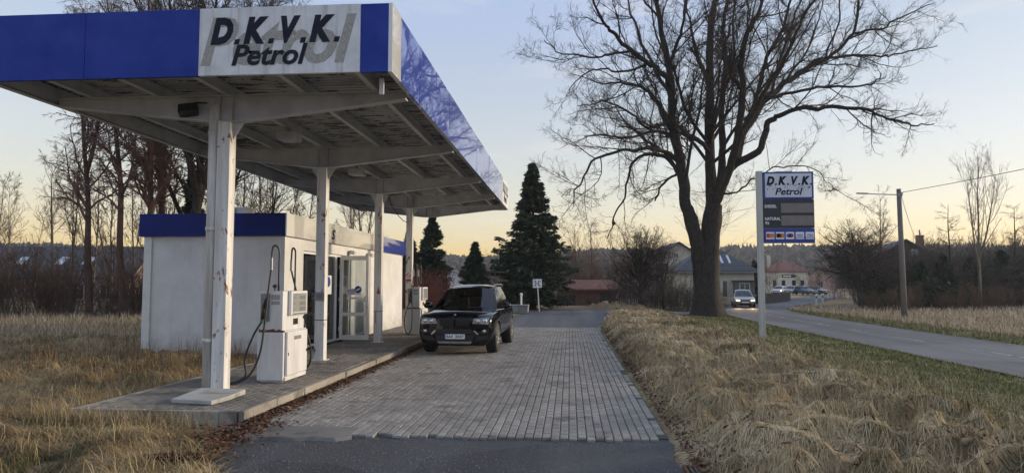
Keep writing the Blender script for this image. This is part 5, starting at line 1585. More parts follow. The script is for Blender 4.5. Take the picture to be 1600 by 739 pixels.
def gable_house(name, label, cat, loc, rz, wd, dp, hw, hr, wall, roof, over=.35, hip=0.0, ridge='y'):
    """local: front face at y=0 towards -y, width along x. ridge 'y' -> gable to the front, 'x' -> eaves to the front"""
    t = thing(name, label, cat, loc, rz)
    mb = MB(); b = -1.2
    if ridge == 'y':
        for y0, y1 in ((0, .25), (dp - .25, dp)): mb.prism([(-wd / 2, y0, b), (wd / 2, y0, b), (wd / 2, y0, hw), (0, y0, hr - .05), (-wd / 2, y0, hw)], (0, y1 - y0, 0))
        mb.box(-wd / 2, -wd / 2 + .25, .25, dp - .25, b, hw); mb.box(wd / 2 - .25, wd / 2, .25, dp - .25, b, hw)
    else:
        mb.box(-wd / 2, wd / 2, 0, .25, b, hw); mb.box(-wd / 2, wd / 2, dp - .25, dp, b, hw)
        for s in (-1, 1):
            x = s * wd / 2
            zt = hw if hip else hr - .05
            mb.prism([(x, .25, b), (x, dp - .25, b), (x, dp - .25, hw), (x, dp / 2, max(zt, hw + .01)), (x, .25, hw)], (-s * .25, 0, 0))
    mb.build('wall', wall, t)
    mb = MB(); th = .14
    if ridge == 'y':
        k = (hr - hw) / (wd / 2)
        for s in (-1, 1):
            mb.prism([(0, -over, hr), (s * (wd / 2 + over), -over, hw - k * over), (s * (wd / 2 + over), -over, hw - k * over + th), (0, -over, hr + th)], (0, dp + 2 * over, 0))
    else:
        k = (hr - hw) / (dp / 2); x0 = wd / 2 + over
        for s in (-1, 1):
            ye = -over if s < 0 else dp + over
            P = [(-x0 + 0, ye, hw - k * over + .02), (x0, ye, hw - k * over + .02), (x0 - hip * (dp / 2 + over), dp / 2, hr + .02), (-x0 + hip * (dp / 2 + over), dp / 2, hr + .02)]
            mb.prism(P, (0, 0, th))
        if hip:
            for s in (-1, 1): mb.prism([(s * x0, -over, hw - k * over), (s * x0, dp + over, hw - k * over), (s * (x0 - hip * (dp / 2 + over)), dp / 2, hr)], (0, 0, th))
    rf = mb.build('roof', roof, t)
    return t, rf
def chimney(par, x, y, z0, z1, wd=.5, mat=None, pipe=False):
    mb = MB(); mb.box(x - wd / 2, x + wd / 2, y - wd / 2, y + wd / 2, z0, z1); mb.box(x - wd / 2 - .05, x + wd / 2 + .05, y - wd / 2 - .05, y + wd / 2 + .05, z1 + .001, z1 + .08)
    if pipe: mb.cyl((x, y, z1 + .08), (x, y, z1 + .75), .07, n=8)
    mb.build('chimney', mat or M['brick'], par)
EX, NY = (1, 0, 0), (0, -1, 0)

t, rf = gable_house('gabled_house', 'beige two-storey house with its gable behind the bare bushes', 'house', (13.1, 86, -.5), R(4), 9.4, 11, 4.0, 7.05, M['plaster_beige'], M['roof_dark'], .5)
window_part(t, (-.35, 0, 5.55), EX, NY, .6, .6); window_part(t, (-1.75, 0, 4.05), EX, NY, 1.1, 1.25); window_part(t, (1.45, 0, 4.05), EX, NY, 1.1, 1.25)
for x in (-2.2, .4, 2.6): window_part(t, (x, 0, 1.5), EX, NY, 1.1, 1.4)
mb = MB(); mb.box(-4.75, 4.75, -.06, -.004, 2.55, 2.72); mb.build('string_course', M['plaster_white'], t)
t, rf = gable_house('cream_house', 'cream house with a hipped slate roof and slanting roof windows beside the big trunk', 'house', (14.6, 71.5, -.35), 0, 7.2, 7.5, 3.4, 5.5, M['plaster_cream'], M['roof_dark'], .45, .75, 'x')
for k, x in enumerate((-1.1, -.35, .35, .75, 1.5)):
    kk = (5.5 - 3.4) / 3.75
    mb = MB(); c = Vector((x, 1.65, 3.4 + kk * 1.65 + .19)); mb.obox(c, (.11, 0, 0), (.0, .75, .75 * kk), (0, -.02 * kk, .02)); w_ = mb.build('roof_window', M['pale_window'], rf)
window_part(t, (.75, 0, 1.5), EX, NY, .55, 1.7, mull=False); window_part(t, (-1.6, 0, 1.2), EX, NY, .9, 1.3)
mb = MB(); mb.box(1.55, 3.3, -1.3, -.003, -1, 2.25); po = mb.build('porch', M['wood_grey'], t)
mb = MB(); mb.box(1.4, 3.5, -1.5, -.003, 2.252, 2.36); mb.build('porch_roof', M['roof_dark'], po)
window_part(t, (2.35, -1.302, 1.45), EX, NY, 1.0, 1.3)
mb = MB(); mb.box(-4.0, 4.0, -.5, -.42, 3.10, 3.22); mb.build('gutter', M['grey_metal'], t)
t, rf = gable_house('station_building', 'yellowish station building with a red roof and dark arrow sign, beyond the parked cars', 'building', (44.6, 150, -.35), R(-14), 8.6, 9, 4.5, 6.3, M['plaster_cream'], M['roof_red'], .4, .6, 'x')
chimney(rf, -3.2, 3.2, 5.2, 7.9, .75, M['plaster_cream'])
for x in (-2.2, -.5, 1.5, 3.1): window_part(t, (x, 0, 1.9), EX, NY, .7, 1.5, M['wood_dark'], mull=False)
mb = MB(); mb.mat(0).prism([(-.8, -.05, 3.2), (1.6, -.05, 3.2), (2.2, -.05, 3.5), (1.6, -.05, 3.8), (-.8, -.05, 3.8)], (0, .045, 0)); mb.mat(1).box(-.55, 1.0, -.06, -.051, 3.38, 3.62); mb.build('arrow_sign', [M['letter'], M['white_print']], t)
t, rf = gable_house('pink_cottage', 'dull pink cottage behind the grass bank right of the red-roofed station', 'house', (54.0, 158, -.35), R(-20), 6.5, 7, 3.0, 5.0, M['plaster_pink'], M['roof_dark'], .3)
window_part(t, (.2, 0, 1.7), EX, NY, 1.0, 1.3); window_part(t, (0, 0, 3.7), EX, NY, .6, .7)
t, rf = gable_house('dark_house', 'dark house with a brick chimney rising behind the right-hand thicket', 'house', (41.2, 90, -.4), R(-12), 6.6, 11, 5.2, 7.4, M['wood_dark'], M['roof_dark'], .3)
window_part(t, (.9, 0, 5.9), EX, NY, .95, .85, M['wood_grey'], M['pale_window']); chimney(rf, 2.0, 2.0, 5.6, 8.0, .75, M['brick'], True)
window_part(t, (-1.8, 0, 2.8), EX, NY, 1.1, 1.3); window_part(t, (1.6, 0, 2.8), EX, NY, 1.1, 1.3)
t, rf = gable_house('pink_house', 'long pink-walled house with a dark roof behind the thicket at the left edge', 'house', (-47.5, 56, -.2), R(6), 20, 9, 2.5, 5.1, M['plaster_pink'], M['roof_dark'], .5, 0, 'x')
for x in (-.2, 3.3, 5.6):
    kk = 2.6 / 4.5
    mb = MB(); c = Vector((x, 2.1, 2.5 + kk * 2.1 + .19)); mb.obox(c, (.32, 0, 0), (.0, .6, .6 * kk), (0, -.02 * kk, .02)); mb.build('roof_window', M['pale_window'], rf)
for x in (-6, -3, 0, 3, 6, 8.4): window_part(t, (x, 0, 1.2), EX, NY, 1.1, 1.3)
t, rf = gable_house('white_barn', 'bluish white barn glimpsed between the small spruces behind the black car', 'barn', (-12.3, 72, -.2), R(8), 5.0, 9, 2.5, 3.3, M['plaster_white'], M['sign_face'], .25)
window_part(t, (1.2, 0, 1.2), EX, NY, .7, .7)
t, rf = gable_house('white_annex', 'small whitewashed annex half hidden by bushes left of the gabled house', 'outbuilding', (5.4, 66, -.4), R(0), 2.6, 4, 2.6, 3.3, M['plaster_white'], M['roof_dark'], .2)
window_part(t, (.3, 0, 1.5), EX, NY, .6, .9)
t, rf = gable_house('red_shed', 'low red-brown shed with a rusty roof behind the yard', 'shed', (1.35, 56, -.5), R(-3), 4.6, 3.2, 1.7, 2.35, M['shed_red'], M['roof_red'], .2, 0, 'x')
mb = MB(); mb.box(1.0, 1.9, -.05, -.003, 0, 1.5); d = mb.build('door', M['wood_dark'], t)
mb = MB(); mb.box(1.75, 1.8, -.08, -.052, .8, .95); mb.build('handle', M['grey_metal'], d)
mb = MB(); mb.box(-2.0, -.9, -.04, -.003, .3, 1.3); mb.build('shutter', M['wood_dark'], t)

# picket fence along the outer side of the bend
t = thing('picket_fence', 'grey wooden picket fence along the outside of the road bend', 'fence', (19.0, 71.0, gz(19, 71)))
PF = catmull([(18.6, 70.6), (20.6, 74.5), (23.0, 79.5), (26.0, 86.0)], 30); mb = MB(); mr = MB(); rng = np.random.default_rng(3)
L = np.concatenate([[0], np.cumsum(np.linalg.norm(np.diff(PF, axis=0), axis=1))])
for s_ in np.arange(0, L[-1], .13):
    x = np.interp(s_, L, PF[:, 0]) - 19.0; y = np.interp(s_, L, PF[:, 1]) - 71.0; h = 1.0 + rng.normal(0, .02)
    mb.box(x - .045, x + .045, y - .012, y + .012, .05, h)
mb.build('pickets', M['wood_grey'], t)
for k, s_ in enumerate(np.arange(.5, L[-1], 2.2)):
    x = np.interp(s_, L, PF[:, 0]) - 19.0; y = np.interp(s_, L, PF[:, 1]) - 71.0
    mp = MB(); mp.box(x - .06, x + .06, y + .07, y + .19, -.3, 1.05); mp.build('post', M['wood_dark'], t)
for z in (.3, .8): mr.tube([(p[0] - 19.0, p[1] - 71.0 + .04, z) for p in PF[::6]], .03, 4)
mr.build('rail', M['wood_dark'], t)

# ------------------------------------------------------------------ the big bare linden
LT = (8.27, 43.4); lz = gz(*LT) - .05
S_ = .0392
lin = thing('linden_tree', 'huge bare linden with several stems standing on the verge by the road', 'tree', (LT[0], LT[1], lz))
def lp(rows):
    """limb rows traced on the photograph, each point at its own depth d behind (+) or before (-) the trunk"""
    out = []
    for u, v, d in rows:
        p = sight(u, v, LT[1] + d); out.append((p.x - LT[0], d, p.z - lz))
    return out
rng = np.random.default_rng(21)
limbs = []
def limb(rows, r0, r1):
    r0, r1 = r0 * .80, r1 * .80
    PL, RAD = one(lp(rows), r0, r1, 6)
    m = PL.shape[1]; k = np.arange(m); sd = len(limbs) * 13
    for ax in (0, 1, 2):          # knees and kinks
        PL[0, 2:, ax] += ((.20 * (vnoise(k * .33, k * 0 + ax, sd) - .5) + .15 * (vnoise(k * .9, k * 0 + ax, sd + 5) - .5)) * (1.0 if r0 < .3 else np.linspace(.1, 1, m)))[2:] * (1 if limbs else .2)
    if limbs:                     # grow out of the nearest older limb
        best = min(((np.linalg.norm(L_[0][0] - PL[0, 0], axis=1).min(), q) for q, L_ in enumerate(limbs)), key=lambda t: t[0])[1]
        bp = limbs[best][0][0]; bi = int(np.linalg.norm(bp - PL[0, 0], axis=1).argmin())
        if len(limbs) > 1:
            off = bp[bi] - PL[0, 0]; PL[0] += off[None] * np.clip(1 - k / 9, 0, 1)[:, None]
            RAD = np.minimum(RAD, limbs[best][1][0, bi] * (.92 + .0 * k)[None])
    RAD = RAD * (1 + .16 * (vnoise(k * .6, k * 0, sd + 9) - .5))[None]
    limbs.append((PL, RAD))

limb([(1107, 494, 0), (1106, 470, 0), (1105, 430, 0), (1108, 390, .0), (1112, 350, .1), (1116, 320, .2)], 1.12, .62)
limb([(1096, 494, -.1), (1094, 440, -.1), (1090, 385, -.2), (1080, 345, -.4), (1071, 318, -.5), (1065, 265, -.7), (1054, 213, -.9), (1049, 156, -1.1), (1043, 100, -1.2), (1030, 28, -1.3), (1022, -30, -1.3), (1020, -80, -1)], .62, .10)
limb([(1113, 350, 0), (1112, 300, .2), (1108, 213, .3), (1110, 142, .2), (1110, 71, .1), (1116, 0, .4), (1112, -70, .6), (1118, -150, .8)], .48, .09)
limb([(1118, 330, .2), (1127, 265, .8), (1130, 190, 1.3), (1132, 95, 1.8), (1130, 47, 2.0), (1134, 0, 2.3), (1140, -90, 2.6)], .34, .07)
limb([(1122, 330, 0), (1134, 284, -.6), (1148, 227, -1.4), (1158, 142, -2.2), (1160, 71, -2.6), (1177, 38, -2.9), (1191, 0, -3.2), (1205, -60, -3.4)], .36, .07)
limb([(1124, 325, .1), (1144, 265, .8), (1163, 213, 1.4), (1191, 156, 2.2), (1224, 133, 3.0), (1248, 114, 3.4), (1295, 90, 4.0), (1333, 52, 4.4), (1343, 0, 4.6), (1350, -40, 4.6)], .36, .06)
limb([(1126, 320, -.2), (1144, 262, -.6), (1182, 237, -1.4), (1201, 190, -1.9), (1229, 175, -2.4), (1276, 168, -3.2), (1347, 168, -4.2), (1376, 180, -4.6), (1418, 192, -5.0), (1461, 194, -5.4)], .30, .03)
limb([(1191, 156, 2.2), (1238, 142, 2.0), (1300, 137, 1.6), (1357, 133, 1.0), (1380, 114, .8)], .15, .04)
limb([(1248, 114, 3.4), (1276, 95, 3.8), (1329, 88, 4.6), (1376, 90, 5.2), (1414, 80, 5.6), (1461, 71, 6.0)], .15, .035)
limb([(1333, 52, 4.4), (1376, 43, 5.0), (1414, 24, 5.6), (1461, 5, 6.2)], .11, .03)
limb([(1163, 213, 1.4), (1185, 150, 1.0), (1200, 90, .6), (1225, 40, .2), (1240, -20, -.2), (1260, -70, -.4)], .20, .05)
limb([(1148, 227, -1.4), (1180, 165, -2.6), (1215, 110, -3.6), (1245, 50, -4.4), (1270, 0, -5.0), (1290, -50, -5.4)], .18, .05)
limb([(1049, 140, -1.1), (1030, 112, -2.0), (1011, 100, -2.6), (973, 66, -3.6), (945, 38, -4.4), (928, 0, -5.0), (918, -30, -5.4)], .22, .05)
limb([(985, 78, -3.2), (950, 88, -3.6), (916, 90, -4.0), (878, 85, -4.6), (852, 64, -5.0)], .10, .025)
limb([(1056, 213, -.9), (1036, 178, .0), (1016, 147, 1.0), (992, 133, 1.8), (964, 128, 2.6), (940, 130, 3.2), (895, 118, 4.2)], .19, .03)
limb([(1105, 245, .3), (1092, 222, -.3), (1063, 199, -1.2), (1035, 194, -2.0), (1011, 199, -2.8), (983, 175, -3.8), (945, 161, -4.6), (905, 165, -5.2)], .19, .03)
limb([(1066, 270, -.6), (1040, 246, .4), (1011, 242, 1.4), (987, 260, 2.4), (973, 308, 3.2), (954, 350, 3.8), (945, 372, 4.0)], .17, .03)
limb([(1066, 258, -.7), (1030, 234, -1.8), (992, 232, -3.0), (964, 237, -3.8), (926, 256, -4.8), (902, 294, -5.6), (896, 320, -5.8)], .17, .03)
limb([(1060, 262, -.6), (1035, 284, -.4), (1025, 313, -.2)], .11, .06)
limb([(1130, 305, 0), (1150, 298, -1.0), (1177, 279, -2.4), (1210, 265, -3.8), (1257, 260, -5.0), (1290, 280, -5.8), (1308, 298, -6.2)], .075, .015)
limb([(1200, 130, 2.4), (1222, 70, 1.6), (1248, 10, .8), (1268, -60, .2)], .13, .04)
limb([(1290, 92, 3.9), (1308, 40, 3.4), (1312, -20, 3.0), (1322, -70, 2.6)], .09, .03)
limb([(1230, 130, 3.0), (1262, 80, 4.6), (1280, 30, 5.6), (1290, -30, 6.2)], .10, .03)
limb([(1049, 156, -1.1), (1030, 120, .6), (1005, 70, 1.8), (985, 20, 2.8), (975, -30, 3.4)], .17, .05)
limb([(1043, 100, -1.2), (1060, 60, -2.2), (1072, 10, -3.0), (1080, -50, -3.4)], .15, .05)
limb([(1110, 142, .2), (1090, 90, 1.4), (1078, 40, 2.4), (1070, -20, 3.2)], .15, .05)
limb([(1158, 142, -2.2), (1130, 90, -3.4), (1145, 30, -4.2), (1150, -40, -4.8)], .14, .04)
limb([(1054, 213, -.9), (1020, 205, -2.6), (990, 215, -4.0), (950, 212, -5.2), (915, 215, -6.0)], .13, .03)
limb([(1011, 100, -2.6), (975, 115, -1.4), (940, 105, -.4), (905, 125, .6), (885, 150, 1.2)], .10, .025)
limb([(1030, 28, -1.3), (1000, -5, -.5), (970, -40, .4)], .09, .04)
for k in range(12):
    a = rng.uniform(0, 6.28); z0 = rng.uniform(7, 13); L = rng.uniform(5, 9); x0, y0 = (rng.uniform(-1.2, 1.2), rng.uniform(-.8, .8))
    P = [(x0, y0, z0)]
    for j in range(1, 5): P.append((x0 + math.cos(a) * L * j / 4 * .8 + rng.normal(0, .25), y0 + math.sin(a) * L * j / 4 * .8 + rng.normal(0, .25), z0 + L * .22 * j + rng.normal(0, .3)))
    PL, RAD = one(P, .11, .025)
    allp = np.concatenate([l_[0][0] for l_ in limbs[:8]]); allr = np.concatenate([l_[1][0] for l_ in limbs[:8]])
    bi = int(np.linalg.norm(allp - PL[0, 0], axis=1).argmin()); PL[0] += (allp[bi] - PL[0, 0])[None]
    limbs.append((PL, np.minimum(RAD, allr[bi] * .9)))
trunkV, trunkF = tubes([(L_, 12) for L_ in limbs])
# buttressed, furrowed foot
q = trunkV; hgt = np.clip(q[:, 2], 0, 2.2); an_ = np.arctan2(q[:, 1], q[:, 0])
fl = 1 + .55 * np.exp(-hgt / .55) * (q[:, 2] < 2.2) * (.6 + .4 * np.cos(5 * an_ + 1)) + .05 * np.cos(9 * an_) * (q[:, 2] < 6)
q[:, 0] *= np.where(q[:, 2] < 6, fl, 1); q[:, 1] *= np.where(q[:, 2] < 6, fl, 1)
np_mesh('trunk', q, [trunkF], M['bark'], lin, True)
parts = []
def longL(l): return np.linalg.norm(np.diff(l[0][0], axis=0), axis=1).sum()
l1 = []; l2 = []
for i_, l in enumerate(limbs[1:]):
    ln_ = longL(l); tm = .42 if ln_ > 14 else .12
    l1.append(spawn(rng, l, max(4, int(ln_ * (1 - tm) / .75)), tm, .98, (25, 60), .0, 9, .17, .06, .50, .018, Labs=4.6, taper=.45, r1=.2))
    l2.append(spawn(rng, l, max(5, int(ln_ * (1 - tm) / .45)), tm, 1.0, (25, 70), .0, 6, .20, .06, .22, .008, Labs=1.9, taper=.3))
b1 = (np.concatenate([b[0] for b in l1]), np.minimum(np.concatenate([b[1] for b in l1]), .038))
b2a = spawn(rng, b1, 13, .15, 1.0, (25, 65), .36, 6, .20, .07, .55, .008, taper=.45)
b2b = (np.concatenate([b[0] for b in l2]), np.minimum(np.concatenate([b[1] for b in l2]), .014))
b2 = (np.concatenate([b2a[0], b2b[0]]), np.concatenate([b2a[1], b2b[1]]))
b3 = spawn(rng, b2, 6, .10, 1.0, (25, 65), .50, 4, .22, .06, .6, .0050, taper=.4)
b4 = spawn(rng, b3, 2, .2, 1.0, (25, 60), .6, 3, .2, .05, .7, .0042, taper=.3)
# water shoots on the trunk
sh = spawn(rng, (limbs[0][0], limbs[0][1]), 34, .5, 1, (45, 85), 0, 8, .13, .12, .02, .008, Labs=4.0, taper=.1)
sh2 = spawn(rng, sh, 9, .15, 1, (25, 55), .4, 5, .16, .04, .6, .005)
v, f = tubes([(b1, 6), (b2, 4), (b3, 3), (b4, 3), (sh, 4), (sh2, 3)])
np_mesh('crown', v, [f], M['twig'], lin, True)

# ------------------------------------------------------------------ other bare trees
def bare_tree(name, label, x, y, h, r, seed, tw, bk, lean=(0, 0), spread=.32, first=.3, nb=16, n2=9, n3=5, up=.10, group=None, ang=(30, 55), droop=0.0, fork=0, cat='tree', wob=.10):
    rng = np.random.default_rng(seed)
    z = gz(x, y) if abs(x) < 200 else 0
    t = thing(name, label, cat, (x, y, z - .1), 0, group)
    P = [(0, 0, 0)]
    for k in range(1, 6): P.append((lean[0] * (k / 5) ** 1.3 + rng.normal(0, .02 * h / 5), lean[1] * k / 5 + rng.normal(0, .02 * h / 5), h * k / 5))
    st = [one(P, r, r * .12)]
    for k in range(fork):
        z0 = rng.uniform(.25, .5); a = rng.uniform(0, 6.28); q0 = st[0][0][0][int(z0 * (len(st[0][0][0]) - 1))]; L = h * (1 - z0) * .9
        Q = [tuple(q0)] + [(q0[0] + math.cos(a) * L * .28 * (j / 4) ** .7, q0[1] + math.sin(a) * L * .28 * (j / 4) ** .7, q0[2] + L * j / 4) for j in range(1, 5)]
        st.append(one(Q, r * .6, r * .1))
    v, f = tubes([(s_, 9) for s_ in st]); np_mesh('trunk', v, [f], bk, t, True)
    bs = []
    for s_ in st: bs.append(spawn(rng, s_, nb if s_ is st[0] else nb * 2 // 3, first, 1.0, ang, 0, 6, wob, up, .45, .012, Labs=h * spread, taper=.5))
    b1 = (np.concatenate([b[0] for b in bs]), np.concatenate([b[1] for b in bs]))
    b2 = spawn(rng, b1, n2, .15, 1, (25, 60), .45, 5, .17, up * .6 - droop, .6, .0075)
    b3 = spawn(rng, b2, n3, .1, 1, (20, 55), .5, 4, .17, -droop * 1.5 + .03, .7, .006)
    v, f = tubes([(b1, 5), (b2, 4), (b3, 3)]); np_mesh('crown', v, [f], tw, t, True)
    return t
br, tr_ = M['bark_red'], M['twig_red']
GB = 'tall bare birches behind the kiosk'
left = [(-24.6, 34.5, 15.0, .20, (-1.2, 0), 1, 'reddish bare birch with a long low branch, leftmost of the birch row'), (-22.4, 34.0, 16.5, .20, (-1.5, 0), 0, 'reddish bare birch leaning left, second from the left in the birch row'),
        (-22.0, 36.5, 17.5, .21, (-.8, 0), 1, 'reddish bare birch, third from the left in the birch row'), (-21.2, 34.2, 17.0, .20, (-.5, 0), 0, 'straight reddish birch, fourth from the left in the birch row'),
        (-20.2, 36.0, 17.5, .22, (-.1, 0), 1, 'reddish birch rising behind the blue roof band left end'), (-18.9, 33.5, 17.0, .30, (1.0, 0), 2, 'thick dark forked tree behind the kiosk roof'), (-17.8, 33.0, 15.5, .26, (2.8, 0), 1, 'dark bare tree leaning right behind the downpipe column')]
for k, (x, y, h, r, ln, fk, lab) in enumerate(left):
    x, y, h, r = x * .87, y * .87, h * .90, r * .85
    bare_tree('birch_tree' if k < 5 else 'bare_tree', lab, x, y, h, r, 100 + k, tr_ if k < 5 else M['twig'], br if k < 5 else M['bark'], ln, .26 if k < 5 else .36, .30, 46, 14, 10, .10, GB if k < 5 else None, (22, 50), .13 if k < 5 else .03, fk, wob=.17)
rs_ = np.random.default_rng(64)
for k in range(26):
    x = -43 + 1.28 * k + rs_.normal(0, .5); y = 35 + rs_.normal(0, 2.5)
    if k < 4: proto_ = bare_tree('sapling', 'slender bare sapling in the screen at the far left', x, y, (8.6, 7.4, 9.2, 6.6)[k], .07, 300 + k, M['twig_brown'], M['twig_pale'], (rs_.normal(0, .5), 0), .30, .25, 18, 9, 6, .14, 'slender saplings at the far left', (18, 42), .02, 1, wob=.16); saps = (saps if k else []) + [proto_]
    else:
        c_ = copy_tree(saps[k % 4]); c_.location = (x, y, gz(x, y) - .1); c_.rotation_euler = (0, 0, rs_.uniform(0, 6.28)); f_ = rs_.uniform(.85, 1.15); c_.scale = (f_, f_, f_)
bare_tree('bare_tree', 'spreading bare fruit tree behind the kiosk roof', -15.2, 34, 6.6, .16, 131, M['twig'], M['bark'], (.6, 0), .55, .3, 18, 9, 5, .02, None, (40, 75))
bare_tree('fruit_tree', 'dark round leafless fruit tree on the inner side of the bend', 23.4, 59.0, 6.2, .26, 140, M['twig'], M['bark'], (-.6, 0), .72, .22, 34, 11, 6, .02, None, (40, 85), .03, 3)
bare_tree('fruit_tree', 'smaller dark leafless fruit tree behind the round one', 27.0, 66.0, 5.6, .2, 141, M['twig'], M['bark'], (.3, 0), .62, .22, 26, 10, 6, .02, None, (40, 85), .03, 2)
bare_tree('poplar_tree', 'tall pale bare poplar standing above the right-hand thicket', 32.2, 58.5, 11.3, .13, 142, M['twig_pale'], M['twig_pale'], (.3, 0), .42, .34, 18, 8, 4, .22, None, (18, 38), 0, 2)
bare_tree('birch_tree', 'fine-twigged birch above the dark round fruit tree', 30.5, 72.0, 10.4, .13, 143, M['twig_brown'], M['twig_brown'], (.2, 0), .30, .35, 26, 10, 6, .06, None, (25, 55), .02)
bare_tree('larch_tree', 'slim bare larch left of the tall poplar', 36.0, 70.0, 9.6, .14, 144, M['twig'], M['bark'], (0, 0), .20, .2, 40, 9, 5, .0, None, (55, 85), .02)
bare_tree('larch_tree', 'slim bare larch right of the tall poplar', 41.8, 70.0, 9.4, .14, 145, M['twig_brown'], M['bark'], (.2, 0), .22, .2, 36, 9, 5, .0, None, (50, 80), .02)
bare_tree('bare_tree', 'round-topped bare tree beyond the dark house', 47.5, 95.0, 8.0, .2, 146, M['twig_brown'], M['bark'], (0, 0), .45, .3, 26, 9, 5, .06, None, (30, 65))
bare_tree('bare_tree', 'bare tree at the right picture edge behind the thicket', 46.8, 72.0, 8.6, .18, 147, M['twig_brown'], M['bark'], (0, 0), .4, .25, 26, 9, 5, .08, None, (30, 60), 0, 1)
bare_tree('bare_tree', 'faint tall bare tree rising far beyond the red shed', 3.2, 104, 10.0, .16, 148, M['twig_brown'], M['bark'], (0, 0), .26, .3, 26, 9, 5, .04, None, (35, 65))
bare_tree('bare_tree', 'faint slender bare tree just left of the gabled house', 8.4, 110, 9.8, .14, 149, M['twig_brown'], M['bark'], (0, 0), .24, .3, 24, 9, 5, .04, None, (35, 65))
bare_tree('bare_tree', 'dark dense bare tree in front of the gabled house', 5.1, 51.5, 4.7, .14, 151, M['twig'], M['bark'], (.1, 0), .70, .15, 34, 11, 6, .08, None, (30, 70), 0, 4)
bare_tree('bare_tree', 'thin bare tree in front of the beige gable next to the trunk', 6.9, 53.0, 4.2, .10, 152, M['twig_grey'], M['bark'], (0, 0), .5, .2, 18, 8, 5, .12, None, (20, 50), 0, 3)

# ------------------------------------------------------------------ conifers
def spruce(name, label, x, y, h, wd, seed, mat, n=260, per=70, card=.20, open_=.0, group=None, z=None, skirt=.05, dr=.35):
    rng = np.random.default_rng(seed)
    t = thing(name, label, 'tree', (x, y, (gz(x, y) if z is None else z) - .1), 0, group)
    tr = one([(0, 0, 0), (0, 0, h * .5), (.03, 0, h * .98)], .02 * h + .05, .012)
    v, f = tubes([(tr, 8)]); np_mesh('trunk', v, [f], M['bark'], t, True)
    u = rng.uniform(0, 1, n) ** 1.25
    z0 = h * (skirt + (0.97 - skirt) * u); a = rng.uniform(0, 6.283, n)
    prof = np.interp(u, [0, .06, .25, .55, .85, 1], [.80, .96, 1.0, .62, .22, .04])
    irr = .72 + .55 * vnoise(a * 1.1 + 5, z0 * 1.3, seed)
    L = wd / 2 * prof * irr * rng.uniform(.75, 1.12, n)
    d = np.stack([np.cos(a), np.sin(a), np.full(n, .12) - dr * (1 - u)], 1)
    pos = np.stack([np.zeros(n), np.zeros(n), z0 + L * dr * .35], 1)
    PL, RAD = shoots(rng, pos, d, L, .012 + .008 * L, 5, .06, .05)
    bv, bf = tubes([((PL, RAD), 3)])
    # sprays along every branch
    K = n * per; bi = np.repeat(np.arange(n), per); tt = rng.uniform(.12, 1.02, K) ** .8
    q = np.clip(tt, 0, .999) * 4; i = q.astype(int); fr = (q - i)[:, None]
    C = PL[bi, i] * (1 - fr) + PL[bi, i + 1] * fr
    T = _norm(PL[bi, i + 1] - PL[bi, i])
    sd = _norm(np.cross(T, np.array([0, 0, 1.0])))
    sidek = rng.normal(0, .5, K)[:, None]; wloc = (L[bi] * .22 * (1.1 - tt))[:, None]
    C = C + sd * sidek * wloc + rng.normal(0, .05, (K, 3)); C[:, 2] -= np.abs(rng.normal(0, .10, K))
    A = _norm(T + sd * sidek * .9 + rng.normal(0, .35, (K, 3)) + np.array([0, 0, -.35])) * (card * rng.uniform(.6, 1.3, K))[:, None]
    B = _norm(np.cross(A, rng.normal(size=(K, 3)))) * (card * .30 * rng.uniform(.6, 1.3, K))[:, None]
    cv, cf = merge_cards(C, A, B)
    # leader tip
    np_mesh('crown', np.vstack([cv, bv]), [cf, bf + len(cv)], mat, t)
    return t
spruce('spruce_tree', 'big dark pointed spruce standing behind the black car', -2.45, 47.3, 10.2, 5.2, 7, M['needles'], 380, 120, .165)
spruce('spruce_tree', 'tall dark spruce beside the far end of the kiosk', -9.15, 46.5, 6.6, 3.1, 8, M['needles'], 260, 90, .15)
spruce('spruce_tree', 'small dark spruce between the tall one and the big one', -6.35, 47.0, 4.7, 2.7, 9, M['needles'], 220, 90, .15)
spruce('spruce_tree', 'dark spruce half hidden behind the kiosk end', -10.6, 46.0, 5.4, 2.6, 10, M['needles'], 200, 80, .16)
spruce('spruce_tree', 'ragged young spruce among the birch trunks above the blue roof band', -17.4, 31.0, 6.8, 2.3, 11, M['needles'], 120, 55, .2)
spruce('yew_tree', 'smooth black green column of yew beside the roadside fence', 18.9, 74.0, 4.6, 1.9, 12, M['needles'], 240, 80, .14, skirt=.01)
pr = [(28.3, 59.5, 3.9, 3.6, 'dark bushy pine right behind the concrete lamp pole'), (31.0, 61.5, 4.6, 3.4, 'dark pine in front of the dark house'), (25.9, 62.0, 3.6, 2.8, 'dark pine between the round fruit tree and the lamp pole'), (34.6, 64.0, 4.4, 3.4, 'dark pine left below the tall poplar'), (38.6, 66.5, 5.2, 4.2, 'greyish pine right below the tall poplar'), (42.6, 66.0, 5.0, 4.2, 'greyish pine at the right picture edge')]
for k, (x, y, h, wd, lab) in enumerate(pr): spruce('pine_tree', lab, x, y, h, wd, 30 + k, M['needles'], 170, 70, .2, group='dark pines in the right-hand thicket', skirt=.02, dr=.2)

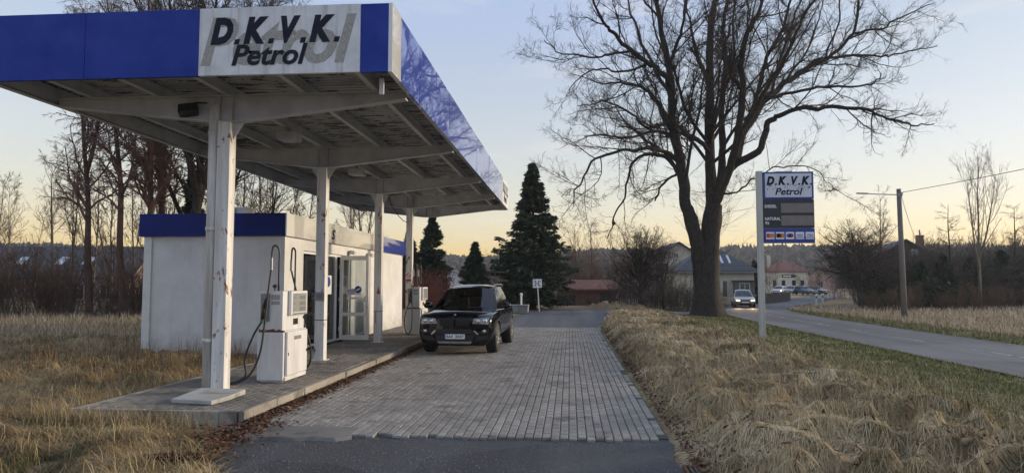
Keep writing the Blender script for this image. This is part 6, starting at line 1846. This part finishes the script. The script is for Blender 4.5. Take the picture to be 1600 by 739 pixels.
# ------------------------------------------------------------------ shrubs
def shrub_mesh(name, seed, w, h, n, mat, n2=7, n3=5, spreadk=.5, r=.012):
    rng = np.random.default_rng(seed)
    pos = np.zeros((n, 3)); aa = rng.uniform(0, 6.28, n); rr_ = rng.uniform(0, .35, n) * w
    pos[:, 0] = np.cos(aa) * rr_; pos[:, 1] = np.sin(aa) * rr_
    k = rng.uniform(.0, spreadk, n)
    d = np.stack([np.cos(aa) * k, np.sin(aa) * k, np.ones(n)], 1)
    a = shoots(rng, pos, d, h * rng.uniform(.55, 1.0, n), np.full(n, r) * rng.uniform(.8, 1.6, n), 6, .10, .03)
    b = spawn(rng, a, n2, .12, 1, (20, 60), .42, 5, .16, .05, .7, .007)
    c = spawn(rng, b, n3, .1, 1, (20, 60), .5, 4, .18, .03, .8, .0055)
    v, f = tubes([(a, 4), (b, 3), (c, 3)])
    o = np_mesh(name, v, [f], mat, None, True)
    return o
def scatter(first, name, spots, labels, group, rng, cat='shrub', jit=.2):
    for k, (x, y, s_) in enumerate(spots):
        o = first if k == 0 else first.copy()
        if k: COL.objects.link(o)
        o.location = (x, y, gz(x, y) - .05); o.rotation_euler = (0, 0, rng.uniform(0, 6.28)); f = s_ * rng.uniform(1 - jit, 1 + jit)
        o.scale = (f, f, s_ * rng.uniform(1 - jit, 1 + jit))
        tag(o, labels if isinstance(labels, str) else labels[k], cat, group)
rng = np.random.default_rng(77)
sp = [((x + rng.normal(0, .3)) * .87, y * .87, s_ * .95) for x, y, s_ in [(-29, 33.5, .85), (-27, 35, .9), (-25, 35.5, .8), (-23.2, 36, .9), (-21.5, 36.5, .9), (-19.8, 35.5, .9), (-18.2, 35.2, .9), (-31, 35, .95), (-33, 33.5, .9), (-26, 35.5, 1.2), (-22.4, 36, 1.1), (-30, 36, 1.2), (-19, 36, 1.1), (-16.8, 33, .9), (-15.2, 31.8, .9), (-28, 36.5, 1.1), (-24.3, 37.8, 1.1), (-32.2, 37.2, 1.15), (-20.9, 38.5, 1.2), (-35.2, 35.5, 1.0), (-38, 44, 1.1), (-35.5, 45, 1.2), (-33, 44, 1.1), (-30.5, 45.5, 1.2), (-28, 44.5, 1.15), (-25.6, 45, 1.2), (-23, 44, 1.2), (-40.5, 45, 1.2), (-43, 44, 1.1), (-26.9, 41, 1.0), (-31.8, 41, 1.0), (-22, 41, 1.1)]]
scatter(shrub_mesh('shrub', 51, 2.4, 3.6, 28, M['twig_brown'], 8, 5, .45), 'shrub', sp, 'leafless brown shrub in the thicket before the long pink house', 'shrubs of the left thicket', rng)
sp = [((x + rng.normal(0, .3)) * .87, y * .87, s_) for x, y, s_ in [(-28, 32.2, .6), (-24, 32.5, .65), (-20.6, 32.2, .7), (-32, 32, .7), (-17.2, 32, .7), (-26.2, 31.4, .5), (-22.2, 31.6, .55), (-30.2, 34.2, .9), (-20.4, 34, .9)]]
scatter(shrub_mesh('shrub', 52, 2.4, 2.8, 26, M['twig_grey'], 8, 5, .6), 'shrub', sp, 'low dark grey shrub at the front of the left thicket', 'low shrubs of the left thicket', rng)
sp = [(-8.0, 39.5, 1.0), (-9.6, 40.5, 1.1), (-7.2, 41.0, .95), (-8.6, 42.5, 1.2), (-6.4, 42.3, .8), (-10.6, 42, 1.2)]
scatter(shrub_mesh('shrub', 53, 1.8, 2.5, 30, M['twig_wine'], 7, 5, .35), 'shrub', sp, 'reddish dogwood shrub between the far pump and the spruces', 'reddish shrubs past the kiosk end', rng)
sp = [(-.9, 52, .6), (3.6, 52.6, .95), (4.6, 50.4, .85), (6.0, 52.5, 1.1), (7.4, 49.6, .9), (8.2, 50.5, 1.0), (3.9, 49.4, .55), (6.2, 50.4, .9), (7.3, 51.5, .95), (5.2, 49.0, .7), (1.4, 52.4, .35), (8.6, 52, .9), (-5.0, 49.5, .9), (-4.0, 51.0, 1.1)]
scatter(shrub_mesh('shrub', 54, 2.2, 3.0, 26, M['twig_grey'], 8, 5, .5), 'shrub', sp, 'leafless grey brown shrub lining the back of the yard', 'shrubs behind the yard', rng)
sp = [(-.6, 62, 1.2), (1.6, 63.0, 1.35), (4.0, 61.0, 1.15), (6.4, 63.5, 1.2), (8.0, 61.0, .9)]
scatter(shrub_mesh('shrub', 59, 3.0, 4.6, 34, M['twig_brown'], 9, 6, .5), 'shrub', sp, 'tall brown hazel clump behind the red shed', 'brown hazel clumps behind the red shed', rng)
sp = [(10.3, 50.4, .8), (10.9, 56, 1.0), (9.8, 47.2, .45)]
scatter(shrub_mesh('shrub', 55, 1.6, 2.4, 26, M['twig_brown'], 7, 5, .3), 'shrub', sp, ['brown shrub right behind the big linden trunk', 'brown hedge shrub before the cream house', 'knee-high brown shrub at the roadside by the linden'], None, rng)
sp = [(22.5 + 1.55 * k + rng.normal(0, .3), 54.5 + .28 * k + rng.normal(0, .6), rng.uniform(.75, 1.05)) for k in range(14)]
scatter(shrub_mesh('shrub', 56, 2.2, 2.1, 36, M['twig_brown'], 7, 4, .35), 'shrub', sp, 'brown leafless shrub along the front of the right-hand thicket', 'front shrubs of the right thicket', rng)
sp = [(27 + 2.1 * k + rng.normal(0, .4), 62 + .5 * k + rng.normal(0, 1.2), rng.uniform(.85, 1.2)) for k in range(13)] + [(29 + 2.3 * k + rng.normal(0, .6), 70 + .6 * k + rng.normal(0, 2.0), rng.uniform(1.2, 1.6)) for k in range(20)] + [(38 + 2.6 * k + rng.normal(0, .6), 84 + .5 * k + rng.normal(0, 2.0), rng.uniform(1.5, 2.0)) for k in range(14)]
scatter(shrub_mesh('shrub', 57, 3.2, 4.3, 62, M['twig_grey'], 9, 7, .5, .018), 'shrub', sp, 'tall grey willow shrub in the right-hand thicket', 'tall shrubs of the right thicket', rng)
sp = [(-12.5 + 2.2 * k + rng.normal(0, .6), 84 + rng.normal(0, 5), rng.uniform(.8, 1.25)) for k in range(11)] + [(30 + rng.normal(0, 3) + 2 * k, 100 + rng.normal(0, 4), 1.1) for k in range(9)]
scatter(shrub_mesh('shrub', 58, 3.4, 5.6, 26, M['twig_brown'], 9, 6, .5), 'shrub', sp, 'distant brown leafless clump below the wooded hill', 'distant clumps below the hill', rng)

# ------------------------------------------------------------------ grass
rng = np.random.default_rng(31)
def sample(n, x0, x1, y0, y1, near=6.0, p=1.6):
    """positions whose density falls off with distance from the near end"""
    out = []
    got = 0
    while got < n:
        m = n * 3
        x = rng.uniform(x0, x1, m); y = rng.uniform(y0, y1, m)
        keep = rng.uniform(0, 1, m) < np.minimum(1, (near / np.maximum(y, .5)) ** p)
        x, y = x[keep], y[keep]; got += len(x); out.append(np.stack([x, y], 1))
    return np.vstack(out)[:n]
def lay(name, label, P, mat, L, wd, lean, bend, direction, wscale=True, seed_noise=41):
    z = ground_h(P[:, 0], P[:, 1]) - .005
    base = np.column_stack([P, z]); n = len(P)
    d = np.maximum(P[:, 1], 4)
    w = wd * rng.uniform(.6, 1.3, n) * (np.maximum(1, d / 9) if wscale else 1)
    V, F4, F3 = blades(rng, base, direction, L * rng.uniform(.55, 1.3, n), w, lean, bend)
    o = np_mesh(name, V, [F4, F3], mat); tag(o, label, 'grass', kind='stuff'); return o
def flow(P, s=.55):
    """combed direction of the matted grass: down the tufts, swept towards the road and the camera"""
    e = .08
    gx_ = (tuft(P[:, 0] + e, P[:, 1]) - tuft(P[:, 0] - e, P[:, 1])) / (2 * e); gy_ = (tuft(P[:, 0], P[:, 1] + e) - tuft(P[:, 0], P[:, 1] - e)) / (2 * e)
    vx = .55 - 2.0 * gx_ + 1.2 * (fbm(P[:, 0] * s, P[:, 1] * s, 61) - .5); vy = -.55 - 2.0 * gy_ + 1.8 * (fbm(P[:, 0] * s, P[:, 1] * s, 62) - .5)
    return np.arctan2(vy, vx) 
# matted straw of the verge: locks of blades combed the same way, lying on the tufts
def locks(name, label, C, mat, per, spread, L, wd, lift, angf, rng, mask=None, tn=.0, cat='grass'):
    n = len(C); bi = np.repeat(np.arange(n), per)
    P = C[bi] + rng.normal(0, spread, (len(bi), 2)) * np.array([1, 1])
    la = rng.normal(0, .65, n); lt = rng.normal(0, .5, n); lw = rng.uniform(.75, 1.3, n); lh = rng.uniform(.5, 1.5, n)
    ok = np.ones(len(P), bool) if mask is None else mask(P)
    P, bi = P[ok], bi[ok]; m = len(P)
    ang = angf(P) + la[bi] + rng.normal(0, .42, m)
    d = np.maximum(1, P[:, 1] / 10)
    V, F = drape(rng, P, ang, L * lw[bi] * rng.uniform(.6, 1.3, m), wd * d * rng.uniform(.6, 1.3, m), lift * lh[bi] * np.abs(rng.normal(.8, .6, m)), lt[bi] + rng.normal(0, .5, m))
    o = np_mesh(name, V, [F], mat); tag(o, label, cat, kind='stuff')
    big = fbm(P[:, 0] * .8, P[:, 1] * .8, 55, 3)
    lk = rng.uniform(0, 1, n)
    t = np.clip(.40 * lk[bi] + .45 * rng.uniform(0, 1, m) + 1.3 * (big - .5) + .07 + tn, 0, 1)
    tone(o, np.repeat(t, 10)); return o
C = sample(19000, 1.1, 9.3, 2.2, 44, 8, 1.35)
C = C[(rng.uniform(0, 1, len(C)) < np.clip(1.25 - sstep(3.5, 5.2, C[:, 0] + .8 * (fbm(C[:, 0] * .5, C[:, 1] * .5, 44) - .5)) * 1.22 + .6 * (fbm(C[:, 0] * .6, C[:, 1] * .6, 71) - .5), .02, 1))]
def ok_r(P): return ((P[:, 0] > 1.0) & ((P[:, 1] < 27.5) | ~on_hard(P[:, 0], P[:, 1], .0))) & (P[:, 0] > 1.02 + .3 * fbm(P[:, 1] * 1.2, P[:, 1] * 0, 17)) & (road_dist(P[:, 0], P[:, 1]) > 2.6)
locks('dry_grass', 'matted dry straw-coloured grass on the verge right of the paving', C, M['straw_lock'], 24, .065, .26, .0030, .022, lambda P: flow(P) , rng, ok_r)
P = sample(9000, 1.3, 7.2, 2.2, 30, 7, 1.5); P = P[~on_hard(P[:, 0], P[:, 1], .05)]; n = len(P)
lay('dry_grass', 'loose dry stems sticking up from the verge', P, M['straw'], .30, .0020, np.abs(rng.normal(.45, .3, n)), rng.uniform(.1, .7, n), rng.uniform(0, 6.28, n))
P = sample(130000, 3.4, 9.95, 4.5, 44, 9, 1.4)
m = (rng.uniform(0, 1, len(P)) < sstep(3.5, 5.0, P[:, 0] + 1.6 * (fbm(P[:, 0] * .7, P[:, 1] * .7, 72) - .5))) & (road_dist(P[:, 0], P[:, 1]) > 2.55)
P = P[m]; n = len(P)
lay('green_grass', 'short green winter grass along the near side of the road', P, M['green_blade'], .10, .0032, np.abs(rng.normal(.5, .35, n)), rng.uniform(.2, .8, n), rng.uniform(0, 6.28, n))
P = sample(60000, 1.3, 6.5, 2.2, 40, 8, 1.4); tv = tuft(P[:, 0], P[:, 1])
P = P[(tv < .10) & (rng.uniform(0, 1, len(P)) < .25 + 1.6 * np.clip(fbm(P[:, 0] * .5, P[:, 1] * .5, 23) - .42, 0, 1)) & ~on_hard(P[:, 0], P[:, 1], .05)]; n = len(P)
lay('green_grass', 'green grass coming up in the hollows between the dry tufts', P, M['green_blade'], .12, .0028, np.abs(rng.normal(.5, .35, n)), rng.uniform(.2, .8, n), rng.uniform(0, 6.28, n))
# far side of the road
P = np.vstack([sample(26000, 14.5, 42, 15, 62, 22, 1.2), sample(12000, 14.5, 17.2, 16, 64, 22, 1.0)])
P = P[road_dist(P[:, 0], P[:, 1]) > 2.6]; n = len(P)
gm_ = (P[:, 0] - 14.6 < 1.6 + 1.0 * fbm(P[:, 1] * .3, P[:, 1] * 0, 5))
lay('dry_grass', 'pale dry meadow grass beyond the road', P[~gm_], M['straw'], .34, .0035, np.abs(rng.normal(.6, .35, (~gm_).sum())), rng.uniform(.2, .8, (~gm_).sum()), rng.uniform(0, 6.28, (~gm_).sum()))
lay('green_grass', 'green strip of grass along the far road edge', P[gm_], M['green_blade'], .14, .0035, np.abs(rng.normal(.5, .35, gm_.sum())), rng.uniform(.2, .8, gm_.sum()), rng.uniform(0, 6.28, gm_.sum()))
# left of the island
def ok_l(P):
    x, y = P[:, 0], P[:, 1]
    bad = ((x > -9.8) & (y > 15.2)) | ((x > -6.42) & (y > 8.5)) | ((x > -3.02 - .80 * np.clip(y - 6.1, 0, 9)) & (y < 8.6)) | ((x > -3.0) & (y < 6.5))
    return ~bad
C = np.vstack([sample(9000, -16, -2.6, 4.6, 30, 7, 1.3), sample(1600, -6.5, -3.2, 5.6, 8.7, 7, 1)])
th_ = fbm(C[:, 0] * .45, C[:, 1] * .45, 81); C = C[rng.uniform(0, 1, len(C)) < np.clip((th_ - .22) * 4, .15, 1)]
locks('dry_grass', 'tangled golden dry grass left of the island', C, M['gold_lock'], 16, .075, .34, .0032, .045, lambda P: 2.2 * 6.28 * fbm(P[:, 0] * .35, P[:, 1] * .35, 91), rng, ok_l)
P = sample(13000, -16, -2.6, 4.6, 30, 7, 1.4); P = P[ok_l(P)]; n = len(P)
lay('dry_grass', 'loose upright dry stems left of the island', P, M['straw_gold'], .32, .0022, np.abs(rng.normal(.45, .3, n)), np.clip(rng.normal(.5, .3, n), 0, 1.2), rng.uniform(0, 6.28, n))
P = sample(26000, -16, -2.6, 4.6, 30, 7, 1.4); P = P[ok_l(P) & (fbm(P[:, 0] * .5, P[:, 1] * .5, 29) > .52)]; n = len(P)
lay('green_grass', 'green patches in the dry meadow left of the island', P, M['green_blade'], .13, .0028, np.abs(rng.normal(.5, .35, n)), rng.uniform(.2, .8, n), rng.uniform(0, 6.28, n))
P = np.column_stack([rng.uniform(-24, -9.9, 16000), rng.uniform(18, 28, 16000)]); n = len(P)
lay('dry_grass', 'band of pale yellow grass before the left thicket', P, M['straw'], .42, .0030, np.abs(rng.normal(.45, .3, n)), rng.uniform(.2, .8, n), rng.uniform(0, 6.28, n))
# grass leaning over the front kerb of the island
P = np.column_stack([rng.uniform(-6.7, -4.35, 2600), 8.50 - np.abs(rng.normal(0, .14, 2600))]); P = P[rng.uniform(0, 1, len(P)) < np.clip((-4.2 - P[:, 0]) * .55, .1, 1)]; n = len(P)
lay('dry_grass', 'dry tufts hiding the near kerb of the island', P, M['straw_gold'], .30, .0024, np.abs(rng.normal(.35, .25, n)), rng.uniform(.2, .9, n), rng.uniform(0, 6.28, n))
P = np.column_stack([rng.uniform(-6.75, -6.38, 1800), rng.uniform(8.4, 14.5, 1800)]); n = len(P)
lay('dry_grass', 'dry tufts along the back kerb of the island', P, M['straw_gold'], .28, .0024, np.abs(rng.normal(.35, .25, n)), rng.uniform(.2, .9, n), rng.uniform(0, 6.28, n))
# tall reddish stalks by the island's back edge
c_ = np.column_stack([rng.uniform(-10.5, -6.5, 34), rng.uniform(10.5, 14.9, 34)])
P = np.repeat(c_, 40, 0) + rng.normal(0, .16, (1360, 2)); P = P[(P[:, 0] < -6.4)]; n = len(P)
lay('dry_stalks', 'reddish brown dry stalks behind the island', P, M['stalk'], .50, .0020, np.abs(rng.normal(.22, .15, n)), rng.uniform(.1, .6, n), rng.uniform(0, 6.28, n))
# dead leaves and weeds along the kerb and the paving edge
n = 6400; y = 6.7 + 12.5 * rng.uniform(0, 1, n) ** 2.0
x = np.where(y < 8.5, -3.62 - .15 * (y - 7.2) + rng.normal(0, .22, n) - .25 * (8.5 - y), -4.02 + np.abs(rng.normal(0, .10, n)) * np.clip(1.6 - .09 * (y - 8), .35, 1.6))
z = np.where((x > -4.0) & (y > 8.4), .036, .03) + rng.uniform(0, .03, n); z = np.where((x < -3.98) & (y > 8.56), .05, z)
x = np.where((y > 8.5), np.maximum(x, -4.01), x)
C = np.column_stack([x, y, z]); A = _norm(np.column_stack([rng.normal(size=(n, 2)), rng.normal(0, .35, n)])) * rng.uniform(.015, .038, n)[:, None]
B = _norm(np.cross(A, np.column_stack([rng.normal(0, .4, (n, 2)), np.ones(n)]))) * rng.uniform(.010, .024, n)[:, None]
v, f = merge_cards(C, A, B); tag(np_mesh('leaf_litter', v, [f], M['leaf_litter']), 'drift of dead brown leaves along the island kerb', 'leaves', kind='stuff')
n = 3200; y = 6.0 + 22 * rng.uniform(0, 1, n) ** 1.4; x = 1.12 + np.abs(rng.normal(0, .16, n)) + .05; C = np.column_stack([x, y, ground_h(x, y) + .02 + rng.uniform(0, .03, n)])
A = _norm(np.column_stack([rng.normal(size=(n, 2)), rng.normal(0, .35, n)])) * rng.uniform(.012, .034, n)[:, None]; B = _norm(np.cross(A, np.column_stack([rng.normal(0, .4, (n, 2)), np.ones(n)]))) * rng.uniform(.008, .02, n)[:, None]
v, f = merge_cards(C, A, B); tag(np_mesh('leaf_litter', v, [f], M['leaf_litter']), 'dark dead leaves along the right edge of the paving', 'leaves', kind='stuff')
c_ = np.column_stack([-3.99 + np.abs(rng.normal(0, .03, 26)), rng.uniform(8.8, 20, 26)]); P = np.repeat(c_, 22, 0) + rng.normal(0, .035, (26 * 22, 2)); P[:, 0] = np.maximum(P[:, 0], -4.01); n = len(P)
V, F4, F3 = blades(rng, np.column_stack([P, np.full(n, .02)]), rng.uniform(0, 6.28, n), rng.uniform(.03, .11, n), np.full(n, .003), np.abs(rng.normal(.5, .3, n)), rng.uniform(.1, .8, n))
tag(np_mesh('kerb_weeds', V, [F4, F3], M['green_blade']), 'small green weeds in the joint under the kerb', 'weeds', kind='stuff')
n = 9000; P = sample(n, 1.2, 7.5, 2.5, 26, 7, 1.5); n = len(P); C = np.column_stack([P, ground_h(P[:, 0], P[:, 1]) + .035 + rng.uniform(0, .02, n)])
A = _norm(np.column_stack([rng.normal(size=(n, 2)), rng.normal(0, .4, n)])) * (rng.uniform(.008, .05, n) * np.where(rng.uniform(0, 1, n) < .5, 1, 1.6))[:, None]; B = _norm(np.cross(A, np.column_stack([rng.normal(0, .5, (n, 2)), np.ones(n)]))) * rng.uniform(.003, .016, n)[:, None]
v, f = merge_cards(C, A, B); tag(np_mesh('leaf_litter', v, [f], M['leaf_litter']), 'brown leaves and broken stems lying in the verge grass', 'leaves', kind='stuff')
# crumbs of stone on the asphalt
n = 6000; P = np.column_stack([rng.uniform(-3.3, 1.0, n), rng.uniform(5.4, 7.95, n)]); C = np.column_stack([P, np.full(n, .004)])
A = _norm(rng.normal(size=(n, 3))) * rng.uniform(.002, .007, n)[:, None]; B = _norm(np.cross(A, rng.normal(size=(n, 3)))) * rng.uniform(.002, .006, n)[:, None]
v, f = merge_cards(C, A, B); tag(np_mesh('grit', v, [f], M['concrete']), 'pale grit scattered over the dark asphalt', 'grit', kind='stuff')
HAZE = 0.00035

# ------------------------------------------------------------------ evening haze over the valley
mb = MB(); mb.box(-960, 960, -90, 965, -4.0, 60)
s = NT('evening_haze'); s.t.nodes.remove(s.b)
pv = s.n('VolumePrincipled'); pv.inputs['Color'].default_value = (0.80, 0.85, 0.95, 1); pv.inputs['Density'].default_value = HAZE; pv.inputs['Anisotropy'].default_value = 0.2
s.l(pv.outputs[0], s.out.inputs['Volume'])
tag(mb.build('haze', s.m), 'thin bluish evening haze filling the valley', 'haze', kind='stuff')
